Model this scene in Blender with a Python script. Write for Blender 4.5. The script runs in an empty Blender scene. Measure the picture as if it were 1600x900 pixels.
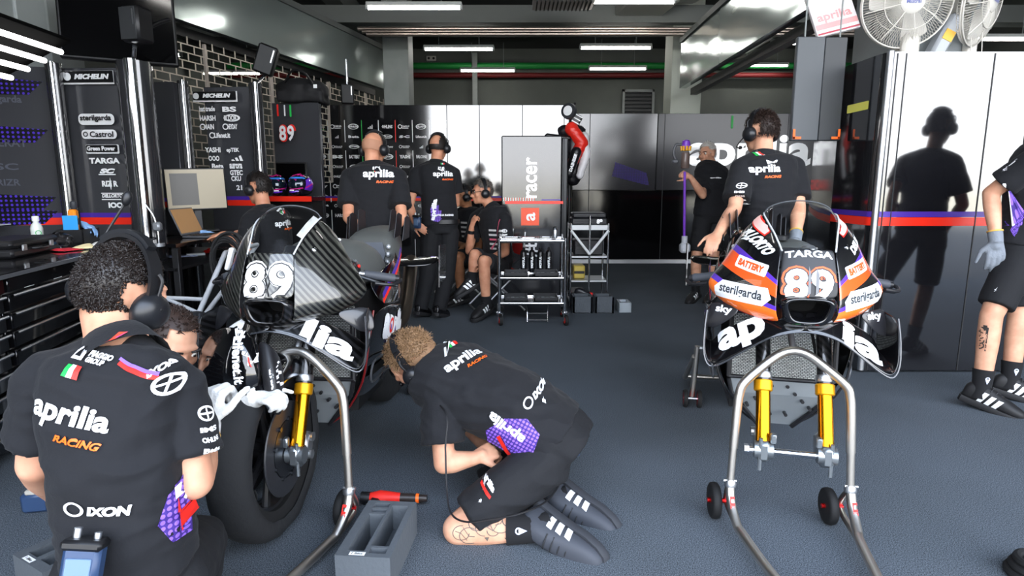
import bpy, bmesh, math, random
from math import sin, cos, pi, radians as rad
from mathutils import Vector as V, Matrix, noise
from mathutils.bvhtree import BVHTree
random.seed(7)
SC = bpy.context.scene
COL = SC.collection
# ---------------------------------------------------------------- camera maths (1600 x 900 frame)
FPX, PITCH, CAM = 960.0, rad(9.46), V((0, 0, 1.25))
def ray(px, py):
    a, b = (px - 800) / FPX, (450 - py) / FPX
    return V((a, cos(PITCH) + b * sin(PITCH), -sin(PITCH) + b * cos(PITCH)))
def at(px, py, w): return CAM + ray(px, py) * w
def atY(px, py, y): r = ray(px, py); return CAM + r * (y / r.y)
def atZ(px, py, z): r = ray(px, py); return CAM + r * ((z - 1.25) / r.z)
def lin(c): return c / 12.92 if c <= 0.04045 else ((c + 0.055) / 1.055) ** 2.4
def hexc(h): return tuple(lin(int(h[i:i + 2], 16) / 255) for i in (0, 2, 4)) + (1,)
# ---------------------------------------------------------------- materials
MATS = {}
def mat(name, col, rough=0.5, metal=0.0, coat=0.0, spec=0.5, emit=0, alpha=1, trans=0, ior=1.45, sheen=0, bump=None, mottle=None):
    if name in MATS: return MATS[name]
    m = bpy.data.materials.new(name); m.use_nodes = True
    nt = m.node_tree; b = nt.nodes['Principled BSDF']
    c = hexc(col) if isinstance(col, str) else tuple(col) + (1,)
    b.inputs['Base Color'].default_value = c
    b.inputs['Roughness'].default_value = rough; b.inputs['Metallic'].default_value = metal
    b.inputs['Coat Weight'].default_value = coat; b.inputs['Coat Roughness'].default_value = 0.03
    b.inputs['Specular IOR Level'].default_value = spec; b.inputs['IOR'].default_value = ior
    b.inputs['Transmission Weight'].default_value = trans; b.inputs['Alpha'].default_value = alpha
    b.inputs['Sheen Weight'].default_value = sheen
    if emit: b.inputs['Emission Color'].default_value = c; b.inputs['Emission Strength'].default_value = emit
    tc = nt.nodes.new('ShaderNodeTexCoord')
    if bump:
        sc, st = bump
        n = nt.nodes.new('ShaderNodeTexNoise'); n.inputs['Scale'].default_value = sc; n.inputs['Detail'].default_value = 4
        bp = nt.nodes.new('ShaderNodeBump'); bp.inputs['Strength'].default_value = st; bp.inputs['Distance'].default_value = 0.01
        nt.links.new(tc.outputs['Object'], n.inputs['Vector']); nt.links.new(n.outputs['Fac'], bp.inputs['Height'])
        nt.links.new(bp.outputs['Normal'], b.inputs['Normal'])
    if mottle:
        sc, c2 = mottle
        n = nt.nodes.new('ShaderNodeTexNoise'); n.inputs['Scale'].default_value = sc; n.inputs['Detail'].default_value = 5
        mx = nt.nodes.new('ShaderNodeMix'); mx.data_type = 'RGBA'
        mx.inputs[6].default_value = c; mx.inputs[7].default_value = hexc(c2)
        rp = nt.nodes.new('ShaderNodeMapRange'); rp.inputs[1].default_value = .35; rp.inputs[2].default_value = .65
        nt.links.new(tc.outputs['Object'], n.inputs['Vector']); nt.links.new(n.outputs['Fac'], rp.inputs[0])
        nt.links.new(rp.outputs[0], mx.inputs[0]); nt.links.new(mx.outputs[2], b.inputs['Base Color'])
    MATS[name] = m
    return m
def ramp_mat(name, stops, axis='v', rough=0.25, coat=1.0):
    """bands of colour along the sheet's own run (v or u of its UV map); constant steps"""
    if name in MATS: return MATS[name]
    m = mat(name, '101012', rough, coat=coat); nt = m.node_tree; b = nt.nodes['Principled BSDF']
    uv = nt.nodes.new('ShaderNodeUVMap'); sx = nt.nodes.new('ShaderNodeSeparateXYZ'); cr = nt.nodes.new('ShaderNodeValToRGB')
    cr.color_ramp.interpolation = 'CONSTANT'
    e = cr.color_ramp.elements
    while len(e) < len(stops): e.new(0.5)
    for k, (p, c) in enumerate(stops): e[k].position = p; e[k].color = hexc(c)
    nt.links.new(uv.outputs[0], sx.inputs[0]); nt.links.new(sx.outputs[1 if axis == 'v' else 0], cr.inputs[0])
    nt.links.new(cr.outputs[0], b.inputs['Base Color'])
    return m
def carbon_mat(name, ang=45, scale=60, c0='0d0d0e', c1='4b4b45'):
    m = mat(name, '202022', 0.28, metal=.35, coat=1.0); nt = m.node_tree; b = nt.nodes['Principled BSDF']
    tc = nt.nodes.new('ShaderNodeTexCoord'); mp = nt.nodes.new('ShaderNodeMapping'); wv = nt.nodes.new('ShaderNodeTexWave')
    mp.inputs['Rotation'].default_value = (rad(15), rad(ang), 0)
    wv.inputs['Scale'].default_value = scale / 6.28; wv.inputs['Distortion'].default_value = 1.2; wv.inputs['Detail Scale'].default_value = .6
    cr = nt.nodes.new('ShaderNodeValToRGB'); cr.color_ramp.elements[0].color = hexc(c0); cr.color_ramp.elements[1].color = hexc(c1)
    cr.color_ramp.elements[0].position = .3; cr.color_ramp.elements[1].position = .75
    for a, c in ((tc.outputs['Object'], mp.inputs[0]), (mp.outputs[0], wv.inputs['Vector']), (wv.outputs['Fac'], cr.inputs[0]), (cr.outputs[0], b.inputs['Base Color'])): nt.links.new(a, c)
    return m
def dots_mat(name, dot, ground, scale=90, th=.33, rough=.7):
    """printed dots on cloth or vinyl, or dots of a painted reflection"""
    m = mat(name, ground, rough); nt = m.node_tree; b = nt.nodes['Principled BSDF']
    uv = nt.nodes.new('ShaderNodeUVMap'); vo = nt.nodes.new('ShaderNodeTexVoronoi'); vo.voronoi_dimensions = '2D'
    vo.inputs['Scale'].default_value = scale; vo.inputs['Randomness'].default_value = 0.05
    lt = nt.nodes.new('ShaderNodeMath'); lt.operation = 'LESS_THAN'; lt.inputs[1].default_value = th
    mx = nt.nodes.new('ShaderNodeMix'); mx.data_type = 'RGBA'; mx.inputs[6].default_value = hexc(ground); mx.inputs[7].default_value = hexc(dot)
    for a, c in ((uv.outputs[0], vo.inputs['Vector']), (vo.outputs['Distance'], lt.inputs[0]), (lt.outputs[0], mx.inputs[0]), (mx.outputs[2], b.inputs['Base Color'])): nt.links.new(a, c)
    return m
# ---------------------------------------------------------------- object linking
def mk(name, me, parent=None, **tags):
    o = bpy.data.objects.new(name, me); COL.objects.link(o)
    if parent is not None:
        o.parent = parent; o.matrix_parent_inverse = wm(parent).inverted()
    for k, v in tags.items(): o[k] = v
    return o
def wm(o):
    m = o.matrix_basis.copy()
    if o.parent is not None: m = wm(o.parent) @ o.matrix_parent_inverse @ m
    return m
def thing(name, label, cat, loc=(0, 0, 0), group=None, rz=0):
    o = bpy.data.objects.new(name, None); COL.objects.link(o); o.empty_display_size = .1
    o.location = loc; o.rotation_euler = (0, 0, rz); o['label'] = label; o['category'] = cat
    if group: o['group'] = group
    return o
def tag(o, label, cat, group=None):
    o['label'] = label; o['category'] = cat
    if group: o['group'] = group
    return o
def dup(root, loc=None, rz=None, label=None, group=None, M=None):
    def cp(o, par):
        c = o.copy(); COL.objects.link(c)
        if par is not None: c.parent = par
        for ch in list(o.children): cp(ch, c)
        return c
    r = cp(root, None)
    if loc is not None: r.location = loc
    if rz is not None: r.rotation_euler = (0, 0, rz)
    if M is not None: r.matrix_basis = M
    if label: r['label'] = label
    if group: r['group'] = group
    return r
def evald(me, mods):
    o = bpy.data.objects.new('tmp', me); COL.objects.link(o)
    for kind, kw in mods:
        md = o.modifiers.new('m', kind)
        for k, v in kw.items(): setattr(md, k, v)
    dg = bpy.context.evaluated_depsgraph_get()
    r = bpy.data.meshes.new_from_object(o.evaluated_get(dg), preserve_all_data_layers=True, depsgraph=dg)
    bpy.data.objects.remove(o)
    return r
# ---------------------------------------------------------------- mesh builder
def basis(d, up=(0, 0, 1)):
    d = V(d).normalized(); u = V(up)
    if abs(d.dot(u)) > .98: u = V((0, 1, 0))
    x = u.cross(d).normalized(); y = d.cross(x)
    return x, y, d
def sp(pts, k=6, closed=False):
    """smooth curve through points"""
    P = [V(p) for p in pts]; n = len(P); out = []
    for i in range(n if closed else n - 1):
        g = (lambda j: P[j % n]) if closed else (lambda j: P[max(0, min(n - 1, j))])
        a, b, c, d = g(i - 1), g(i), g(i + 1), g(i + 2)
        for s in range(k):
            t = s / k
            out.append(.5 * ((2 * b) + (c - a) * t + (2 * a - 5 * b + 4 * c - d) * t * t + (3 * b - a - 3 * c + d) * t ** 3))
    if not closed: out.append(P[-1])
    return out
class MB:
    def __init__(s): s.v = []; s.f = []; s.m = []; s.uv = {}; s.mi = 0
    def face(s, idx, uvs=None):
        if uvs: s.uv[len(s.f)] = uvs
        s.f.append(tuple(idx)); s.m.append(s.mi)
    def add(s, vs, fs):
        b = len(s.v); s.v += [V(p) for p in vs]
        for f in fs: s.face([b + i for i in f])
        return b
    def box(s, c, d, R=None, bev=0.0):
        hx, hy, hz = d[0] / 2, d[1] / 2, d[2] / 2; b = min(bev, hx * .9, hy * .9, hz * .9)
        c = V(c); T = (lambda p: c + R @ V(p)) if R is not None else (lambda p: c + V(p))
        if b <= 0:
            vs = [T((x * hx, y * hy, z * hz)) for x in (-1, 1) for y in (-1, 1) for z in (-1, 1)]
            s.add(vs, [(0, 1, 3, 2), (4, 6, 7, 5), (0, 4, 5, 1), (2, 3, 7, 6), (0, 2, 6, 4), (1, 5, 7, 3)]); return s
        vs = []; ix = {}
        for x in (-1, 1):
            for y in (-1, 1):
                for z in (-1, 1):
                    for ax in range(3):
                        p = [x * (hx - b), y * (hy - b), z * (hz - b)]; p[ax] = (x * hx, y * hy, z * hz)[ax]
                        ix[x, y, z, ax] = len(vs); vs.append(T(p))
        fs = []
        for ax in range(3):
            o = [a for a in range(3) if a != ax]
            for sg in (-1, 1):
                q = []
                for (i, j) in ((-1, -1), (1, -1), (1, 1), (-1, 1)):
                    k = [0, 0, 0]; k[ax] = sg; k[o[0]] = i; k[o[1]] = j; q.append(ix[k[0], k[1], k[2], ax])
                fs.append(q)
            for i in (-1, 1):
                for j in (-1, 1):
                    q = []
                    for (sg, a2) in ((-1, o[0]), (1, o[0]), (1, o[1]), (-1, o[1])):
                        k = [0, 0, 0]; k[ax] = sg; k[o[0]] = i; k[o[1]] = j; q.append(ix[k[0], k[1], k[2], a2])
                    fs.append(q)
        for x in (-1, 1):
            for y in (-1, 1):
                for z in (-1, 1): fs.append([ix[x, y, z, a] for a in range(3)])
        s.add(vs, fs); return s
    def loft(s, rings, cap=(True, True), uv=False):
        n = len(rings[0]); b = len(s.v)
        for r in rings: s.v += [V(p) for p in r]
        for i in range(len(rings) - 1):
            for j in range(n):
                k = (j + 1) % n
                q = (b + i * n + j, b + i * n + k, b + (i + 1) * n + k, b + (i + 1) * n + j)
                s.face(q, [(j / n, i / (len(rings) - 1)), ((j + 1) / n, i / (len(rings) - 1)), ((j + 1) / n, (i + 1) / (len(rings) - 1)), (j / n, (i + 1) / (len(rings) - 1))] if uv else None)
        if cap[0]: s.face([b + j for j in range(n)][::-1])
        if cap[1]: s.face([b + (len(rings) - 1) * n + j for j in range(n)])
        return s
    def tube(s, pts, r, n=8, cap=True, closed=False):
        P = [V(p) for p in pts]; rings = []; N = len(P)
        R = r if isinstance(r, (list, tuple)) else [r] * N
        if len(R) != N: R = [R[0] + (R[-1] - R[0]) * i / (N - 1) for i in range(N)]
        prev = None
        for i in range(N):
            t = (P[(i + 1) % N] - P[i - 1]) if closed else (P[min(i + 1, N - 1)] - P[max(i - 1, 0)])
            t = t.normalized() if t.length > 1e-9 else V((0, 0, 1))
            if prev is None: x = basis(t)[0]
            else:
                x = prev - t * prev.dot(t)
                x = x.normalized() if x.length > 1e-6 else basis(t)[0]
            prev = x; y = t.cross(x)
            rings.append([P[i] + (x * cos(2 * pi * j / n) + y * sin(2 * pi * j / n)) * R[i] for j in range(n)])
        if closed: rings.append(rings[0]); cap = False
        return s.loft(rings, (cap, cap))
    def cyl(s, a, b, r0, r1=None, n=16):
        return s.tube([a, b], [r0, r0 if r1 is None else r1], n)
    def ell(s, c, r, R=None, nu=16, nv=10):
        c = V(c); r = (r, r, r) if isinstance(r, (int, float)) else r
        rings = []
        for i in range(nv + 1):
            a = -pi / 2 + pi * (i + .0) / nv; a = max(-pi / 2 + .02, min(pi / 2 - .02, a)); q = []
            for j in range(nu):
                p = V((r[0] * cos(a) * cos(2 * pi * j / nu), r[1] * cos(a) * sin(2 * pi * j / nu), r[2] * sin(a)))
                q.append(c + (R @ p if R is not None else p))
            rings.append(q)
        return s.loft(rings)
    def cap(s, a, b, r0, r1=None, n=14):
        r1 = r0 if r1 is None else r1; a = V(a); b = V(b)
        if (b - a).length < 1e-5: return s.ell(a, r0)
        x, y, d = basis(b - a); rings = []
        for k in range(6):
            t = -pi / 2 + .03 + (pi / 2 - .03) * k / 5
            rings.append([a + d * (r0 * sin(t)) + (x * cos(2 * pi * j / n) + y * sin(2 * pi * j / n)) * r0 * cos(t) for j in range(n)])
        for k in range(6):
            t = (pi / 2 - .03) * k / 5
            rings.append([b + d * (r1 * sin(t)) + (x * cos(2 * pi * j / n) + y * sin(2 * pi * j / n)) * r1 * cos(t) for j in range(n)])
        return s.loft(rings)
    def chain(s, pts, rs, n=14):
        for i in range(len(pts) - 1): s.cap(pts[i], pts[i + 1], rs[i], rs[i + 1], n)
        return s
    def lathe(s, prof, o=(0, 0, 0), ax=(0, 0, 1), n=24, cap=(True, True)):
        x, y, d = basis(ax); o = V(o)
        return s.loft([[o + d * h + (x * cos(2 * pi * j / n) + y * sin(2 * pi * j / n)) * max(r, 1e-4) for j in range(n)] for r, h in prof], cap)
    def grid(s, rows, flip=False):
        nr, nc = len(rows), len(rows[0]); b = len(s.v)
        for r in rows: s.v += [V(p) for p in r]
        for i in range(nr - 1):
            for j in range(nc - 1):
                q = [(i, j), (i, j + 1), (i + 1, j + 1), (i + 1, j)]
                if flip: q = q[::-1]
                s.face([b + a * nc + c for a, c in q], [(c / (nc - 1), a / (nr - 1)) for a, c in q])
        return s
    def prism(s, poly, fr, d):
        """poly: 2D outline; fr: 4x4 frame; extruded by d along frame z"""
        n = len(poly); b = len(s.v)
        s.v += [fr @ V((x, y, 0)) for x, y in poly] + [fr @ V((x, y, d)) for x, y in poly]
        s.face([b + i for i in range(n)][::-1]); s.face([b + n + i for i in range(n)])
        for i in range(n): k = (i + 1) % n; s.face((b + i, b + k, b + n + k, b + n + i))
        return s
    def mesh(s, name, mats=None, smooth=40, M=None, recalc=True):
        me = bpy.data.meshes.new(name)
        vs = [M @ p for p in s.v] if M is not None else s.v
        me.from_pydata(vs, [], s.f)
        if s.uv:
            l = me.uv_layers.new(name='UVMap')
            for fi, u in s.uv.items():
                for k, li in enumerate(me.polygons[fi].loop_indices): l.data[li].uv = u[k]
        for m in (mats if isinstance(mats, (list, tuple)) else [mats] if mats else []): me.materials.append(m)
        if any(s.m): me.polygons.foreach_set('material_index', s.m)
        if recalc:
            bm = bmesh.new(); bm.from_mesh(me); bmesh.ops.recalc_face_normals(bm, faces=bm.faces); bm.to_mesh(me); bm.free()
        shade(me, smooth); me.update()
        return me
    def obj(s, name, mats, parent=None, smooth=40, M=None, recalc=True, **tags):
        return mk(name, s.mesh(name, mats, smooth, M, recalc), parent, **tags)
def shade(me, ang):
    if ang and len(me.polygons):
        me.polygons.foreach_set('use_smooth', [True] * len(me.polygons))
        if ang < 180: me.set_sharp_from_angle(angle=rad(ang))
def remesh(mb, name, mats, voxel=.008, sm=4, wrinkle=0, wscale=9, seed=0):
    me = mb.mesh(name, None, 0)
    me = evald(me, [('REMESH', dict(mode='VOXEL', voxel_size=voxel)), ('SMOOTH', dict(factor=.5, iterations=sm))])
    me.name = name; me.materials.clear()
    for m in (mats if isinstance(mats, (list, tuple)) else [mats]): me.materials.append(m)
    if wrinkle:
        nr = [v.normal.copy() for v in me.vertices]; so = V((seed * 3.1, seed * 1.7, seed))
        for v, n in zip(me.vertices, nr):
            p = v.co * wscale + so
            a = noise.noise(V((p.x * .5, p.y * .5, p.z * 1.6 + .6 * noise.noise(p * .6))))
            b = noise.noise(p * 2.1)
            v.co += n * wrinkle * ((1 - abs(a)) * 1.6 - 1.0 + .4 * b)
    shade(me, 180); me.update()
    return me
def subd(mb, name, mats, lv=2, thick=0, M=None, recalc=True, off=-1):
    me = mb.mesh(name, mats, 180, M, recalc); mods = []
    if thick: mods.append(('SOLIDIFY', dict(thickness=thick, offset=off)))
    mods.append(('SUBSURF', dict(levels=lv, render_levels=lv)))
    r = evald(me, mods); r.name = name; shade(r, 180)
    return r
# ---------------------------------------------------------------- lettering and marks laid on surfaces
TXT = {}
def text2d(t, bold=0.02, shear=0.0, space=1.0, res=3):
    k = (t, bold, shear, space, res)
    if k in TXT: return TXT[k]
    c = bpy.data.curves.new('t', 'FONT'); c.body = t; c.size = 1; c.offset = bold; c.shear = shear; c.space_character = space
    c.resolution_u = res; c.align_x = 'LEFT'
    o = bpy.data.objects.new('t', c)
    me = o.to_mesh()
    vs = [(v.co.x, v.co.y) for v in me.vertices]; fs = [tuple(p.vertices) for p in me.polygons]
    o.to_mesh_clear(); bpy.data.objects.remove(o); bpy.data.curves.remove(c)
    if vs:
        x0, x1 = min(p[0] for p in vs), max(p[0] for p in vs); y0, y1 = min(p[1] for p in vs), max(p[1] for p in vs)
    else: x0 = x1 = y0 = y1 = 0
    TXT[k] = (vs, fs, x0, x1, y0, y1); return TXT[k]
class Art:
    """flat vinyl artwork in a 2D sheet (metres), later laid on a surface"""
    def __init__(s): s.v = []; s.f = []; s.m = []; s.uv = []
    def text(s, t, x, y, w=None, h=None, m=0, bold=0.02, shear=0.0, rot=0, space=1.0, res=3, align='c'):
        """w, h: the size the word shall have; x, y its middle (or its left edge)"""
        vs, fs, x0, x1, y0, y1 = text2d(t, bold, shear, space, res)
        if not vs: return s
        sx = (w / (x1 - x0)) if w else None; sy = (h / (y1 - y0)) if h else None
        if sx is None: sx = sy
        if sy is None: sy = sx
        b = len(s.v); c, n = cos(rot), sin(rot)
        ox = (x0 + x1) / 2 if align == 'c' else x0
        for (a, d) in vs:
            a = (a - ox) * sx; d = (d - (y0 + y1) / 2) * sy
            s.v.append((x + a * c - d * n, y + a * n + d * c))
        for f in fs: s.f.append(tuple(b + i for i in f)); s.m.append(m)
        return s
    def poly(s, pts, m=0):
        b = len(s.v); s.v += list(pts); s.f.append(tuple(range(b, b + len(pts)))); s.m.append(m); return s
    def rect(s, x, y, w, h, m=0, r=0, rot=0):
        if r <= 0: P = [(-w / 2, -h / 2), (w / 2, -h / 2), (w / 2, h / 2), (-w / 2, h / 2)]
        else:
            r = min(r, w / 2 - 1e-4, h / 2 - 1e-4); P = []
            for cx, cy, a0 in ((w / 2 - r, -h / 2 + r, -90), (w / 2 - r, h / 2 - r, 0), (-w / 2 + r, h / 2 - r, 90), (-w / 2 + r, -h / 2 + r, 180)):
                P += [(cx + r * cos(rad(a0 + 18 * k)), cy + r * sin(rad(a0 + 18 * k))) for k in range(6)]
        c, n = cos(rot), sin(rot)
        return s.poly([(x + a * c - b * n, y + a * n + b * c) for a, b in P], m)
    def ring(s, x, y, r, t, m=0, a0=0, a1=360, sx=1, n=24):
        for k in range(n):
            A, B = rad(a0 + (a1 - a0) * k / n), rad(a0 + (a1 - a0) * (k + 1) / n)
            s.poly([(x + sx * r * cos(A), y + r * sin(A)), (x + sx * r * cos(B), y + r * sin(B)), (x + sx * (r - t) * cos(B), y + (r - t) * sin(B)), (x + sx * (r - t) * cos(A), y + (r - t) * sin(A))], m)
        return s
    def disc(s, x, y, r, m=0, sx=1, n=20): return s.poly([(x + sx * r * cos(2 * pi * k / n), y + r * sin(2 * pi * k / n)) for k in range(n)], m)
    def line(s, pts, t, m=0):
        for (a, b), (c, d) in zip(pts, pts[1:]):
            L = math.hypot(c - a, d - b) or 1e-6; nx, ny = -(d - b) / L * t / 2, (c - a) / L * t / 2
            s.poly([(a + nx, b + ny), (a - nx, b - ny), (c - nx, d - ny), (c + nx, d + ny)], m)
        return s
    def put(s, name, mats, parent, o, u, v, target=None, off=.0015, cell=.02, reach=.25, layers=True):
        """o: where the sheet's 0,0 lies; u, v: its right and up; target: mesh object/BVH to lie on"""
        o = V(o); u = V(u).normalized(); v = (V(v) - u * V(v).dot(u)).normalized(); n = u.cross(v)
        bm = bmesh.new(); vs = [bm.verts.new((a, b, 0)) for a, b in s.v]
        for f, m in zip(s.f, s.m):
            try: fc = bm.faces.new([vs[i] for i in f]); fc.material_index = m
            except ValueError: pass
        if target is not None and s.v:
            for ax in (0, 1):
                lo = min(p[ax] for p in s.v); hi = max(p[ax] for p in s.v); k = int((hi - lo) / cell)
                for i in range(1, k + 1):
                    c = V((0, 0, 0)); c[ax] = lo + (hi - lo) * i / (k + 1); nn = V((0, 0, 0)); nn[ax] = 1
                    bmesh.ops.bisect_plane(bm, geom=bm.verts[:] + bm.edges[:] + bm.faces[:], plane_co=c, plane_no=nn, dist=1e-6)
        uvl = bm.loops.layers.uv.new('UVMap')
        lay = {}
        for f in bm.faces:
            for l in f.loops: l[uvl].uv = (l.vert.co.x, l.vert.co.y)
            for q in f.verts: lay[q] = f.material_index
        tgt = bvh(target) if target is not None and not isinstance(target, BVHTree) else target
        dead = []
        for q in bm.verts:
            p = o + u * q.co.x + v * q.co.y; ext = off * (1 + (.7 * lay.get(q, 0) if layers else 0))
            if tgt is None: q.co = p + n * ext
            else:
                h, hn, _, _ = tgt.ray_cast(p + n * reach, -n, reach * 2)
                if h is None: h, hn, _, dd = tgt.find_nearest(p); 
                if h is None: dead.append(q); continue
                if hn.dot(n) < 0: hn = -hn
                q.co = h + hn * ext
        if dead: bmesh.ops.delete(bm, geom=dead, context='VERTS')
        me = bpy.data.meshes.new(name); bm.to_mesh(me); bm.free()
        for m in mats: me.materials.append(m)
        return mk(name, me, parent)
def bvh(o):
    me = o.data; M = wm(o)
    return BVHTree.FromPolygons([M @ v.co for v in me.vertices], [tuple(p.vertices) for p in me.polygons])
def frame(o, x, y):
    x = V(x).normalized(); y = (V(y) - x * V(y).dot(x)).normalized(); z = x.cross(y)
    return Matrix(((x.x, y.x, z.x, o[0]), (x.y, y.y, z.y, o[1]), (x.z, y.z, z.z, o[2]), (0, 0, 0, 1)))
# ---------------------------------------------------------------- shared materials
WHITE = mat('white_vinyl', 'f2f3f4', .5)
RED = mat('red_vinyl', 'e0261c', .5)
ORANGE = mat('orange_vinyl', 'ff6a1a', .5)
PURPLE = mat('purple_vinyl', '5a35b0', .5)
WHITEG = mat('white_gloss_print', 'f4f5f6', .08, ior=2.0)
GREEN = mat('green_vinyl', '1fb04a', .5)
BLACKV = mat('black_vinyl', '0b0b0d', .4)
GREYV = mat('grey_vinyl', '8d9096', .5)
GLOSSK = mat('gloss_black_panel', '0a0a0c', .07, spec=.9, ior=1.6)
PLASK = mat('black_plastic', '141416', .42)
RUBBER = mat('black_rubber', '0c0c0d', .75)
STEEL = mat('brushed_steel', 'cfcac2', .36, metal=1)
CHROME = mat('polished_metal', 'd6d8dc', .14, metal=1)
ALU = mat('satin_aluminium', 'c3c6ca', .38, metal=1)
GOLD = mat('gold_anodised', 'e0961a', .22, metal=1)
GREYW = mat('grey_paint', '8e9391', .6, mottle=(3, '858a89'))
def april(a, x, y, w, racing=True, m=0, mr=1, rot=0):
    """the heavy lower-case word with the slanted red word under its right half"""
    c, s = cos(rot), sin(rot); T = lambda p, q: (x + p * c - q * s, y + p * s + q * c)
    a.text('aprilia', *T(0, 0), w=w, h=w * .34, m=m, bold=.034, rot=rot, space=1.0, res=4)
    if racing: a.text('RACING', *T(w * .22, -w * .245), w=w * .56, h=w * .085, m=mr, bold=.035, shear=.25, rot=rot)
    return a
# ================================================================= camera, world, light
cd = bpy.data.cameras.new('camera'); cam = bpy.data.objects.new('camera', cd); COL.objects.link(cam)
cam.location = CAM; cam.rotation_euler = (rad(90) - PITCH, 0, 0); cd.sensor_width = 36; cd.lens = FPX / 1600 * 36; cd.clip_start = .02
SC.camera = cam
SC.view_settings.view_transform = 'Standard'; SC.view_settings.look = 'None'; SC.view_settings.gamma = 1
SC.view_settings.use_curve_mapping = False; SC.view_settings.exposure = 0.55
w = bpy.data.worlds.new('sky'); SC.world = w; w.use_nodes = True; nt = w.node_tree; bg = nt.nodes['Background']
tc = nt.nodes.new('ShaderNodeTexCoord'); sx = nt.nodes.new('ShaderNodeSeparateXYZ'); cr = nt.nodes.new('ShaderNodeValToRGB')
nt.links.new(tc.outputs['Generated'], sx.inputs[0]); nt.links.new(sx.outputs['Z'], cr.inputs[0])
cr.color_ramp.elements[0].position = 0; cr.color_ramp.elements[0].color = (.97, .98, 1, 1)
cr.color_ramp.elements[1].position = .8; cr.color_ramp.elements[1].color = (.62, .76, 1, 1)
nt.links.new(cr.outputs[0], bg.inputs[0]); bg.inputs[1].default_value = 6.0
sun = bpy.data.lights.new('sun', 'SUN'); so = bpy.data.objects.new('sun', sun); COL.objects.link(so)
sun.energy = 16; sun.angle = rad(2); so.rotation_euler = (rad(-48), 0, rad(12)); so.location = (0, 20, 30)
try:
    SC.cycles.use_denoising = True; SC.cycles.max_bounces = 7; SC.cycles.diffuse_bounces = 3; SC.cycles.glossy_bounces = 4
    SC.cycles.transmission_bounces = 5; SC.cycles.transparent_max_bounces = 8; SC.cycles.caustics_reflective = False; SC.cycles.caustics_refractive = False
    SC.cycles.sample_clamp_indirect = 6
except Exception: pass
def struct(mb, name, m, **k): o = mb.obj(name, m, **k); o['kind'] = 'structure'; return o
# ================================================================= floor, shell
def carpet_mat():
    m = mat('blue_grey_carpet', '3b444d', .95, spec=.15); nt = m.node_tree; b = nt.nodes['Principled BSDF']
    tc = nt.nodes.new('ShaderNodeTexCoord'); n1 = nt.nodes.new('ShaderNodeTexNoise'); n2 = nt.nodes.new('ShaderNodeTexNoise')
    n1.inputs['Scale'].default_value = 260; n1.inputs['Detail'].default_value = 3; n2.inputs['Scale'].default_value = 1.6; n2.inputs['Detail'].default_value = 5
    cr = nt.nodes.new('ShaderNodeValToRGB'); e = cr.color_ramp.elements
    e[0].position = .33; e[0].color = hexc('23272b'); e[1].position = .7; e[1].color = hexc('737b84')
    mx = nt.nodes.new('ShaderNodeMix'); mx.data_type = 'RGBA'; mx.blend_type = 'MULTIPLY'; mx.inputs[0].default_value = .3
    cr2 = nt.nodes.new('ShaderNodeValToRGB'); cr2.color_ramp.elements[0].color = (.55, .55, .5, 1); cr2.color_ramp.elements[0].position = .3; cr2.color_ramp.elements[1].position = .6
    bp = nt.nodes.new('ShaderNodeBump'); bp.inputs['Strength'].default_value = .25; bp.inputs['Distance'].default_value = .002
    L = nt.links.new
    L(tc.outputs['Object'], n1.inputs['Vector']); L(tc.outputs['Object'], n2.inputs['Vector']); L(n1.outputs['Fac'], cr.inputs[0]); L(n2.outputs['Fac'], cr2.inputs[0])
    L(cr.outputs[0], mx.inputs[6]); L(cr2.outputs[0], mx.inputs[7]); L(mx.outputs[2], b.inputs['Base Color']); L(n1.outputs['Fac'], bp.inputs['Height']); L(bp.outputs[0], b.inputs['Normal'])
    return m
DARKW = mat('dark_green_grey_wall', '676b66', .75, mottle=(.8, '5b5f5b'))
CEILM = mat('dark_ceiling', '3a3b3b', .85)
m = MB(); m.box((1, 7.9, -.05), (17, 16.9, .1)); struct(m, 'floor', carpet_mat())
m = MB(); m.box((1, 8, 8.1), (17, 17, 7)); struct(m, 'ceiling', CEILM)  # unseen bulk above the ceiling, thickened to shadow the pit lane outside
m = MB(); m.box((1, 16.1, 2.3), (17, .2, 4.6)); struct(m, 'wall_back', DARKW)
m = MB(); m.box((-7.1, 8, 2.3), (.2, 16.6, 4.6)); struct(m, 'wall_left', DARKW)
m = MB(); m.box((9.1, 8, 2.3), (.2, 16.6, 4.6)); struct(m, 'wall_right', DARKW)
m = MB(); m.box((-4.9, -.6, 2.3), (4.4, .2, 4.6)); struct(m, 'wall_front', mat('front_pier', '4b4f52', .7))
# pit lane outside, behind the camera: seen only as a reflection in the gloss panels
m = MB(); m.box((0, -7.6, -.06), (120, 14, .1)); struct(m, 'pit_lane_ground', mat('pit_asphalt', '44484c', .9, mottle=(2, '393c40')))
m = MB(); m.box((0, -29.6, -.06), (120, 30, .1)); struct(m, 'apron_ground', mat('pale_concrete', 'b9b3a4', .9, mottle=(.6, 'a59f92')))
m = MB(); m.box((0, -17, .5), (120, .3, 1.0)); struct(m, 'pit_wall', mat('pit_wall_paint', 'cfcabb', .8))
m = MB()
for i in range(3): m.box((4 + i * 0, -34 - i * 1.6, .6 + i * .55), (80, 1.6, .5))
struct(m, 'grandstand_terrace', mat('stand_concrete', 'c4c0b8', .9))
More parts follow.
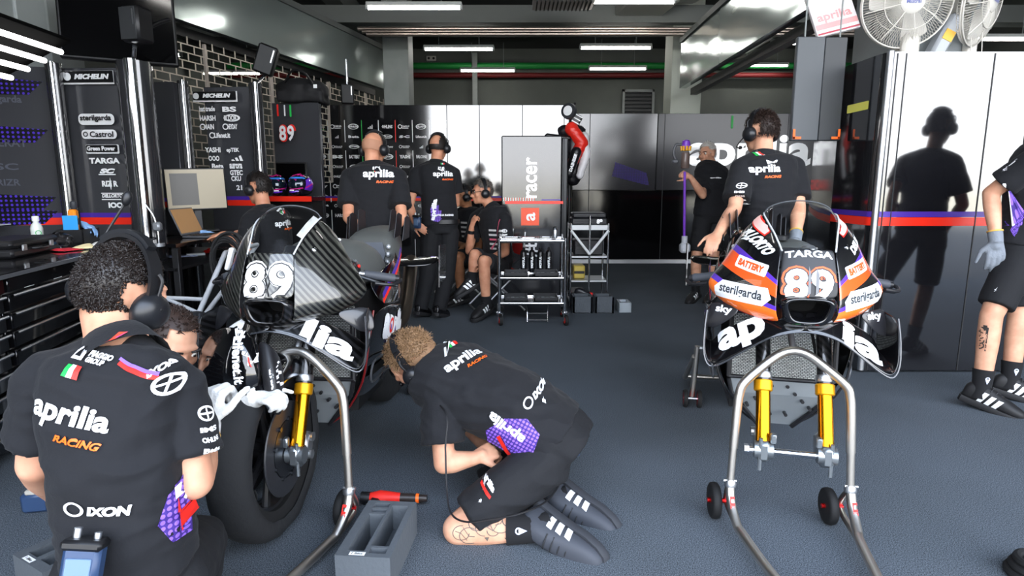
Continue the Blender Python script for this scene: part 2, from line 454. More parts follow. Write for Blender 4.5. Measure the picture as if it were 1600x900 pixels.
# ceiling beams, trunking
m = MB(); m.box((1, 10.4, 3.92), (16, .3, .26)); struct(m, 'ceiling_beam_front', mat('beam_grey', '6a6e6c', .7))
m = MB(); m.box((1, 13.2, 4.45), (16, .3, .35)); struct(m, 'ceiling_beam_rear', MATS['beam_grey'])
for i, x in enumerate((-3.0, 5.3)):
    m = MB(); m.box((x, 8, 4.45), (.3, 15, .35)); struct(m, 'ceiling_beam_side' + 'ab'[i], MATS['beam_grey'])
PW = mat('column_grey', '8b908e', .65, mottle=(2.5, '7e8482'))
m = MB(); m.box((-1.9, 10.75, 2.3), (.42, .5, 4.6), bev=.01); struct(m, 'column_rear_left', PW)
m = MB(); m.box((2.85, 10.7, 2.3), (.5, .5, 4.6), bev=.01); struct(m, 'column_rear_right', mat('column_cream', 'a9aea4', .7))
m = MB(); m.box((3.0, 4.85, 2.3), (.62, .5, 4.6), bev=.01); struct(m, 'column_right', mat('column_pale', '8d9395', .6))
m = MB(); m.box((-3.95, 5.45, 2.3), (.40, .4, 4.6), bev=.01); struct(m, 'column_left', PW)
# ---------------- shutter housings: long metal boxes, left and right
def housing(name, a, b, z0, z1, depth, label, side, mm):
    t = thing(name, label, 'shutter housing', (a[0], a[1], z0))
    d = (V((b[0], b[1], 0)) - V((a[0], a[1], 0))); L = d.length; d.normalize(); n = V((-d.y, d.x, 0)) * side
    m = MB(); R = Matrix((d, n, V((0, 0, 1)))).transposed()
    c = (V((a[0], a[1], 0)) + V((b[0], b[1], 0))) / 2 + n * depth / 2
    rows = []
    for k in range(41):
        p = V((a[0], a[1], 0)) + d * (L * k / 40)
        wob = lambda zz: n * (.012 * noise.noise(V((k * .33, zz * 2.1, 3))))
        rows.append([p + V((0, 0, z0)) + n * .1, p + V((0, 0, z0))] + [p + V((0, 0, z0 + (z1 - z0) * q / 8)) + wob(q / 2) for q in range(1, 8)] + [p + V((0, 0, z1)), p + V((0, 0, z1)) + n * depth])
    m.grid(rows); m.obj('cover_sheet', mm, t, smooth=35)
    m = MB()
    m.box(c + V((0, 0, z1 + .04)), (L, depth + .06, .08), R); m.obj('top_rail', MATS['beam_grey'], t)
    m = MB(); m.box(c + V((0, 0, z0 - .05)), (L, .1, .1), R); m.obj('bottom_slot', PLASK, t)
    return t
SHEET = mat('galvanised_sheet', 'a9b4b1', .17, metal=.6)
housing('shutter_housing', (-3.68, 6.1), (-2.3, 11.6), 2.975, 3.64, .5, 'long grey sheet-metal roller housing above the openwork grille on the left', 1, SHEET)
housing('shutter_housing', (2.5, 3.6), (2.62, 10.0), 2.75, 3.42, .45, 'long shiny sheet-metal roller housing running back beside the right column', -1, SHEET)
# ---------------- openwork roller grille, brick bond links
def grille(name, a, b, z0, z1, label, pitch=.17, rowh=.075):
    t = thing(name, label, 'roller grille', (a[0], a[1], z0))
    d = V((b[0] - a[0], b[1] - a[1], 0)); L = d.length; d.normalize(); A = V((a[0], a[1], 0)); m = MB(); z = z0; i = 0
    R = Matrix((d, V((-d.y, d.x, 0)), V((0, 0, 1)))).transposed()
    while z < z1:
        m.box(A + d * (L / 2) + V((0, 0, z)), (L, .008, .011), R)
        q = (pitch / 2 if i % 2 else 0)
        while q < L: m.box(A + d * q + V((0, 0, z + rowh / 2)), (.012, .008, rowh), R); q += pitch
        z += rowh; i += 1
    m.obj('link_mesh', mat('grille_metal', 'd2c8b8', .5, metal=.2), t, kind='stuff')
    m = MB()
    for q in (0, L * .3, L * .62, L): m = MB(); m.box(A + d * q + V((0, 0, (z0 + z1) / 2)), (.03 if q not in (L * .62,) else .06, .03, z1 - z0), R); m.obj('guide_rail', mat('rail_metal', 'bdb2a8', .5, metal=.3), t)
    return t
grille('roller_grille', (-3.70, 6.12), (-2.80, 9.7), 1.3, 2.80, 'openwork metal roller grille with brick-like links under the left housing', .19, .085)
grille('roller_grille', (-2.785, 9.75), (-2.33, 11.58), 2.56, 2.80, 'short end of the openwork roller grille above the logo wall', .19, .085)
grille('roller_grille', (-5.5, 5.0), (-4.32, 5.45), 2.2, 4.0, 'small piece of openwork roller grille left of the grey column')
# ---------------- services along the far wall
def pipe(name, z, r, col, label, y=15.6):
    o = MB().tube([(-6.9, y, z), (8.9, y, z)], r, 14).obj(name, col); o.location = (0, 0, 0); return tag(o, label, 'pipe')
pipe('service_pipe', 4.12, .075, mat('pipe_green', '1d8a3c', .5), 'long green pipe running across the far wall')
pipe('service_pipe', 3.9, .06, mat('pipe_red', '6e1a1c', .55), 'long dark red pipe below the green one on the far wall')
for k, (y, z, lb) in enumerate(((10.1, 3.66, 'front'), (9.95, 3.585, 'middle'), (9.8, 3.51, 'rear'))):
    o = MB().tube([(-2.4 + .1 * k, y, z), (6.4, y, z)], .032, 12).obj('steel_conduit', mat('conduit', 'b8aba0', .3, metal=.9))
    tag(o, ('upper', 'middle', 'lowest')[k] + ' of three pale steel conduits under the ceiling beam', 'conduit', 'conduits under the beam')
# vent on far wall, door frame, far wall cabinets
t = thing('wall_vent', 'square dark louvred vent with grey frame on the far wall', 'vent', (3.15, 15.95, 3.25))
MB().box((3.15, 15.93, 3.25), (.7, .06, .62)).obj('backing', PLASK, t)
m = MB()
for i in range(4):
    m.box((3.15 + (.37 if i == 0 else -.37 if i == 1 else 0), 15.9, 3.25 + (.33 if i == 2 else -.33 if i == 3 else 0)), (.06, .08, .72) if i < 2 else (.8, .08, .06))
m.obj('frame', GREYW, t)
m = MB()
for i in range(7): m.box((3.15, 15.9, 2.98 + i * .09), (.68, .03, .03), Matrix.Rotation(.5, 3, 'X'))
m.obj('louvre', mat('louvre', '2c2f31', .6), t)
t = thing('wall_sign', 'small pale plate with two dark marks high on the rear wall', 'sign', (-2.0, 15.9, 4.35))
MB().box((-2.0, 15.96, 4.36), (.24, .05, .12), bev=.01).obj('plate', mat('plate_pale', 'c9c7c0', .6), t)
a = Art(); a.disc(-.06, 0, .03); a.disc(.06, 0, .03); a.put('mark', [BLACKV], t, (-2.0, 15.93, 4.36), (1, 0, 0), (0, 0, 1))
m = MB(); m.box((-.9, 15.6, 2.6), (.12, .2, 3.6)); struct(m, 'door_frame_rear', PW)
# ---------------- fluorescent ceiling lights
TUBE = mat('lit_tube', (1, .97, .92), emit=22); TUBEL = mat('lit_tube_soft', (1, .98, .96), emit=3.5)
def ceiling_light(c, L, label, tubes=1, rz=0, tube_m=TUBE, rod=.55):
    c = V(c); t = thing('ceiling_light', label, 'light', c, 'fluorescent ceiling lights'); R = Matrix.Rotation(rz, 3, 'Z')
    m = MB(); m.box(c + V((0, 0, .035)), (L + .06, .1 + .05 * (tubes - 1), .05), R, bev=.008); m.obj('housing', mat('light_white', 'c9ccca', .5), t)
    for k in range(tubes):
        o = V((0, (k - (tubes - 1) / 2) * .075, 0)); m = MB(); m.cyl(c + R @ (o + V((-L / 2, 0, -.012))), c + R @ (o + V((L / 2, 0, -.012))), .022, n=10); m.obj('tube', tube_m, t)
    m = MB()
    for s in (-1, 1): m = MB(); m.box(c + R @ V((s * (L / 2 + .02), 0, 0)), (.035, .07 + .06 * (tubes - 1), .07), R, bev=.006); m.obj('end_cap', MATS['light_white'], t)
    if rod:
        m = MB()
        for s in (-.3, .3): m = MB(); m.cyl(c + R @ V((s * L, 0, .05)), c + R @ V((s * L, 0, rod)), .008, n=6); m.obj('hanger_rod', GREYW, t)
    return t
for px, py, w_, L, lb in ((647, 11, 8.1, 1.2, 'nearest long fluorescent tube light left of the middle'), (717, 76, 11, 1.2, 'fluorescent tube light hanging left of the middle below the beam'),
        (762, 110, 14, 1.2, 'fluorescent tube light in front of the green pipe, left one'), (985, 2, 8.6, 1.2, 'fluorescent tube light beside the ceiling duct at the top'),
        (962, 74, 10.8, 1.2, 'fluorescent tube light right of the middle below the conduits'), (965, 107, 13.4, 1.2, 'fluorescent tube light in front of the green pipe, above the vent'),
        (1257, 67, 11.6, 1.2, 'fluorescent tube light above the grey hung panel on the right'), (1190, 102, 14.5, 1.2, 'fluorescent tube light on the green pipe right of the housing'),
        (362, 114, 13.2, 1.2, 'fluorescent tube light seen through the left grille'), (1560, 60, 9.5, 1.2, 'fluorescent tube light right of the fans'), (250, 85, 9.5, .6, 'short fluorescent light behind the grille near the screen')):
    c = at(px, py, w_); ceiling_light(c, L, lb, rod=min(.6, 4.6 - c.z))
for k, x in enumerate((-1.2, 1.6)):
    ceiling_light((x, 3.2, 4.2), 1.4, ('left', 'right')[k] + ' fluorescent light over the motorcycles', rod=.38)
# the bright tube rack at far left
t = thing('tube_light_rack', 'rack of bright fluorescent tubes at far left above the dark screen', 'light', (-3.05, 3.3, 2.1))
m = MB(); Rk = Matrix.Rotation(rad(90 + 4), 3, 'Z'); m.box((-3.06, 3.3, 2.085), (1.9, .50, .03), Rk @ Matrix.Rotation(rad(-27), 3, 'X'), bev=.008); m.obj('housing', mat('rack_black', '020202', .9, spec=.1), t)
for k in range(4): MB().cyl(V((-3.05, 3.3, 2.12)) + Rk @ V((-.9, -.17 + .11 * k, -.01 - .055 * k)), V((-3.05, 3.3, 2.12)) + Rk @ V((.9, -.17 + .11 * k, -.01 - .055 * k)), .017, n=10).obj('tube', TUBEL, t)
m = MB()
for s in (-.7, .7): m = MB(); m.cyl(V((-3.05, 3.3 + s, 2.18)), V((-3.05, 3.3 + s, 4.6)), .01, n=6); m.obj('hanger_rod', GREYW, t)
# air duct and grille boxes at ceiling
t = thing('air_duct', 'pale sheet-metal air duct with slotted grilles under the ceiling', 'duct', (1.2, 8.6, 3.9))
c = at(1000, -5, 9.2); MB().box(c + V((.1, .3, .1)), (.75, 1.2, .5), Matrix.Rotation(.1, 3, 'Z'), bev=.02).obj('duct_body', mat('duct_metal', 'b9bab4', .35, metal=.6), t)
c2 = at(880, 2, 8.6); m = MB(); m.box(c2, (.85, .5, .1)); m.obj('grille_frame', ALU, t)
m = MB()
for i in range(14): m.box(c2 + V((-.37 + i * .057, 0, -.055)), (.018, .46, .03))
m.obj('louvre', MATS['louvre'], t)
MB().box(c + V((.75, -.2, .15)), (.5, .9, .35), Matrix.Rotation(.25, 3, 'Z'), bev=.02).obj('duct_branch', MATS['duct_metal'], t)
# ================================================================= panels
def panelmat(name, col, rough, ior): return mat(name, col, rough, ior=ior, spec=.5)
PAN_UP = panelmat('gloss_grey_panel', '17171a', .07, 2.3)
PAN_LO = panelmat('gloss_black_base', '08080a', .09, 1.5)
PAN_SIDE = panelmat('dark_sponsor_panel', '3b3c40', .16, 1.7)  # greyer base colour stands in for the outdoors reflected in the boards
SEAM = mat('panel_seam', '1c1d20', .5)
STRIPE_R = mat('stripe_red', 'f0301e', .25); STRIPE_P = mat('stripe_purple', '4a2c9a', .25)
NAMES = ['aprilia', 'PIAGGIO', 'sterilgarda', 'Castrol', 'GreenPower', 'TARGA', 'SC', 'RIZOMA', 'DELLORTO', 'MICHELIN', 'HARSH', 'Lifenet.it', 'YASHI', 'Beta', 'BS', 'IXON', 'JETPRIME', 'FALCONE', 'sky', 'BATTERY', 'OHLINS', 'DID']
def mini(a, nm, x, y, w, h, k):
    """one small sponsor mark"""
    if k % 4 == 1:
        a.ring(x - w * .38, y, h * .5, h * .16, n=10); a.text(nm, x + w * .12, y + h * .12, w=w * .7, h=h * .42, bold=.03, res=1); a.rect(x + w * .1, y - h * .32, w * .6, h * .14)
    elif k % 4 == 2 and len(nm) > 4:
        a.ring(x, y, h * .62, h * .13, sx=w / h * .8, n=14); a.text(nm, x, y, w=w * .76, h=h * .5, bold=.04, res=1)
    elif k % 7 == 3:
        for q in range(3): a.poly([(x - h * .6 + q * h * .42, y - h * .5), (x - h * .3 + q * h * .42, y - h * .5), (x - h * .3 + q * h * .42 - 0.0, y - h * .5 + h * (.35 + .28 * q)), (x - h * .48 + q * h * .42, y - h * .5 + h * (.35 + .28 * q))])
    else: a.text(nm, x, y, w=w, h=h * .8, bold=.045, res=1)
# rear partition, left section y=10
YB = 10.0
def bx_(px): return (px - 800) / 960 * 9.87
WALLS = {}
def wallpanel(name, x0, x1, z0, z1, y, mm, seams=()):
    m = MB(); m.box(((x0 + x1) / 2, y + .03, (z0 + z1) / 2), (x1 - x0, .06, z1 - z0), bev=.004); o = struct(m, name, mm)
    if seams:
        m = MB()
        for s in seams: m.box((s, y - .001, (z0 + z1) / 2), (.012, .004, z1 - z0))
        m.obj('panel_seam', SEAM, o)
    WALLS[name] = o; return o
wl = wallpanel('partition_rear_left', -3.4, .95, 0.0, 2.5, YB, PAN_UP, [bx_(p) for p in (490, 700, 750, 816, 880)])
wrl = wallpanel('partition_rear_middle', .97, 2.30, 1.18, 2.37, YB, panelmat('satin_grey_panel', '2a2a2e', .16, 1.8), [bx_(920)])
wr = wallpanel('partition_rear_right', 2.31, 4.9, 1.18, 2.37, YB, panelmat('satin_dark_panel', '2c2c30', .22, 1.42), [bx_(p) for p in (1035, 1225)])
wr2 = wallpanel('partition_rear_right_base', .97, 4.9, 0.0, 1.178, YB, PAN_LO, [bx_(p) for p in (920, 1035, 1225)])
m = MB(); m.box((2.9, YB - .03, .03), (4, .04, .06)); struct(m, 'baseboard_rear', ALU)
a = Art(); k = 0
for ci in range(8):
    x = bx_(504 + 26 * ci)
    for ri in range(15):
        z = 2.17 - .155 * ri
        if z < .7: break
        mini(a, NAMES[(ci * 5 + ri * 3) % len(NAMES)], x, z, .17, .07 if ri % 3 == 0 else .05, ci + ri * 2); k += 1
    for g in range(5): a.rect(x + .13, 2.1 - g * .47, .012, .34, m=(0, 0, 1, 0, 2, 0, 0, 0)[(ci + 0) % 8] if g < 3 else 0)
april(a, bx_(504), 2.17, .17)
a.put('sponsor_lettering', [WHITEG, GREEN, RED], wl, (0, YB - .001, 0), (1, 0, 0), (0, 0, 1), off=.002)
a = Art()
for q in range(3): a.rect(-.05 + .09 * q, 1.24 - .0 * q, .0, .0)
a = Art(); a.rect(-1.2, 1.03, 4.3, .05, m=0); a.rect(-1.2, 1.07, 4.3, .03, m=1); a.put('stripe', [STRIPE_R, STRIPE_P], wl, (0, YB - .001, 0), (1, 0, 0), (0, 0, 1))
a = Art(); april(a, bx_(1168), 1.74, 1.95, mr=1); a.rect(bx_(1138), 2.24, .035, .2, m=2, r=.016)
a.put('wall_lettering', [WHITEG, RED, GREEN], wr, (0, YB - .001, 0), (1, 0, 0), (0, 0, 1), off=.002)
dm = dots_mat('purple_dots_reflection', '5a3cc0', '3a3a40', 60, .25, .15)  # purple dots painted on to stand for a reflection in the panel
def reflected_dots(parent, o, u, v, pts): a = Art(); a.poly(pts); return a.put('dot_pattern_or_reflection', [dm], parent, o, u, v)
reflected_dots(wrl, (1.9, YB - .001, 1.5), (1, 0, 0), (0, 0, 1), [(-.3, -.1), (.3, -.25), (.25, -.05), (-.25, .12)])
# right cabinet (front face looks at the camera) with rounded left corner
def stripe_run(parent, path, z, name='stripe'):
    for nm, zz, hh, mm in ((name, z, .055, STRIPE_R), ('upper_stripe', z + .047, .035, STRIPE_P)):
        m = MB(); m.grid([[V((x, y, zz - hh / 2)) for x, y in path], [V((x, y, zz + hh / 2)) for x, y in path]]); m.obj(nm, mm, parent, recalc=False)
t = thing('garage_cabinet', 'big mirror-gloss black cabinet with red and purple stripe by the right column', 'cabinet', (2.8, 4.25, 0))
def rounded_run(x0, y0, x1, y1, r, n=6):
    """front from right (x1,y0) to left corner, then back to y1"""
    P = [(x1, y0), (x0 + r, y0)]
    for k in range(1, n + 1): q = pi / 2 * k / n; P.append((x0 + r - r * sin(q), y0 + r - r * cos(q)))
    P.append((x0, y1)); return P
run = rounded_run(2.33, 4.0, 3.36, 4.52, .07)
m = MB(); ring = run + [(3.36, 4.52)]
m.loft([[V((x, y, z)) for x, y in ring] for z in (.02, 2.07)]); m.obj('body', GLOSSK if False else PAN_UP, t, smooth=30)
stripe_run(t, [(x, y - .002) if i < 2 else (x - .002, y - .001) for i, (x, y) in enumerate(run)], 1.02)
m = MB()
for x in (2.395, 2.45, 3.0, 3.25): m.box((x, 3.999, 1.04), (.006, .006, 2.04))
m.obj('door_seam', SEAM, t)
m = MB()
for x in (2.36, 3.33): m.cyl((x, 4.015, .02), (x, 4.015, 2.075), .022)
m.obj('edge_profile', ALU, t)
a = Art(); a.rect(0, 0, .26, .055, r=.008); a.put('yellow_mark', [mat('yellow_vinyl', 'e8e26a', .5)], t, (2.329, 4.28, 1.77), (0, -1, 0), (0, 0, 1), off=.003)
# wall run behind it with the stripe
m = MB(); P = [(2.36, 4.56), (2.60, 5.25), (2.98, 6.15), (3.5, 7.3)]
m.loft([[V((x, y, z)) for x, y in P + [(x + .05, y + .05) for x, y in P[::-1]]] for z in (0, 2.05)]); o = struct(m, 'partition_right', panelmat('gloss_black_upper', '0a0a0d', .12, 1.6), smooth=50)
stripe_run(o, [(x - .004, y - .004) for x, y in P], 1.0)
# grey hung panel with orange corner marks
t = thing('hanging_screen', 'tall plain grey sheet with orange corner marks hung left of the right cabinet', 'screen', (2.1, 4.42, 1.56))
M_ = mat('panel_grey', '474b4f', .45); M2_ = mat('panel_grey_dark', '2b2e31', .45)
MB().box((2.04, 4.42, 1.905), (.19, .04, .69), bev=.006).obj('left_sheet', M_, t); MB().box((2.215, 4.43, 1.905), (.155, .04, .69), bev=.006).obj('right_sheet', M2_, t)
for x, s in ((1.962, 1), (2.275, -1)): a = Art(); a.rect(x + s * .022, 1.578, .058, .016); a.rect(x, 1.604, .016, .066); a.put('corner_mark', [ORANGE], t, (0, 4.395, 0), (1, 0, 0), (0, 0, 1), off=.004)
for x in (2.0, 2.24): m = MB(); m.cyl((x, 4.42, 2.24), (x, 4.42, 4.6), .006, n=6); m.obj('hanger_rod', GREYW, t)
# left sponsor boards ------------------------------------------------
def board(x0, x1, y0, y1, z1, label, mm=PAN_SIDE, stripe=.97, name='sponsor_board'):
    t = thing(name, label, 'board', ((x0 + x1) / 2, (y0 + y1) / 2, 0)); d = V((x1 - x0, y1 - y0, 0)); L = d.length; d.normalize(); n = V((d.y, -d.x, 0))
    R = Matrix((d, -n, V((0, 0, 1)))).transposed(); c = V(((x0 + x1) / 2, (y0 + y1) / 2, z1 / 2))
    MB().box(c - n * .03, (L, .06, z1), R, bev=.004).obj('panel', mm, t)
    if stripe: stripe_run(t, [(x0 + n.x * .002, y0 + n.y * .002), (x1 + n.x * .002, y1 + n.y * .002)], stripe)
    return t, d, n, c
def silver_post(x, y, z1, r, label, rgh=.25):
    t = thing('edge_post', label, 'post', (x, y, 0)); MB().lathe([(r, 0), (r, z1)], (x, y, 0)).obj('column', mat('post_gloss_black', '2a2a2d', .12, ior=1.9), t, smooth=60)
    MB().lathe([(r * .36, 0), (r * .36, z1 + .005)], (x + r * .25, y - r * .8, 0), n=16).obj('bright_trim', CHROME, t, smooth=60); return t
t2, d, n, c = board(-3.52, -2.93, 4.98, 4.95, 2.15, 'dark sponsor board with one column of white logos behind the workbench')
u_ = lambda px: (px - 155) / 960 * 4.78
zr = lambda py, w_: 1.25 + w_ * ((450 - py) / 960 * .9864 - .1644)
a = Art(); Wb = 4.82
def zb(py): return zr(py, Wb)
a.rect(u_(148), zb(124), .42, .1, m=0); a.rect(u_(150), zb(123), .40, .085, m=1); a.text('MICHELIN', u_(157), zb(123), w=.28, h=.04, bold=.06, shear=.25, m=2); a.disc(u_(118), zb(123), .03, m=2); a.disc(u_(113), zb(120), .018, m=2)
a.rect(u_(155), zb(187), .29, .085, r=.035); a.text('sterilgarda', u_(155), zb(186), w=.25, h=.055, bold=.03, m=1)
a.rect(u_(157), zb(210), .285, .07, r=.03); a.text('Castrol', u_(162), zb(210), w=.19, h=.045, bold=.02, m=1); a.ring(u_(136), zb(210), .02, .008, m=1)
a.rect(u_(160), zb(233), .27, .07, r=.01); a.rect(u_(160), zb(232), .255, .055, m=1, r=.01); a.text('Green Power', u_(160), zb(232), w=.23, h=.035, bold=.04, m=2)
a.text('TARGA', u_(161), zb(251), w=.25, h=.045, bold=.05); a.text('SC', u_(164), zb(267), w=.13, h=.04, bold=.07, shear=.3); a.rect(u_(163), zb(272.5), .14, .008)
a.text('RIZ R', u_(166), zb(287), w=.13, h=.045, bold=.05); a.poly([(u_(167), zb(277)), (u_(169), zb(288)), (u_(167), zb(297)), (u_(165), zb(288))])
a.text('DELLORTO', u_(168), zb(306), w=.17, h=.03, bold=.05, shear=.15); a.rect(u_(168), zb(302), .18, .007); a.rect(u_(168), zb(312), .18, .007); a.text('IOO', u_(172), zb(321), w=.12, h=.045, bold=.06)
pc = at(155, 233, Wb); a.put('sponsor_lettering', [WHITEG, BLACKV, WHITEG], t2, (pc.x, 4.95, 0), (1, -.05, 0), (0, 0, 1), off=.012)
t1, d, n, c = board(-4.25, -3.56, 4.72, 4.96, 2.15, 'dark sponsor board with purple dots at the far left edge')
dotp = dots_mat('purple_dots_board', '4a30b0', '15151c', 30, .28, .2)
for z in (1.98, 1.62, 1.1, .99): a = Art(); a.poly([(-.33, -.06), (.2, -.04), (.3, .06), (-.33, .1)]); a.put('dot_pattern_or_reflection', [dotp], t1, c + V((0, 0, z - c.z)) + n * .002, d, (0, 0, 1))
a = Art(); a.text('sterilgarda', 0, .42, w=.3, h=.07, bold=.03); a.text('ACERAT', 0, .1, w=.3, h=.06); a.text('SC', 0, -.08, w=.15, h=.05); a.text('RIZR', 0, -.2, w=.15, h=.05)
a.put('faded_lettering', [mat('faded_vinyl', '4a4c58', .4)], t1, c + V((0, 0, .4)) + n * .002, d, (0, 0, 1))
silver_post(-3.5, 4.9, 2.17, .055, 'gloss black post with bright trim left of the single column logo board')
silver_post(-2.86, 4.86, 2.17, .12, 'thick gloss black post with bright trim right of the single column logo board')
tb, d, n, c = board(-3.5, -3.14, 5.96, 5.93, 2.2, 'dark sponsor board behind the upright monitor, reflecting red', stripe=1.07)
t4, d, n, c = board(-3.02, -2.5, 6.25, 6.2, 2.2, 'dark sponsor board with two columns of white logos beside the laptop', stripe=1.08)
silver_post(-3.1, 6.02, 2.22, .05, 'slim bright-trimmed post between the two boards behind the monitor'); silver_post(-2.47, 6.15, 2.22, .06, 'slim bright-trimmed post right of the two column logo board')
a = Art(); W4 = 6.15; z4 = lambda py: zr(py, W4); u4 = lambda px: (px - 350) / 960 * W4
a.rect(u4(350), z4(155), .45, .1); a.rect(u4(351), z4(154), .43, .08, m=1); a.text('MICHELIN', u4(356), z4(154.5), w=.28, h=.04, bold=.06, shear=.25, m=2); a.disc(u4(324), z4(155), .03, m=2)
for (px, py, s, w_) in ((336, 173, 'hat trade', .16), (371, 174, 'BS', .14), (336, 187, 'HARSH', .16), (372, 187, 'ELDOR', .13), (337, 200, 'MAIN', .1), (374, 200, 'HEYDAY', .1), (357, 213, 'Lifenet.it', .16), (340, 235, 'YASHI', .16), (372, 236, 'epTEK', .13),
        (341, 248, 'OOO', .11), (346, 260, 'Beta', .12), (375, 260, 'aurora', .13), (345, 269, 'HARKERBY', .13), (375, 270, 'GTEC', .13), (346, 281, 'FALCONE', .13), (374, 279, 'CKU', .1), (378, 293, '21', .06)):
    a.text(s, u4(px), z4(py), w=w_, h=.05, bold=.04)
a.ring(u4(327), z4(200), .03, .01); a.ring(u4(363), z4(200), .03, .01); a.ring(u4(341), z4(213), .03, .01); a.ring(u4(344), z4(293), .04, .012); a.disc(u4(344), z4(293), .02); a.ring(u4(374), z4(187), .035, .01, sx=2.4)
for q in range(3): a.poly([(u4(370) + .04 * q, z4(252)), (u4(370) + .04 * q + .03, z4(252)), (u4(370) + .04 * q + .01, z4(249.5 - 3 * q)), (u4(370) + .04 * q - .012, z4(249.5 - 3 * q + 1))])
pc = at(350, 240, W4); a.put('sponsor_lettering', [WHITEG, BLACKV, WHITEG], t4, (pc.x, 6.22, 0), (1, -.07, 0), (0, 0, 1), off=.03)
t5, d, n, c = board(-2.72, -2.16, 7.2, 7.1, 2.17, 'dark board with the red-edged number behind the two helmets', stripe=0)
a = Art(); W5 = 7.02; z5 = lambda py: zr(py, W5); u5 = lambda px: (px - 457) / 960 * W5
a.text('89', 0, z5(210), w=.21, h=.2, bold=.07, m=0, space=1.15); a.text('89', 0, z5(210), w=.18, h=.17, bold=.03, m=1, space=1.15)
a.rect(u5(443), z5(175), .022, .13, m=0, r=.01); a.rect(u5(456), z5(176), .016, .12, m=1, r=.007); a.rect(u5(467), z5(177), .022, .13, m=2, r=.01)
pc = at(457, 210, W5); a.put('number_lettering', [RED, WHITEG, GREEN], t5, (pc.x, 7.1, 0), (1, -.17, 0), (0, 0, 1), off=.03)
# ================================================================= motorcycles (local frame: nose towards -y, ground at z=0, front axle over the origin)
CARB = carbon_mat('carbon_twill', 40, 120); CARB2 = carbon_mat('carbon_dark', 45, 110, '090909', '232325')
BIKEK = mat('bike_gloss_black', '0c0c0e', .18, coat=1.0)
TANKM = mat('matt_tank_grey', '4c4e4c', .5)
SATK = mat('satin_black', '19191c', .4)
RADM = mat('radiator_core', '8d9191', .45, metal=.4)
def _rad():
    nt = RADM.node_tree; b = nt.nodes['Principled BSDF']; tc = nt.nodes.new('ShaderNodeTexCoord'); mp = nt.nodes.new('ShaderNodeMapping'); br = nt.nodes.new('ShaderNodeTexBrick')
    mp.inputs['Rotation'].default_value = (rad(90), 0, 0); br.inputs['Scale'].default_value = 22; br.inputs['Mortar Size'].default_value = .03; br.inputs['Brick Width'].default_value = .3; br.inputs['Row Height'].default_value = .14
    br.inputs['Color1'].default_value = hexc('b4b8b6'); br.inputs['Color2'].default_value = hexc('9a9e9c'); br.inputs['Mortar'].default_value = hexc('2a2c2e')
    for a, c in ((tc.outputs['Object'], mp.inputs[0]), (mp.outputs[0], br.inputs[0]), (br.outputs[0], b.inputs['Base Color'])): nt.links.new(a, c)
_rad()
def glass_mat(name, tint=(.93, .95, .95)):
    m = bpy.data.materials.new(name); m.use_nodes = True; nt = m.node_tree; nt.nodes.clear()
    o = nt.nodes.new('ShaderNodeOutputMaterial'); mx = nt.nodes.new('ShaderNodeMixShader'); tr = nt.nodes.new('ShaderNodeBsdfTransparent'); gl = nt.nodes.new('ShaderNodeBsdfGlossy'); fr = nt.nodes.new('ShaderNodeFresnel')
    tr.inputs[0].default_value = tint + (1,); gl.inputs['Roughness'].default_value = .14; fr.inputs[0].default_value = 1.16
    nt.links.new(fr.outputs[0], mx.inputs[0]); nt.links.new(tr.outputs[0], mx.inputs[1]); nt.links.new(gl.outputs[0], mx.inputs[2]); nt.links.new(mx.outputs[0], o.inputs[0])
    return m
SCREEN = glass_mat('clear_screen')
LIVERY = ramp_mat('race_livery', [(0, '0d0d10'), (.36, '5a35b4'), (.415, 'ff5a1e'), (.57, '0d0d10'), (.67, '5a35b4'), (.725, 'ff7a2a'), (.80, 'ff7a2a'), (.95, 'f0351c'), (.985, '0d0d10')])
CLOTH = mat('tyre_warmer_cloth', '17181a', .85, bump=(26, .35))
def mir(pts): return [V((-p[0], p[1], p[2])) for p in pts]
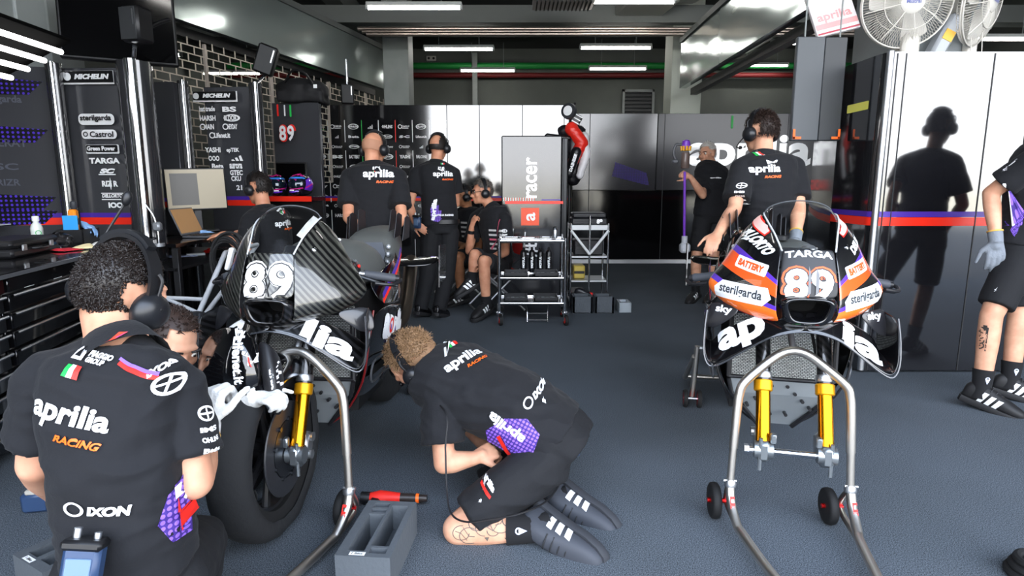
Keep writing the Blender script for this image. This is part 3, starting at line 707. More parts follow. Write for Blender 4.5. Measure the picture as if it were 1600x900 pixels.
def bike(label, race, with_wheel, group='race motorcycles'):
    t = thing('motorcycle', label, 'motorcycle', (0, 0, 0)); P = t
    FM = LIVERY if race else CARB; BK = BIKEK if race else CARB2
    # ---- side cowls
    AX = .305 if not with_wheel else .328
    ty_ = lambda y: -.03 + (y + .03) * (.40 if with_wheel else .44)
    YO = .09 if with_wheel else 0.0; DZ = .02 if with_wheel else .04; XS = .85 if with_wheel else .9
    TT = lambda p: (p[0] * (XS if p[0] > .1 else 1), ty_(p[1]) + YO, p[2] + DZ)
    S = [[(.085, .10, .985), (.112, .24, 1.035), (.13, .38, 1.075), (.138, .52, 1.10), (.132, .62, 1.105)],
         [(.092, .05, .93), (.145, .20, .985), (.18, .36, 1.03), (.20, .50, 1.05), (.20, .63, 1.05)],
         [(.095, .01, .875), (.165, .16, .92), (.215, .33, .955), (.24, .50, .975), (.245, .63, .975)],
         [(.098, -.025, .82), (.18, .12, .85), (.25, .30, .875), (.285, .49, .895), (.295, .61, .895)],
         [(.095, -.035, .765), (.19, .11, .778), (.285, .30, .80), (.345, .48, .83), (.36, .57, .835)],
         [(.075, .0, .745), (.15, .15, .74), (.24, .34, .755), (.29, .5, .775), (.30, .56, .785)]]
    S = [[TT(p) for p in r_] for r_ in S]
    cowl = {}
    for sd in (1, -1):
        m = MB(); m.grid([[V((x * sd, y, z)) for x, y, z in r] for r in S])
        cowl[sd] = mk('side_cowl', subd(m, 'side_cowl', [FM], 3, .006, off=-1 if sd > 0 else 1), P)
        m = MB()
        for (px_, py_, pz_) in ((.135, .09 + YO, DZ + 1.0), (.17, .27 + YO, DZ + 1.02), (.16, .07 + YO, DZ + .82), (.23, .22 + YO, DZ + .88)):
            h, n, _, _ = bvh(cowl[sd]).find_nearest(V((px_ * sd, py_, pz_)))
            n = n if n.x * sd > 0 else -n; m.lathe([(.009, -.002), (.009, .003), (.005, .005)], h, n, 10)
        m.obj('fastener', CHROME, cowl[sd])
    # ---- front plate and nose cone
    m = MB(); rows = []
    for k, (y, z, hw) in enumerate(((.11, .995, .083), (.095, .975, .086), (.05, .93, .091), (.01, .88, .095), (-.022, .835, .096))):
        rows.append([V((x * hw, ty_(y) + YO + .018 * (abs(x) ** 2) - .012, z + DZ)) for x in (-1, -.6, 0, .6, 1)])
    m.grid(rows); nose = mk('number_plate_panel', subd(m, 'plate', [SATK if race else CARB], 2, .006), P)
    def ring(y, wt, wb, zt, zb, n=24):
        o = []
        for k in range(n):
            a = 2 * pi * k / n; c, s = cos(a), sin(a); c = math.copysign(abs(c) ** .55, c); s = math.copysign(abs(s) ** .55, s)
            u = (s + 1) / 2; o.append(V((c * (wb + (wt - wb) * u), (y(u) if callable(y) else y) + YO, zb + (zt - zb) * u + DZ)))
        return o
    m = MB(); m.loft([ring(lambda u: .02 - .045 * u, .099, .10, .842, .715), ring(lambda u: -.03 - .022 * u, .088, .07, .838, .735), ring(lambda u: -.045 - .01 * u, .074, .05, .83, .752), ring(lambda u: -.03, .068, .045, .824, .757), ring(.10, .055, .035, .81, .77)], (False, False))
    nc = mk('nose_cone', subd(m, 'nose_cone', [BK], 1), P)
    m = MB(); m.loft([ring(.085, .062, .04, .815, .762), ring(.09, .03, .02, .80, .775)], (True, True)); m.obj('air_intake', mat('intake_shade', '030303', .9), nc)  # near-black plug paints in the shade deep inside the intake
    # ---- windscreen bubble over the gap between the cowls
    top = S[0]; rows = []
    for k, (ex, ey, ez) in enumerate(top):
        h = (.0, .02, .035, .045, .05)[k]; dy = (.0, -.03, -.035, -.03, -.02)[k]
        rows.append([V((ex * sin(q), ey + dy * cos(q), ez + h * cos(q))) for q in [rad(a) for a in (-90, -60, -30, 0, 30, 60, 90)]])
    m = MB(); m.grid(rows); ws = mk('windscreen', subd(m, 'windscreen', [SCREEN], 2), P)
    edge = mat('screen_edge', 'c9cdd0', .25)  # pale colour stands for reflections along the screen edges
    for sd in (1, -1): MB().tube(sp([(x * sd, y, z + .003) for x, y, z in top], 4), .003, 6).obj('screen_edge', edge, ws)
    MB().tube(sp(rows[-1], 4), .0022, 6).obj('screen_edge', mat('screen_rim_dark', '55585c', .3), ws)
    if not race:
        m = MB(); m.grid([[V((x + .001, y, z + .004)) for x, y, z in (top[1], top[2], top[3])], [V((x - .016, y - .008, z + .018)) for x, y, z in (top[1], top[2], top[3])]]); m.obj('white_strip', mat('worn_white', 'a9a9a4', .6), ws)
    # ---- front wings: chin blade sweeping down and curling up to an end plate
    path = [(0, -.02, .722, .10), (.06, -.02, .715, .11), (.13, .0, .69, .13), (.21, .05, .635, .15), (.29, .10, .578, .17), (.335, .13, .562, .18), (.358, .16, .60, .19), (.360, .20, .68, .19), (.352, .25, .76, .17)]
    path = [(x * .9, ty_(y) + YO, z + DZ - .005, c * .85) for x, y, z, c in path]
    wings = {}
    for sd in (1, -1):
        rows = []
        for k, (x, y, z, c) in enumerate(path):
            up = .72 if k < 5 else (.35 if k < 6 else .12); inn = 0 if k < 5 else (.02 if k == 5 else .05)
            rows.append([V((sd * (x - inn * q * .6), y + c * q * (1 - .35 * (k < 5)), z + c * up * q)) for q in (0, .33, .66, 1)])
        m = MB(); m.grid(rows); wings[sd] = mk('front_wing', subd(m, 'front_wing', [BK], 2, .008, off=0), P)
        MB().tube(sp([r[0] for r in rows], 3), .0035, 6).obj('wing_edge', mat('wing_edge_grey', '34363a', .25, coat=.8), wings[sd])
    for sd in (1, -1):
        m = MB(); m.grid([[V((sd * .19, .10 + YO, .765 + DZ)), V((sd * .25, .14 + YO, .775 + DZ)), V((sd * .30, .19 + YO, .775 + DZ))], [V((sd * .225, .11 + YO, .725 + DZ)), V((sd * .28, .14 + YO, .725 + DZ)), V((sd * .322, .18 + YO, .735 + DZ))], [V((sd * .285, .14 + YO, .675 + DZ)), V((sd * .31, .155 + YO, .675 + DZ)), V((sd * .328, .17 + YO, .685 + DZ))]]); wu = mk('wing_upper_panel', subd(m, 'wing_upper', [mat('wing_panel_dark', '232326', .3, coat=.5)], 2, .004), P)
        if race: a = Art(); a.text('sky', 0, 0, w=.066, h=.034, bold=.035); a.put('wing_lettering', [WHITE], wu, V((sd * .258, .13, .79)), V((.8 * sd, .5, 0)) * sd, (0, .1, 1), wu, .0025, .015)
    # ---- lower fairing
    B = [[(.28, .40, .75), (.30, .58, .745), (.28, .85, .70), (.25, 1.0, .66)], [(.265, .37, .62), (.29, .58, .60), (.27, .85, .55), (.23, 1.02, .50)],
         [(.235, .36, .46), (.25, .58, .43), (.22, .87, .38), (.19, 1.05, .36)], [(.15, .40, .32), (.16, .60, .28), (.14, .90, .25), (.11, 1.1, .25)], [(.065, .44, .245), (.06, .62, .19), (.05, .95, .18), (.035, 1.15, .2)]]
    lowf = {}
    for sd in (1, -1):
        m = MB(); m.grid([[V((x * sd, y, z)) for x, y, z in r] for r in B]); lowf[sd] = mk('lower_fairing', subd(m, 'lower_fairing', [BIKEK], 2, .005), P)
        MB().tube(sp([(r[0][0] * sd, r[0][1] - .002, r[0][2]) for r in B], 4), .0045, 6).obj('front_edge', mat('edge_red', '6a1416', .3) if not race else SATK, lowf[sd])
        m = MB(); m.grid([[V((sd * x, y, z)) for x, y, z in r] for r in ([(.255, .43, .50), (.262, .60, .50), (.24, .85, .44)], [(.236, .43, .45), (.247, .60, .45), (.225, .85, .40)])])
        m.obj('duct_shade', mat('intake_shade', '030303', .9), lowf[sd])  # near-black sheet painted in for the shade inside the duct
        m = MB(); m.tube(sp([V((sd * x, y, z)) for x, y, z in ((.27, .41, .53), (.276, .6, .52), (.25, .88, .45), (.243, .87, .38), (.262, .6, .44), (.255, .42, .44))], 5, True), .005, 6, closed=True); m.obj('duct_rim', mat('rim_grey', '4c4e52', .3), lowf[sd])
    # ---- radiators and dark engine mass
    m = MB(); m.loft([[V((sx_ * wv, y, z)) for sx_, y_ in ((-1, 0), (1, 0), (1, .03), (-1, .03)) for y in (yy + y_,)] for z, wv, yy in ((.765, .20, .38), (.475, .205, .36))]); m.obj('upper_radiator', RADM, P, smooth=0)
    m = MB(); m.loft([[V((sx_ * wv, yy + y_, z)) for sx_, y_ in ((-1, 0), (1, 0), (1, .03), (-1, .03))] for z, wv, yy in ((.465, .20, .355), (.40, .185, .365), (.255, .065, .42))]); m.obj('lower_radiator', mat('oil_cooler_core', '9aa0a3', .4, metal=.5), P, smooth=0)
    MATS['oil_cooler_core'].node_tree  # plain core
    m = MB()
    for x in (-.2, .2): m.tube([(x, .375, .74), (x, .355, .47)], .011, 8)
    for z, wv, y in ((.47, .2, .352), (.74, .2, .378)): m.tube([(-wv, y, z), (wv, y, z)], .008, 8)
    m.obj('radiator_frame', SATK, P)
    m = MB()
    for sd in (1, -1):
        m.tube([(sd * .2, .35, .462), (sd * .185, .355, .40), (sd * .067, .412, .25)], .009, 8)
        for q in range(5): m.cyl((sd * (.03 + .03 * q % .12), .37 + .004 * q, .44 - .03 * q), (sd * (.03 + .03 * q % .12), .35, .44 - .03 * q), .007, n=8)
    m.obj('cooler_rail', SATK, P)
    m = MB(); m.loft([[V((x * q, y, z)) for x, z in ((-.18, .3), (.18, .3), (.2, .55), (.2, .8), (-.2, .8), (-.2, .55))] for y, q in ((.46, 1), (.8, 1), (1.12, .7))]); m.obj('engine', mat('engine_black', '0b0b0c', .6), P)
    # ---- fork
    def fk(z): return (.61 * 0 + (z - AX) * .445)
    for sd in (1, -1):
        x = sd * .105; A = lambda z: V((x, fk(z), z))
        f = MB(); f.cyl(A(.53), A(.95), .027, n=18); fo = f.obj('fork_leg', CARB2, P)
        MB().cyl(A(.335), A(.52), .0255, n=20).obj('gold_tube', GOLD, fo, smooth=60)
        MB().lathe([(.029, 0), (.033, .004), (.033, .038), (.029, .042)], A(.50), A(1) - A(.5), 20).obj('gold_collar', mat('gold_collar', 'f0a818', .35, metal=.7), fo)
        MB().lathe([(.029, 0), (.031, .004), (.031, .022), (.029, .026)], A(.543), A(1) - A(.5), 20).obj('silver_collar', ALU, fo)
        m = MB(); c = A(.308); m.box(c, (.045, .06, .075), bev=.012); m.cyl(c + V((-.032, 0, 0)), c + V((.032, 0, 0)), .03, n=16)
        m.box(c + V((0, .035, -.03)), (.035, .05, .05), bev=.01); m.cyl(c + V((sd * .012, -.02, .05)), c + V((sd * .012, -.02, -.07)), .007, n=8); m.box(c + V((-sd * .03, -.01, .05)), (.02, .025, .035), bev=.004)
        m.obj('axle_clamp', mat('cast_alloy', '9aa0a4', .35, metal=.9), fo)
        m = MB(); c = A(.335) + V((sd * .0, .055, -.02)); m.box(c, (.05, .07, .10), Matrix.Rotation(-.4, 3, 'X'), bev=.014)
        for q in (-.03, .03): m.cyl(c + V((sd * .02, q * .3, q)), c + V((sd * .035, q * .3, q)), .017, n=14)
        m.obj('brake_caliper', mat('caliper_metal', 'b3b6b8', .3, metal=.9), fo)
    MB().cyl((-.165, 0, AX), (.135, 0, AX), .0125, n=16).obj('axle', CHROME, P)
    m = MB(); m.cyl((-.17, 0, AX), (-.155, 0, AX), .019, n=6); m.obj('axle_nut', CHROME, P)
    m = MB(); m.box((0, .185, .74), (.27, .07, .045), Matrix.Rotation(.42, 3, 'X'), bev=.012); m.obj('triple_clamp', SATK, P)
    # ---- front wheel wrapped in a tyre warmer, mudguard
    if with_wheel:
        ax = V((1, 0, 0)); O = V((0, 0, .328))
        tyre = MB(); prof = [(.215, -.045), (.245, -.058), (.275, -.058), (.297, -.035), (.303, 0), (.297, .035), (.275, .058), (.245, .058), (.215, .045)]
        tyre.lathe(prof + [prof[0]], O, ax, 48, (False, False)); ty = tyre.obj('front_tyre', RUBBER, P, smooth=60)
        wp = [(.246, .064), (.256, .071), (.285, .072), (.307, .055), (.318, .02), (.318, -.02), (.307, -.055), (.285, -.072), (.256, -.071), (.246, -.064)]
        m = MB(); rings = []
        x_, y_, d_ = basis(ax); n = 72
        for r, h in wp:
            rings.append([O + d_ * (h + .004 * noise.noise(V((j * .35, r * 20, 1)))) + (x_ * cos(2 * pi * j / n) + y_ * sin(2 * pi * j / n)) * (r + .006 * noise.noise(V((j * .5, h * 25, 4)))) for j in range(n)])
        m.loft(rings, (False, False)); m.obj('tyre_warmer', CLOTH, P, smooth=80)
        rm = MB(); rm.lathe([(.222, -.042), (.222, -.03), (.205, -.025), (.205, .025), (.222, .03), (.222, .042)], O, ax, 40, (False, False)); rmo = rm.obj('front_rim', mat('rim_black', '1a1a1c', .3), P, smooth=40)
        m = MB()
        for k in range(7):
            a = 2 * pi * k / 7; d = V((0, cos(a), sin(a))); m.tube([O + d * .03, O + d * .12, O + d * .21], [.02, .013, .016], 8)
        m.lathe([(.04, -.05), (.04, .05)], O, ax, 20); m.obj('spoke_set', MATS['rim_black'], rmo)
        for sd in (1, -1):
            m = MB(); m.lathe([(.165, 0), (.168, .004), (.165, .008), (.105, .008), (.105, 0)], O + ax * (sd * .066 - .004), ax, 40, (False, False)); m.obj('brake_disc', mat('carbon_disc', '232427', .45), P, smooth=40)
            m = MB(); m.lathe([(.10, 0), (.10, .006)], O + ax * (sd * .064), ax, 24)
            for k in range(9): a = 2 * pi * k / 9; m.cyl(O + V((sd * .06, .104 * cos(a), .104 * sin(a))), O + V((sd * .078, .104 * cos(a), .104 * sin(a))), .009, n=8)
            m.obj('disc_carrier', mat('carrier_black', '3a3c40', .3, metal=.8), P)
            m = MB(); m.lathe([(.018, 0), (.02, .012), (.012, .018)], O + ax * (sd * .085), ax * sd, 14); m.obj('red_spindle_cap', mat('anodised_red', 'd02020', .25, metal=.8), P)
        rows = []
        for k in range(8):
            a = rad(112 - k * 8.5); rr = .338
            rows.append([O + V((x, -rr2 * -cos(a) * -1, rr2 * sin(a))) for x, rr2 in ((-.092, .25), (-.096, .30), (-.07, .332), (0, .345), (.07, .332), (.096, .30), (.092, .25))])
        m = MB(); m.grid([[V((p.x, O.y + (p.y - O.y), p.z)) for p in r] for r in rows]); fe = mk('mudguard', subd(m, 'mudguard', [BIKEK], 1, .004), P)
    # ---- handlebars
    for sd in (1, -1):
        a, b = V((sd * .13, .25 + YO, .925)), V((sd * .355, .36 + YO, .875)); d = (b - a).normalized()
        h = MB().cyl(a, b, .011, n=14).obj('handlebar', ALU, P)
        MB().lathe([(.017, 0), (.0185, .006), (.0165, .02), (.0175, .06), (.0165, .10), (.0185, .118), (.0175, .124)], b - d * .122, d, 18).obj('grip', mat('grip_grey', '3c3f45', .6), h)
        m = MB(); m.cyl(b, b + d * .018, .0165, n=14); m.obj('bar_end', SATK, h)
        m = MB(); m.tube(sp([a + d * .10 + V((0, -.04, .0)), a + d * .16 + V((sd * .01, -.055, -.01)), b - d * .03 + V((0, -.05, -.02)), b + V((sd * .02, -.03, -.025))], 5), [.008, .006], 8); m.obj('lever', mat('lever_black', '2b2d30', .35, metal=.6), h)
        m = MB(); m.tube(sp([b + d * .016, b + d * .035 + V((0, -.03, 0)), b + d * .015 + V((0, -.085, -.01)), b - d * .05 + V((0, -.10, -.012))], 5), .007, 8); m.obj('lever_guard', SATK, h)
        m = MB(); m.box(a + d * .09, (.05, .05, .05), bev=.008); m.box(a + d * .085 + V((0, -.03, .03)), (.03, .03, .05), Matrix.Rotation(.3, 3, 'Y'), bev=.006); m.lathe([(.022, 0), (.024, .01), (.022, .045)], a + d * .06 + V((0, -.05, .015)), (0, .1, 1), 16); m.obj('switch_block', SATK, h)
        m = MB()
        for q in range(7): m.cyl(a + d * (.07 + .012 * (q % 4)) + V((0, .01, .03)), a + d * (.07 + .012 * (q % 4)) + V((0, -.015 + .018 * (q // 4), .052 - .02 * (q // 4))), .0055, n=8)
        m.obj('button_cap', mat('button_silver', 'a8abad', .3, metal=.8), h)
        m = MB(); m.ell(a + d * .115 + V((0, -.005, .03)), .007); m.ell(a + d * .095 + V((0, -.035, -.01)), .006); m.obj('red_button', RED, h)
        m = MB(); m.tube(sp([a + d * .07 + V((0, -.05, 0)), V((sd * .10, .20, .92)), V((sd * .07, .28, .80)), V((sd * .09, .20, .62))], 6), .006, 8); m.obj('brake_hose', RUBBER, h)
    m = MB(); m.box((0, .27 + YO, .985), (.13, .02, .07), Matrix.Rotation(-.6, 3, 'X'), bev=.008); m.obj('dash_display', SATK, P)
    m = MB(); m.lathe([(.03, 0), (.03, .04), (.02, .05)], (.075, .40 + YO, .965), (0, 0, 1), 16); m.lathe([(.025, 0), (.025, .03)], (-.075, .40 + YO, .965), (0, 0, 1), 16); m.obj('fork_cap', ALU, P)
    m = MB(); m.box((0, .30, .955), (.22, .16, .03), bev=.008); m.obj('top_yoke', SATK, P)
    # ---- tank, seat, tail
    def sup(y, zc, hw, hh, ex=.62, n=28, lean=0):
        o = []
        for k in range(n):
            a = 2 * pi * k / n; c, s = cos(a), sin(a); c = math.copysign(abs(c) ** ex, c); s = math.copysign(abs(s) ** ex, s)
            o.append(V((c * hw * (1 - .18 * s), y + lean * s, zc + s * hh)))
        return o
    m = MB(); m.loft([sup(.44, .90, .09, .04, lean=.02), sup(.50, .91, .155, .085, lean=.02), sup(.62, .915, .20, .11), sup(.78, .90, .215, .115), sup(.93, .86, .20, .10), sup(1.04, .82, .14, .07), sup(1.08, .81, .10, .05)])
    mk('tank', subd(m, 'tank', [TANKM], 1), P)
    m = MB(); m.cyl((0, .60, 1.02), (0, .60, 1.037), .035, n=20); m.obj('filler_cap', SATK, P)
    m = MB(); m.loft([sup(1.0, .80, .13, .03), sup(1.12, .81, .14, .035), sup(1.24, .83, .14, .035), sup(1.30, .85, .13, .03)]); mk('seat', subd(m, 'seat', [mat('seat_foam', '26282b', .8)], 1), P)
    m = MB(); m.loft([sup(1.22, .87, .12, .075, .4, lean=.035), sup(1.27, .90, .15, .095, .4, lean=.03), sup(1.45, .93, .135, .09, .5), sup(1.62, .97, .09, .05, .6), sup(1.70, .985, .05, .02)])
    tl = mk('tail_unit', subd(m, 'tail', [BIKEK if race else TANKM], 1), P)
    m = MB(); m.prism([(-.095, -.06), (.095, -.06), (.11, .0), (.09, .065), (-.09, .065), (-.11, 0)], frame((0, 1.215, .885), (1, 0, 0), (0, .35, 1)), .012); m.obj('seat_pad', mat('pad_grey', '4a4e55', .7), tl)
    m = MB()
    for sd in (1, -1):
        for q in (-.04, 0, .04): m.ell((sd * .118, 1.23 + .3 * q, .885 + q), .014, nu=10, nv=6)
    m.obj('pad_bolt', mat('bolt_pale', 'b9bcbf', .4, metal=.5), tl)
    for sd in (1, -1):
        for k, (x, y) in enumerate(((.085, 1.36), (.125, 1.33), (.158, 1.38))):
            m = MB(); m.prism([(0, 0), (.16, 0), (.17, .11), (.10, .13), (.06, .125)], frame((sd * x, y, .985 - .02 * k), (0, 1, .05), (sd * .05, 0, 1)), .004 * sd); m.obj('tail_fin', SATK, tl)
    for sd in (1, -1):
        m = MB(); m.grid([[V((sd * .05, 1.42, .80)), V((sd * .2, 1.45, .79)), V((sd * .34, 1.5, .80))], [V((sd * .05, 1.60, .84)), V((sd * .2, 1.62, .83)), V((sd * .34, 1.66, .85))]]); rw = mk('rear_wing', subd(m, 'rear_wing', [BIKEK], 1, .012), P)
        m = MB(); m.prism([(0, -.13), (.2, -.10), (.22, .10), (.03, .11)], frame((sd * .345, 1.46, .80), (0, 1, 0), (0, 0, 1)), .006 * sd); m.obj('end_plate', BIKEK, rw)
        m = MB(); m.cyl((sd * .1, 1.45, .80), (sd * .08, 1.40, .87), .008); m.obj('wing_stay', SATK, rw)
    # ---- side covers with stripe, rear wheel, swingarm
    for sd in (1, -1):
        m = MB(); m.grid([[V((sd * x, y, z)) for x, y, z in r] for r in ([(.19, .60, .86), (.225, .80, .88), (.22, 1.0, .90), (.15, 1.25, .93)], [(.23, .58, .78), (.26, .78, .78), (.25, 1.0, .80), (.16, 1.3, .84)], [(.27, .60, .73), (.27, .8, .70), (.25, 1.0, .68), (.16, 1.35, .74)])])
        sc_ = mk('side_cover', subd(m, 'side_cover', [BIKEK], 2, .005), P)
        for dz, mm, nm in ((0, STRIPE_R, 'red_stripe'), (.022, STRIPE_P, 'purple_stripe')):
            m = MB(); pp = sp([V((sd * x, y, z + dz)) for x, y, z in ((.275, .57, .745), (.272, .72, .80), (.262, .88, .85), (.235, 1.06, .905))], 5); m.grid([pp, [p + V((-sd * .004, 0, .024)) for p in pp]]); m.obj(nm, mm, sc_)
    O = V((0, 1.43, .345)); ax = V((1, 0, 0))
    m = MB(); m.lathe([(.20, -.09), (.25, -.10), (.30, -.095), (.335, -.06), (.345, 0), (.335, .06), (.30, .095), (.25, .10), (.20, .09), (.20, -.09)], O, ax, 44, (False, False)); m.obj('rear_tyre_warmer' if not race else 'rear_tyre', CLOTH if not race else RUBBER, P, smooth=60)
    m = MB(); m.lathe([(.2, -.08), (.19, 0), (.2, .08)], O, ax, 32, (False, False))
    for k in range(6): a = 2 * pi * k / 6; m.tube([O + V((0, cos(a), sin(a))) * .02, O + V((0, cos(a), sin(a))) * .195], .018, 8)
    m.obj('rear_rim', mat('rim_black', '1a1a1c', .3), P)
    for sd in (1, -1):
        m = MB(); m.loft([[V((sd * (.13 + q * .012), y, z + s * hh)) for q, s in ((-1, -1), (1, -1), (1, 1), (-1, 1))] for y, z, hh in ((.95, .42, .07), (1.2, .40, .06), (1.45, .345, .045), (1.5, .34, .03))]); m.obj('swingarm', CARB2, P)
    m = MB(); m.tube(sp([(.16, 1.0, .5), (.2, 1.2, .55), (.17, 1.5, .75), (.15, 1.62, .8)], 6), [.03, .045], 14); m.obj('exhaust', mat('titanium', '8d8277', .3, metal=1), P)
    return t, cowl, nose, nc, wings, lowf, P
def place(t, loc, rz): t.location = loc; t.rotation_euler = (0, 0, rz)
# ---- race-liveried motorcycle
bk, cowl, nose, nc, wings, lowf, P = bike('motorcycle in black, orange and purple livery with no front wheel, held on a stand', True, False)
OC = V((0, -.03, .945)); NV = V((0, .62, .78))
a = Art()
a.text('89', 0, -.014, w=.178, h=.126, bold=.085, m=0, space=1.12); a.text('89', 0, -.014, w=.164, h=.113, bold=.06, m=1, space=1.12); a.text('89', 0, -.014, w=.154, h=.104, bold=.035, m=2, space=1.12)
a.poly([(-.006, -.05), (-.002, .045), (.004, .02), (.003, -.06)], m=5); a.poly([(.018, -.05), (.022, .04), (.03, .02), (.027, -.055)], m=5)
MORANGE = mat('number_orange', 'ff5a1c', .4)
a.put('race_number', [MORANGE, BLACKV, mat('number_white', 'eceae6', .4), BLACKV, MORANGE, mat('number_shade_grey', '6a6a6c', .4)], nose, OC, (1, 0, 0), NV, nose, .0012, .02)
a = Art(); a.text('TARGA', 0, 0, w=.15, h=.024, bold=.03); a.put('plate_lettering', [WHITE], nose, (0, .01, 1.026), (1, 0, 0), NV, nose, .002, .02)
a = Art()
for q, mi in ((-1, 0), (0, 1), (1, 2)): a.poly([(q * .036 - .015, -.007), (q * .036 + .01, -.007), (q * .036 + .015, .007), (q * .036 - .01, .007)], mi)
a.put('flag_mark', [GREEN, WHITE, RED], nc, (0, -.02, .768), (1, 0, 0), (0, .5, .8), nc, .002, .02)
for sd in (1, -1):
    U = V((.62 * sd, .62, .25)).normalized() * sd; VV = V((-.12 * sd, -.1, .95))
    def on(x, y, z): return V((sd * x, y, z))
    a = Art(); a.poly([(-.12, -.035), (.10, -.03), (.13, .0), (.11, .035), (-.09, .03), (-.125, .0)], 0); a.text('sterilgarda', .0, 0, w=.19, h=.042, bold=.02, m=1)
    a.put('sponsor_patch', [WHITE, mat('dark_print', '33373d', .5)], cowl[sd], on(.20, .09, .868), V((.80 * sd, .58, .04)) * sd, (0, 0, 1), cowl[sd], .0018, .02)
    a = Art(); a.rect(0, 0, .15, .042, r=.006); a.text('BATTERY', 0, 0, w=.12, h=.024, bold=.06, m=1); a.put('sponsor_patch', [WHITE, MORANGE], cowl[sd], on(.17, .09, .966), V((.72 * sd, .66, .16)) * sd, (0, 0, 1), cowl[sd], .0018, .02)
    a = Art(); a.text('DELLORTO' if sd < 0 else 'DELBES', 0, 0, w=.14, h=.032, bold=.06); a.put('cowl_lettering', [WHITE], cowl[sd], on(.17, .17, 1.045), V((.3 * sd, .5, .3)) * sd if sd > 0 else V((.30, -.2, -.9)), (V((-.4, .2, 1)) if sd > 0 else V((.9, .35, .3))), cowl[sd], .0018, .02)
    a = Art(); a.rect(0, 0, .16, .03, m=0); a.rect(0, 0, .15, .022, m=1); a.text('RACING', 0, 0, w=.12, h=.014, bold=.06, m=0); a.put('red_strip', [RED, mat('strip_pink', 'f2b8ae', .4), RED], cowl[sd], on(.135, .18, 1.11), V((.16 * sd, .85, .3)) * sd, V((-.1 * sd, -.3, 1)), cowl[sd], .0018, .02)
    a = Art(); a.text('ap' if sd < 0 else 'ia', 0, 0, w=.19, h=.09 if sd > 0 else .12, bold=.04); a.put('wing_lettering', [WHITE], wings[sd], on(.19, .06, .705), V((.84 * sd, .28, -.5)) * sd, V((.42 * sd, .45, .8)), wings[sd], .003, .02)
    a = Art(); a.text('aprilia', 0, 0, w=.4, h=.16, bold=.06); a.text('aprilia', .01, -.012, w=.4, h=.16, bold=.06, m=1); a.put('fairing_lettering', [PURPLE, WHITE], lowf[sd], on(.28, .66, .60), (0, sd, -.25 * sd), (0, .2, 1), lowf[sd], .002, .03)
place(bk, (1.01, 2.07, 0), rad(-14))
# ---- bare carbon motorcycle
bk2, cowl, nose, nc, wings, lowf, P = bike('bare carbon motorcycle with white number and black cloth tyre warmer on the front wheel', False, True)
a = Art(); a.text('89', 0, 0, w=.20, h=.15, bold=.06, m=0, space=1.08); a.text('89', 0, 0, w=.186, h=.136, bold=.045, m=1, space=1.08); a.text('89', 0, 0, w=.176, h=.126, bold=.024, m=2, space=1.08)
a.line([(-.01, .04), (.012, .0), (-.012, -.06)], .004, m=3); a.line([(.0, .06), (-.008, .02), (.01, -.05)], .003, m=3)
NW = mat('number_white', 'eceae6', .4); a.put('race_number', [NW, BLACKV, NW, BLACKV, NW], nose, (0, .06, .925), (1, 0, 0), NV, nose, .0012, .02)
for sd in (1, -1):
    def on(x, y, z): return V((sd * x, y, z))
    a = Art(); a.text('lia' if sd > 0 else 'ap', 0, 0, w=.21, h=.09, bold=.04); a.put('wing_lettering', [WHITE], wings[sd], on(.19, .14, .69), V((.84 * sd, .28, -.5)) * sd, V((.42 * sd, .45, .8)), wings[sd], .003, .02)
    a = Art(); a.text('aprilia', .01, -.01, w=.42, h=.2, bold=.09, m=0); a.text('aprilia', 0, 0, w=.42, h=.2, bold=.06, m=1); a.ring(-.09, .01, .035, .014, m=2); a.put('fairing_lettering', [PURPLE, WHITE, RED], lowf[sd], on(.28, .72, .60), (0, sd, -.3 * sd), (0, .3, 1), lowf[sd], .002, .03)
place(bk2, (-.87, 2.07, 0), rad(-4))
W_ = lambda rows: [[at(*p) for p in r] for r in rows]
m = MB(); m.grid(W_([[(322, 522, 2.12), (350, 506, 2.03), (385, 512, 1.99), (404, 532, 2.03)], [(306, 560, 2.08), (340, 545, 1.97), (378, 550, 1.94), (409, 568, 1.99)], [(304, 600, 2.08), (338, 602, 1.97), (380, 606, 1.94), (411, 612, 1.99)], [(325, 625, 2.1), (345, 628, 2.0), (378, 630, 1.97), (404, 630, 2.02)]])); bd = mk('brake_duct_cover', subd(m, 'brake_duct_cover', [mat('duct_gloss', '09090b', .08, coat=1)], 2, .006), bk2)
nn_ = at(360, 560, 1) - CAM
a = Art(); a.ring(-.082, 0, .02, .009); a.disc(-.082, 0, .006); a.text('Lifenet.it', .022, 0, w=.15, h=.034, bold=.035); a.put('duct_lettering', [WHITE], bd, at(357, 556, 1.9), at(362, 592, 1.9) - at(355, 522, 1.9), at(380, 556, 1.9) - at(340, 556, 1.9), bd, .003, .015)
a = Art(); a.text('SC', 0, 0, w=.07, h=.03, bold=.06, shear=.2); a.rect(0, .022, .08, .008, m=1); a.put('duct_lettering', [WHITE, RED], bd, at(388, 556, 1.9), at(394, 584, 1.9) - at(386, 532, 1.9), at(410, 556, 1.9) - at(370, 556, 1.9), bd, .003, .015)
m = MB(); m.grid(W_([[(400, 528, 2.05), (420, 534, 2.01), (438, 556, 2.06)], [(408, 575, 2.0), (426, 578, 1.97), (444, 592, 2.03)], [(414, 622, 1.98), (430, 626, 1.96), (444, 630, 2.02)], [(424, 645, 2.0), (434, 650, 1.99), (440, 646, 2.03)]])); fd = mk('fork_cover', subd(m, 'fork_cover', [SATK], 2, .005), bk2)
for px_, t_, w_ in ((418, 'OHLINS', .09), (432, 'BREMBO', .085)): a = Art(); a.text(t_, 0, 0, w=w_, h=.016, bold=.04); a.put('cover_lettering', [WHITE], fd, at(px_, 588, 1.9), at(px_ + 5, 610, 1.9) - at(px_ - 4, 566, 1.9), at(px_ + 10, 588, 1.9) - at(px_ - 10, 588, 1.9), fd, .003, .015)
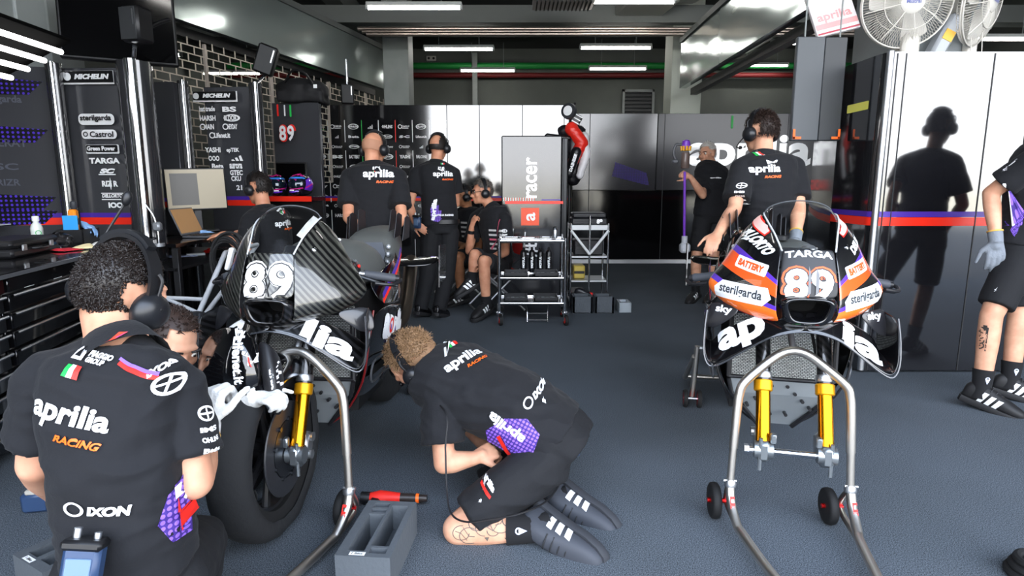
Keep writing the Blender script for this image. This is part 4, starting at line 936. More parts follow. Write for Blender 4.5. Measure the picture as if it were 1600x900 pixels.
# ---- front stands: bent steel tube over the steering head, two wheels, handle towards the pit lane
def stand(label):
    t = thing('paddock_stand', label, 'motorcycle stand', (0, 0, 0), 'paddock stands')
    R = .0165
    for sd in (1, -1):
        pass
    apex = [(-.205, -.02, .30), (-.198, -.01, .44), (-.192, -.005, .50), (-.175, .0, .545), (-.10, .02, .61), (-.045, .03, .648), (0, .035, .658)]
    pts = apex + [(-x, y, z) for x, y, z in apex[-2::-1]]
    m = MB(); m.tube(sp(pts, 4), R, 14)
    m.obj('hoop', STEEL, t)
    for sd in (1, -1):
        m = MB(); m.tube([(sd * .205, -.02, .31), (sd * .212, -.03, .155)], R * .86, 12); m.tube(sp([(sd * .212, -.03, .17), (sd * .212, -.055, .11), (sd * .205, -.125, .055), (sd * .195, -.17, .045), (sd * .165, -.36, .04), (sd * .13, -.55, .05)], 4), R, 14)
        m.tube(sp([(sd * .212, -.025, .16), (sd * .208, .02, .10), (sd * .205, .02, .06), (sd * .20, -.10, .04), (sd * .195, -.17, .045)], 4), R * .7, 10)
        m.obj('side_leg', STEEL, t)
        m = MB(); m.lathe([(.02, -.012), (.022, 0), (.02, .012)], (sd * .211, -.03, .165), (0, .2, 1), 16); m.cyl((sd * .19, -.03, .175), (sd * .236, -.03, .175), .006, n=8); m.obj('lock_collar', ALU, t)
        a = Art(); a.text('LIFT', 0, 0, w=.085, h=.016, bold=.05); a.put('red_lettering', [RED], t, (sd * .212, -.072 - .017, .095), (.0, -.45, -.8), (1, 0, 0))
        for k, x in enumerate((.205,)):
            o = V((sd * .208 - .045, .02, .068)); ax = V((1, 0, 0))
            m = MB(); m.lathe([(.036, -.014), (.058, -.017), (.066, -.012), (.068, 0), (.066, .012), (.058, .017), (.036, .014)], o, ax, 28); w = m.obj('wheel', RUBBER, t, smooth=50)
            m = MB(); m.lathe([(.037, -.013), (.034, -.013), (.034, .013), (.037, .013), (.037, -.013)], o, ax, 24, (False, False))
            for k_ in range(5): a_ = 2 * pi * k_ / 5; m.cyl(o + V((0, .008 * cos(a_), .008 * sin(a_))), o + V((0, .036 * cos(a_), .036 * sin(a_))), .006, n=6)
            m.obj('hub', mat('hub_black', '202124', .35), w)
            m = MB(); m.cyl(o - ax * .026, o + ax * .05, .009, n=10); m.obj('red_axle', mat('anodised_red', 'd02020', .25, metal=.8), w)
    MB().tube([(-.13, -.55, .05), (.13, -.55, .05)], .0165, 14).obj('handle', RUBBER, t)
    m = MB(); m.cyl((0, .035, .655), (0, .10, .735), .012, n=12); m.obj('head_pin', ALU, t)
    return t
st = stand('steel front stand holding up the liveried motorcycle without a front wheel'); place(st, (1.02, 2.13, 0), rad(-6))
st2 = dup(st, (-.79, 2.13, 0), rad(-10), 'steel front stand in front of the carbon motorcycle with tyre warmer')
def rear_stand(label):
    t = thing('paddock_stand', label, 'motorcycle stand', (0, 0, 0), 'paddock stands')
    for sd in (1, -1):
        m = MB(); m.tube([(sd * .20, .02, .06), (sd * .185, 0, .36)], .016, 12); m.tube(sp([(sd * .2, .0, .30), (sd * .22, .2, .12), (sd * .2, .4, .06)], 4), .014, 10); m.obj('side_leg', STEEL, t)
        for k in (-1, 1):
            o = V((sd * .20 + k * .038, .0, .052)); m = MB(); m.lathe([(.036, -.01), (.048, -.011), (.052, 0), (.048, .011), (.036, .01)], o, (1, 0, 0), 24); w = m.obj('wheel', RUBBER, t, smooth=50)
            m = MB(); m.lathe([(.012, -.012), (.037, -.0105), (.037, .0105), (.012, .012)], o, (1, 0, 0), 20); m.obj('red_rim', mat('anodised_red', 'd02020', .25, metal=.8), w)
        m = MB(); m.cyl((sd * .2 - .05, 0, .052), (sd * .2 + .05, 0, .052), .007, n=8); m.cyl((sd * .185, 0, .35), (sd * .10, 0, .35), .012, n=10); m.obj('axle_pin', ALU, t)
    MB().tube([(-.2, .4, .06), (.2, .4, .06)], .014, 12).obj('cross_tube', STEEL, t)
    return t
rs = rear_stand('steel rear stand with red-rimmed wheels behind the liveried motorcycle'); place(rs, (1.225, 3.32, 0), rad(-10))
rs2 = dup(rs, (-.775, 3.58, 0), rad(-3), 'steel rear stand under the tail of the carbon motorcycle')
# ================================================================= people
def skin_mat(name, c, c2): return mat(name, c, .5, mottle=(14, c2), spec=.35)
SKIN = skin_mat('skin_light', 'c99274', 'b87c60'); SKIN2 = skin_mat('skin_pale', 'd3a083', 'c08a6e'); SKIN3 = skin_mat('skin_tanned', 'b07a58', '9c6848')
SHIRT = mat('polo_black', '0d0e13', .88, sheen=.03, bump=(140, .12)); TROU = mat('trouser_black', '0f1014', .85, bump=(160, .12)); SOCK = mat('sock_black', '101013', .9)
SHOEK = mat('shoe_black', '141416', .6); SOLE = mat('sole_dark', '1c1c1e', .7); HAIRD = mat('hair_dark', '1c1613', .55); HAIRB = mat('hair_sandy', '86684a', .6); HAIRG = mat('hair_grey', '8f8b85', .6); HAIRBR = mat('hair_brown', '2b1d17', .55)
EARK = mat('ear_cup_black', '1b1c1f', .33); EYEW = mat('eye_white', 'd8d4cc', .2); EYED = mat('eye_dark', '1a120c', .2)
GLW = mat('glove_white', 'd9d8d4', .9, bump=(120, .4)); GLG = mat('glove_grey', '7c828a', .9, bump=(140, .3))
RADIO = mat('radio_blue', '2b3f5e', .35); SHOEG = mat('shoe_grey', '3a3d44', .7)
DOTS = dots_mat('polo_dots', '8a62d8', '3a2478', 75, .36)
COLLW = mat('band_purple', '7a5ad0', .7); COLLR = mat('band_red', 'e8432c', .7)
class Fr:
    """local frame: right, forward, up"""
    def __init__(s, c, f, u=(0, 0, 1)):
        s.c = V(c); s.f = V(f).normalized(); u = V(u); s.u = (u - s.f * u.dot(s.f)).normalized(); s.r = s.f.cross(s.u)
        s.R = Matrix((s.r, s.f, s.u)).transposed()
    def __call__(s, x, y, z): return s.c + s.r * x + s.f * y + s.u * z
def head_vol(m, F, k=1.0):
    E = lambda x, y, z, a, b, c: m.ell(F(x * k, y * k, z * k), (a * k, b * k, c * k), F.R, 18, 12)
    E(0, -.012, .02, .076, .097, .098); E(0, .03, -.045, .060, .064, .072); E(0, .066, -.095, .028, .026, .022); E(0, .02, -.085, .05, .06, .03)
    m.cap(F(0, .09 * k, .0), F(0, .113 * k, -.035 * k), .010 * k, .015 * k); m.ell(F(.012 * k, .102 * k, -.041 * k), .009 * k); m.ell(F(-.012 * k, .102 * k, -.041 * k), .009 * k)
    E(0, .078, .026, .052, .018, .012)
    for s_ in (1, -1):
        E(s_ * .04, .062, -.03, .026, .026, .026); E(s_ * .077, -.005, -.012, .010, .021, .032); E(s_ * .034, .083, .004, .017, .01, .01)
    E(0, .093, -.066, .025, .010, .006); E(0, .09, -.077, .022, .010, .007)
def hand_vol(m, w, d, n, side, curl=.5, k=1.0, r=.0085, spread=.25, thumb=.5):
    """w wrist, d finger direction, n back of the hand, side +1/-1: where the thumb leaves (along d x n)"""
    d = V(d).normalized(); n = V(n); n = (n - d * n.dot(d)).normalized(); t = d.cross(n) * side
    m.cap(V(w) - d * .01, V(w) + d * .03 * k, .024 * k, .026 * k)
    for i, (off, L, K) in enumerate(((.030, .070, .082), (.010, .079, .088), (-.011, .073, .085), (-.030, .056, .076))):
        kn = V(w) + d * K * k + t * off * k; m.cap(V(w) + d * .02 * k + t * off * .6 * k, kn, .0145 * k, .0115 * k)
        dd = (d + t * off * spread * 6).normalized(); p = kn; a = 0
        for q, (fr_, rr) in enumerate(((.45, 1.0), (.31, .93), (.24, .82))):
            a += curl * (1.1, 1.25, .8)[q] * (1 + .08 * i); v = dd * cos(a) - n * sin(a); e = p + v * L * fr_ * k; m.cap(p, e, r * rr * k * 1.05, r * rr * .92 * k, 8); p = e
    b = V(w) + d * .028 * k + t * .024 * k; v1 = (d * .62 + t * .75 - n * .35 * thumb).normalized(); e1 = b + v1 * .042 * k; v2 = (d * .9 + t * .3 - n * (.3 + .6 * curl) * thumb).normalized(); e2 = e1 + v2 * .034 * k; e3 = e2 + (v2 - n * .4 * curl).normalized() * .026 * k
    m.cap(V(w) + d * .012 * k, b, .016 * k, .0145 * k); m.cap(b, e1, .0145 * k, .0115 * k); m.cap(e1, e2, .011 * k, .0098 * k, 10); m.cap(e2, e3, .0098 * k, .0085 * k, 8)
def oval(c, a, b, r, f, n=26, ex=.85):
    o = []
    for k in range(n):
        q = 2 * pi * k / n; x, y = cos(q), sin(q); x = math.copysign(abs(x) ** ex, x); y = math.copysign(abs(y) ** ex, y)
        o.append(V(c) + r * (a * x) + f * (b * y))
    return o
def trunk(m, J, infl=0.0, lo=0.0, belly=0.0, top=True, build=1.0, capflat=True):
    """J: spine [pelvis, waist, chest, neck], hipL/R, shL/R"""
    S = [V(p) for p in J['spine']]; hr = (J['hipR'] - J['hipL']).normalized(); sr = (J['shR'] - J['shL']).normalized()
    prof = [(-.28, .145, .105), (0, .168, .12), (.22, .16, .112 + belly * .5), (.42, .155, .108 + belly), (.62, .168, .118), (.80, .18, .118), (.92, .165, .10), (1.0, .10, .075)]
    path = sp(S, 8); N = len(path) - 1; rings = []
    L = sum((path[i + 1] - path[i]).length for i in range(N))
    for t, a, b in prof:
        if t < lo - 1e-6: continue
        if not top and t > .5: break
        if t < 0: p = path[0] + (path[0] - path[2]).normalized() * (-t * L * .5); tg = (path[2] - path[0]).normalized()
        else: q = t * N; i = min(int(q), N - 1); p = path[i].lerp(path[i + 1], q - i); tg = (path[min(i + 2, N)] - path[max(i - 1, 0)]).normalized()
        r = hr.lerp(sr, max(0, min(1, t))); r = (r - tg * r.dot(tg)).normalized(); f = tg.cross(r)
        rings.append(oval(p, a * build + infl, b * build + infl, r, f))
    m.loft(rings)
def sleeve_end(a, b, t): return V(a).lerp(V(b), t)
def sock_shoe(P, ank, toe, up, knee, shoe_m=None, stripes=True, size=1.0, sock=.13, sole_col=None, sock_mark=None):
    """a trainer on the foot that runs from the ankle to the toe; up: away from the sole"""
    shoe_m = shoe_m or SHOEK; ank = V(ank); toe = V(toe); d = (toe - ank).normalized(); u = V(up); u = (u - d * u.dot(d)).normalized(); s = d.cross(u)
    o = ank - u * .045 * size; q = lambda x, y, z: o + d * (x * size) + s * (y * size) + u * (z * size)
    def rg(x, w, h, z0=0): return [q(x, w * math.copysign(abs(cos(a)) ** .7, cos(a)), z0 + (h * (sin(a) + 1) / 2 if sin(a) > 0 else h * .5 * (1 + math.copysign(abs(sin(a)) ** .6, sin(a))))) for a in [2 * pi * k / 20 for k in range(20)]]
    m = MB(); m.loft([rg(-.075, .018, .06), rg(-.068, .032, .085), (rg(-.03, .036, .105)), rg(.02, .037, .10), rg(.07, .041, .082), rg(.12, .046, .066), rg(.165, .043, .052), rg(.195, .03, .04), rg(.205, .012, .025)])
    sh = mk('shoe', subd(m, 'shoe', [shoe_m], 1), P)
    m = MB(); oo = [(-.08, .02), (-.07, .036), (0, .038), (.06, .042), (.12, .05), (.17, .046), (.20, .032), (.212, .01)]
    ol = [(x, w) for x, w in oo] + [(x, -w) for x, w in oo[::-1]]
    m.loft([[q(x, w * k, z) for x, w in ol] for z, k in ((-.022, .92), (-.018, 1), (.006, 1.02), (.010, .97))]); m.obj('sole', sole_col or SOLE, sh, smooth=50)
    m = MB()
    for k in range(4): m.tube(sp([q(.035 + .022 * k, -.03, .082 - .008 * k), q(.04 + .022 * k, 0, .097 - .009 * k), q(.035 + .022 * k, .03, .082 - .008 * k)], 3), .003, 6)
    m.obj('lace', mat('lace_dark', '26272a', .8), sh)
    if stripes:
        for sd in (1, -1):
            a = Art()
            for k in range(3): x = .0 + .036 * k; a.poly([(x - .004, .004), (x + .019, .004), (x + .039, .066 - .006 * k), (x + .016, .066 - .006 * k)])
            a.put('white_stripe', [WHITE], sh, q(.0, .06 * sd, .008), d * sd, u, sh, .002, .015, .12) if sd > 0 else a.put('white_stripe', [WHITE], sh, q(.0, -.06, .008), d, u * 1, sh, .002, .015, .12) if d.cross(u).dot(-s) > 0 else Art_flip(a).put('white_stripe', [WHITE], sh, q(.0, -.06, .008), -d, u, sh, .002, .015, .12)
    if sock:
        kd = (V(knee) - ank).normalized(); m = MB()
        m.tube([ank - u * .02 * size, ank + kd * .03, ank + kd * sock * .6, ank + kd * sock], [.045 * size, .042 * size, .045 * size, .05 * size], 18)
        so = m.obj('sock', SOCK, P, smooth=60)
        if sock_mark:
            a = Art(); a.ring(0, .012, .012, .005, n=10); a.poly([(-.012, .012), (.012, .012), (0, -.018)]); a.put('sock_mark', [mat('sock_print', 'c8d4f4', .6)], so, ank + kd * sock * .62 + sock_mark * .06, kd.cross(sock_mark), kd, so, .002, .02)
    return sh
def Art_flip(a):
    b = Art(); b.v = [(-x, y) for x, y in a.v]; b.f = [tuple(reversed(f)) for f in a.f]; b.m = list(a.m); return b
def hair(P, F, m_, mask, n=900, L=.02, k=1.0, seed=1, curl=.3, name='hair', rs=.0016, down=.5):
    rnd = random.Random(seed); mb = MB(); A, B, C_ = .080 * k, .101 * k, .102 * k; c0 = F(0, -.012 * k, .02 * k)
    NU, NV = 44, 26; idx = {}
    def pt(u, v, e=1.0):
        a = 2 * pi * u / NU; b = pi * (v / NV - .5); return V((cos(b) * cos(a), cos(b) * sin(a), sin(b)))
    def W(d, e=1.0):
        j = 1 + .02 * noise.noise(d * 5 + V((seed, 0, 0))); return c0 + F.R @ V((d.x * A * e * j, d.y * B * e * j, d.z * C_ * e * j))
    for v in range(NV):
        for u in range(NU):
            ds = [pt(u, v), pt(u + 1, v), pt(u + 1, v + 1), pt(u, v + 1)]
            if all(mask(d) for d in ds):
                q = []
                for (uu, vv), d in zip(((u, v), (u + 1, v), (u + 1, v + 1), (u, v + 1)), ds):
                    key = (uu % NU, vv)
                    if key not in idx: idx[key] = len(mb.v); mb.v.append(W(d, 1.03))
                    q.append(idx[key])
                if len(set(q)) >= 3: mb.face(list(dict.fromkeys(q)))
    cnt = 0; tries = 0
    while cnt < n and tries < n * 12:
        tries += 1; d = V((rnd.gauss(0, 1), rnd.gauss(0, 1), rnd.gauss(0, 1))).normalized()
        if not mask(d): continue
        cnt += 1; p = W(d, 1.0); nn = (F.R @ d).normalized(); tg = (F.R @ V((rnd.uniform(-1, 1) * curl, -.25 + rnd.uniform(-1, 1) * curl, -down + rnd.uniform(-1, 1) * curl))); tg = (tg - nn * tg.dot(nn))
        l = L * rnd.uniform(.6, 1.25); a = p + (nn * .75 + tg * .5).normalized() * l * .55; b = a + (nn * .15 + tg + F.R @ V((rnd.uniform(-1, 1), rnd.uniform(-1, 1), rnd.uniform(-1, 1))) * curl).normalized() * l * .6
        mb.tube([p, a, b], [rs * 1.3, rs * 1.2, rs * .3], 3, cap=False)
    return mb.obj(name, m_, P, smooth=180, recalc=False)
def short_mask(d, front=.52, nape=-.62): return not (abs(d.x) > .88 and d.z < .2) and d.z > (front if d.y > .62 else (-.08 if d.y > .1 else nape if abs(d.x) < .75 else -.5))
def headset(P, F, k=1.0, mic=None, band=True, badge=True, cupr=.044):
    h = None; mm = MB()
    pts = [F(sin(q) * .097 * k, -.01 * k, .015 * k + cos(q) * .112 * k) for q in [rad(a) for a in range(-95, 96, 10)]]
    m = MB(); m.loft([[p + F.f * (.016 * cx) + (p - F(0, 0, .01)).normalized() * (.005 * cz) for cx, cz in ((-1, -1), (1, -1), (1, 1), (-1, 1))] for p in pts]); h = m.obj('headset', PLASK, P, smooth=50)
    m = MB(); m.loft([[p + F.f * (.012 * cx) + (p - F(0, 0, .01)).normalized() * (.009 + .006 * cz) for cx, cz in ((-1, -1), (1, -1), (1, 1), (-1, 1))] for p in pts[5:14]]); m.obj('band_pad', EARK, h, smooth=50)
    for s in (1, -1):
        o = F(s * .078 * k, -.005 * k, -.018 * k); m = MB(); m.lathe([(cupr * .8, 0), (cupr, .006), (cupr, .018), (cupr * .95, .03), (cupr * .78, .042), (cupr * .45, .049), (.004, .051)], o, F.r * s, 26); e = m.obj('ear_cup', EARK, h, smooth=60)
        m = MB(); m.tube(sp([o + F.r * s * .03 + F.u * .035, o + F.r * s * .03 + F.u * .075, F(s * .096 * k, -.01, .07)], 4), .004, 8); m.ell(o + F.r * s * .045 + F.u * .012, .007, nu=8, nv=6); m.obj('yoke', PLASK, h)
    if mic:
        m = MB(); s = mic; m.tube(sp([F(s * .12, .01, -.03), F(s * .115, .06, -.06), F(s * .07, .125, -.075), F(s * .03, .14, -.075)], 5), .0035, 8); m.ell(F(s * .025, .14, -.075), (.014, .011, .011), F.R); m.obj('boom_mic', PLASK, h)
    return h
def eyes(P, F, k=1.0):
    for s in (1, -1):
        MB().ell(F(s * .033 * k, .083 * k, .004 * k), .0115 * k, nu=10, nv=8).obj('eye', EYEW, P); MB().ell(F(s * .033 * k, .0915 * k, .003 * k), .006 * k, nu=8, nv=6).obj('iris', EYED, P)
        MB().tube([F(s * .016 * k, .098 * k, .022 * k), F(s * .035 * k, .099 * k, .027 * k), F(s * .052 * k, .088 * k, .022 * k)], .004 * k, 6).obj('eyebrow', HAIRD, P)
def person(label, J, F, skin=SKIN, vox=.008, hands=('L', 'R'), shorts=False, sleeve=.62, headk=1.0, build=1.0, hem=-.10, belly=0.0, wrinkle=.004, seed=1, legs=True, shirt_m=None, slr=1.0, gloves={}, group=None, forearm=1.0, neck=None):
    """J: spine, shL/R, elL/R, wrL/R, hipL/R, knL/R, anL/R and hand tuples; F: head frame"""
    for k in J:
        if k[:2] in ('sh', 'el', 'wr', 'hi', 'kn', 'an'): J[k] = V(J[k])
    m = MB(); trunk(m, J, -.012, -.3, belly * .6, build=build)
    N = V(J['spine'][3]); m.cap(N - (F.c - N).normalized() * .05, F(0, -.022 * headk, -.05 * headk), .058, .056)
    head_vol(m, F, headk)
    for s in 'LR':
        m.cap(N.lerp(J['sh' + s], .25), J['sh' + s], .055, .055)
        e, w = J['el' + s], J['wr' + s]; m.cap(J['sh' + s], e, .05, .041); mid = e.lerp(w, .3); m.cap(e, mid, .041 * forearm, .043 * forearm); m.cap(mid, w, .043 * forearm, .027)
        if s in hands and s not in gloves: hand_vol(m, w, *J['hand' + s][0], **J['hand' + s][1])
        if legs:
            m.cap(J['hip' + s], J['kn' + s], .083, .056); k_, a_ = J['kn' + s], J['an' + s]; c_ = k_.lerp(a_, .3); m.cap(k_, c_, .056, .056); m.cap(c_, a_, .056, .038)
    base = J['spine'][0]; g = V((base[0], base[1], 0))
    o = mk('person', remesh(m, 'person_body', [skin], vox, 5)); o['label'] = label; o['category'] = 'person'
    if group: o['group'] = group
    o.data.transform(Matrix.Translation(-g)); o.location = g
    # polo shirt
    m = MB(); trunk(m, J, .016, hem, belly, build=build)
    for s in 'LR':
        m.cap(N.lerp(J['sh' + s], .3), J['sh' + s], .066, .068); E_ = sleeve_end(J['sh' + s], J['el' + s], sleeve); m.tube([J['sh' + s].lerp(J['el' + s], -.05), J['sh' + s].lerp(J['el' + s], .3), E_], [.066, .068 * slr, .074 * slr], 18)
    sh = mk('polo_shirt', remesh(m, 'polo_shirt', [shirt_m or SHIRT], vox, 3, wrinkle, 12, seed), o)
    nd = (F(0, -.02, -.06) - N).normalized(); r = (J['shR'] - J['shL']).normalized(); r = (r - nd * r.dot(nd)).normalized(); f = nd.cross(r)
    m = MB(); m.loft([oval(N + nd * z, a, b, r, f) for z, a, b in ((-.035, .092, .085), (.0, .080, .076), (.035, .069, .067), (.038, .064, .062), (.0, .072, .068))], (False, False)); co = m.obj('collar', shirt_m or SHIRT, sh, smooth=60)
    # trousers or shorts
    if legs:
        m = MB(); trunk(m, J, .008, -.3, 0, top=False, build=build)
        for s in 'LR':
            h, k_, a_ = J['hip' + s], J['kn' + s], J['an' + s]; m.ell(h, .098)
            if shorts: e = h.lerp(k_, .86); m.tube([h, h.lerp(k_, .4), e], [.098, .094, .088], 20)
            else: m.cap(h, k_, .098, .078); m.tube([k_.lerp(a_, -.03), k_.lerp(a_, .3), k_.lerp(a_, 1.02)], [.076, .074, .066], 20)
        tr = mk('shorts' if shorts else 'trousers', remesh(m, 'trousers', [TROU], vox, 3, wrinkle * 1.2, 8, seed + 5), o)
    else: tr = None
    for s, gm in gloves.items():
        m = MB(); hand_vol(m, J['wr' + s], *J['hand' + s][0], **dict(J['hand' + s][1], r=.0105)); d = (J['wr' + s] - J['el' + s]).normalized(); m.tube([J['wr' + s] - d * .045, J['wr' + s] + d * .02], [.037, .034], 16)
        gl = mk('glove', remesh(m, 'glove', [gm], min(vox, .006), 3), o)
        m = MB(); m.tube([J['wr' + s] - d * .05, J['wr' + s] - d * .042], [.0385, .0385], 18); m.obj('glove_cuff', mat('cuff_yellow', 'd8a850', .8), gl)
    return o, sh, tr, co
def backprint(sh, c, u, v, w, flag=True, off=.003, cell=.02):
    a = Art(); april(a, 0, 0, w); a.put('back_lettering', [WHITE, ORANGE], sh, c, u, v, sh, off, cell)
    if flag:
        U, W_ = V(u).normalized(), V(v).normalized(); a = Art()
        for k in range(3): a.rect(-.012 + .012 * k, 0, .012, .022, m=k)
        a.rect(-.01, .035, .024, .028, m=1); a.text('PIAGGIO', .035, .038, w=.05, h=.011, bold=.05, m=1); a.text('GROUP', .03, .026, w=.04, h=.010, bold=.05, m=1); a.poly([(-.016, .026), (-.002, .026), (-.005, .044)], 3)
        a.put('collar_print', [GREEN, WHITE, RED, BLACKV], sh, V(c) + W_ * w * .52, u, v, sh, off, cell)
def sleeveprint(sh, c, u, v, k=1.0):
    a = Art()
    for i, t in enumerate(('IMS', 'OHLINS', 'Beta', 'rizoma')): a.text(t, 0, -.022 * i * k, w=.05 * k, h=.011 * k, bold=.05)
    a.ring(0, .035 * k, .017 * k, .004, sx=1.5); a.line([(-.018 * k, .035 * k), (.018 * k, .035 * k)], .004); a.line([(0, .02 * k), (0, .05 * k)], .004)
    a.put('sleeve_lettering', [WHITE], sh, c, u, v, sh, .003, .02)
def dotpanel(sh, c, u, v, w, h, word=True):
    a = Art(); a.poly([(-.45 * w, -.1 * h), (-.2 * w, -.45 * h), (.2 * w, -.5 * h), (.5 * w, -.2 * h), (.42 * w, .35 * h), (.1 * w, .5 * h), (-.25 * w, .3 * h)]); p = a.put('dot_print', [DOTS], sh, c, u, v, sh, .0025, .02)
    if word: a = Art(); a.text('aprilia', -.06 * w, .18 * h, w=w * .9, h=.26 * h, bold=.05, rot=.15); a.line([(-.05 * w, .0), (.12 * w, -.2 * h), (.4 * w, -.35 * h)], .014, m=1); a.put('side_lettering', [WHITE, RED], sh, c, u, v, sh, .0045, .02)
def radio(P, c, u, v, k=1.0, name='radio_pack'):
    F = frame(c, u, v); R = F.to_3x3(); t = mk(name, MB().box(c, (.075 * k, .115 * k, .04 * k), R, bev=.01 * k).mesh('radio', [RADIO]), P)
    MB().box(V(c) + R @ V((0, .055 * k, .003)), (.08 * k, .022 * k, .046 * k), R, bev=.006).obj('radio_top', PLASK, t)
    MB().box(V(c) + R @ V((0, .0, .021 * k)), (.05 * k, .06 * k, .004), R, bev=.002).obj('radio_label', mat('radio_label', '5d7594', .4), t)
    m = MB(); m.cyl(V(c) + R @ V((-.02 * k, .06 * k, 0)), V(c) + R @ V((-.02 * k, .085 * k, 0)), .008 * k); m.cyl(V(c) + R @ V((.02 * k, .06 * k, 0)), V(c) + R @ V((.02 * k, .078 * k, 0)), .007 * k); m.obj('radio_knob', ALU, t)
    return t
def collarband(sh, N, r, f, u, side=1):
    a = Art(); a.rect(-.008, 0, .014, .06, m=0, rot=.1); a.rect(.008, 0, .014, .06, m=1, rot=.1); return a
mp = lambda px, py, w: at(px, py, w)
def mirror_pair(d, **k): return d
# ---- A: crouching in the left foreground with his back to us
J = dict(spine=[mp(208, 868, 1.38), mp(188, 760, 1.33), mp(178, 645, 1.34), mp(190, 552, 1.38)], shL=mp(78, 598, 1.36), shR=mp(274, 614, 1.40), elL=mp(58, 725, 1.38), elR=mp(304, 752, 1.38), wrL=mp(92, 775, 1.66), wrR=mp(322, 668, 1.56),
    hipL=mp(150, 905, 1.42), hipR=mp(262, 905, 1.42), knL=V((-1.06, 1.70, .34)), knR=V((-.90, 1.60, .25)), anL=V((-1.0, 1.42, .09)), anR=V((-.80, 1.32, .09)))
J['handR'] = ((V((.10, .30, .95)), V((-.35, -.92, .25)), 1), dict(curl=.95, k=1.05)); J['handL'] = ((V((.3, .9, -.2)), V((-.9, .2, .3)), 1), dict(curl=.6))
FA = Fr(mp(190, 457, 1.46), (.27, .93, -.22), (.27, .12, 1))
pa, sh, tr, co = person('mechanic crouching in the left foreground, back to us, wearing a headset and white glove', J, FA, SKIN2, .006, seed=2, wrinkle=.010, gloves={'R': GLW}, sleeve=.72, slr=.95, hem=-.2, belly=.015, build=.72)
hair(pa, FA, mat('hair_dark_curly', '1d1613', .36), lambda d: short_mask(d, .5, -.6), 5200, .0085, .96, 3, .9, rs=.0016, down=.3); hs = headset(pa, FA, 1.07, mic=None, cupr=.045)
m = MB(); m.tube(sp([FA(-.14, .0, -.02), FA(-.155, .03, .04), FA(-.15, .05, .12), FA(-.13, .06, .2)], 5), .0035, 8); m.ell(FA(-.128, .06, .215), (.012, .012, .02), FA.R); m.obj('raised_boom', PLASK, hs)
up = (J['spine'][3] - J['spine'][0]).normalized()
backprint(sh, mp(112, 650, 1.25), mp(158, 662, 1.25) - mp(37, 632, 1.25), up, .168)
for s_, c_ in ((1, None),): 
    a = Art(); a.rect(-.009, 0, .016, .055, m=0, rot=.15); a.rect(.008, 0, .014, .055, m=1, rot=.15); a.put('collar_stripe', [COLLR, COLLW], co, mp(180, 536, 1.27), (1, .1, 0), (0, .2, 1), co, .003, .01, .06)
    a = Art(); a.line([(-.035, .014), (-.014, .0), (.014, -.014), (.036, -.022)], .008, m=0); a.line([(-.035, .020), (-.014, .006), (.014, -.008), (.036, -.016)], .005, m=1); a.put('shoulder_piping', [RED, COLLW], sh, mp(222, 572, 1.31), (1, .15, 0), (0, 0, 1), sh, .003, .015)
a = Art(); a.ring(0, 0, .022, .006, sx=1.25); a.line([(-.024, -.002), (.024, .006)], .005); a.line([(.003, .02), (-.003, -.02)], .005); a.text('IXON', -.015, .034, w=.05, h=.014, bold=.05, shear=.2, rot=.5); a.put('shoulder_mark', [WHITE], sh, mp(262, 600, 1.32), (1, .25, -.1), (-.2, 0, 1), sh, .003, .015)
a = Art(); a.text('IXON', .012, 0, w=.085, h=.022, bold=.06, shear=.2); a.ring(-.055, .003, .017, .005, sx=1.2); a.put('hem_mark', [WHITE], sh, mp(150, 806, 1.22), (1, .0, -.05), (0, 0, 1), sh, .004, .02)
dotpanel(sh, mp(290, 812, 1.28), (.8, .55, -.05), (0, 0, 1), .11, .14, False)
a = Art(); a.line([(-.015, .0), (.0, .01), (.01, .035)], .01, m=0); a.line([(.02, .02), (.012, -.02), (.02, -.05), (.03, -.065)], .014, m=1); a.put('side_mark', [WHITE, RED], sh, mp(306, 800, 1.28), (.8, .55, -.05), (0, 0, 1), sh, .005, .02)
dotpanel(sh, mp(66, 748, 1.36), (.7, -.6, 0), (0, 0, 1), .06, .10, False)
sleeveprint(sh, mp(298, 660, 1.40), (.45, .85, -.2), (.1, .05, 1), .9)
radio(pa, mp(128, 892, 1.205), (1, .1, -.12), (.05, .3, 1), .95)
sock_shoe(pa, J['anL'], J['anL'] + V((.02, .18, -.04)), (0, .2, 1), J['knL']); sock_shoe(pa, J['anR'], J['anR'] + V((.08, .18, -.04)), (0, .2, 1), J['knR'])
# ---- B: crouching on the far side of the carbon motorcycle
J = dict(spine=[V((-1.50, 2.55, .34)), V((-1.45, 2.50, .45)), V((-1.36, 2.42, .56)), V((-1.26, 2.36, .63))], shL=V((-1.34, 2.52, .60)), shR=V((-1.24, 2.18, .58)), elL=V((-1.12, 2.55, .45)), elR=V((-1.12, 2.02, .46)), wrL=V((-1.0, 2.40, .52)), wrR=mp(396, 622, 1.98),
    hipL=V((-1.48, 2.64, .32)), hipR=V((-1.48, 2.46, .32)), knL=V((-1.12, 2.62, .10)), knR=V((-1.1, 2.34, .10)), anL=V((-1.5, 2.68, .09)), anR=V((-1.52, 2.40, .09)))
J['handR'] = ((V((.9, -.25, .15)), V((0, -.3, 1)), -1), dict(curl=.7, k=.9)); J['handL'] = ((V((.9, -.3, .1)), V((0, .3, 1)), 1), dict(curl=.45))
FB = Fr(mp(268, 536, 2.14), (.75, -.52, -.42), (.35, -.1, 1))
pb, sh, tr, co = person('mechanic mostly hidden, crouching between the crouching man and the carbon motorcycle', J, FB, SKIN2, .008, seed=4, gloves={'R': GLW})
hair(pb, FB, HAIRBR, lambda d: short_mask(d, .6), 700, .016, 1.0, 5, .6); eyes(pb, FB)
for s in 'LR': sock_shoe(pb, J['an' + s], J['an' + s] + V((-.15, .02, -.05)), (-.3, 0, -1) if False else (-.4, 0, .9), J['kn' + s])
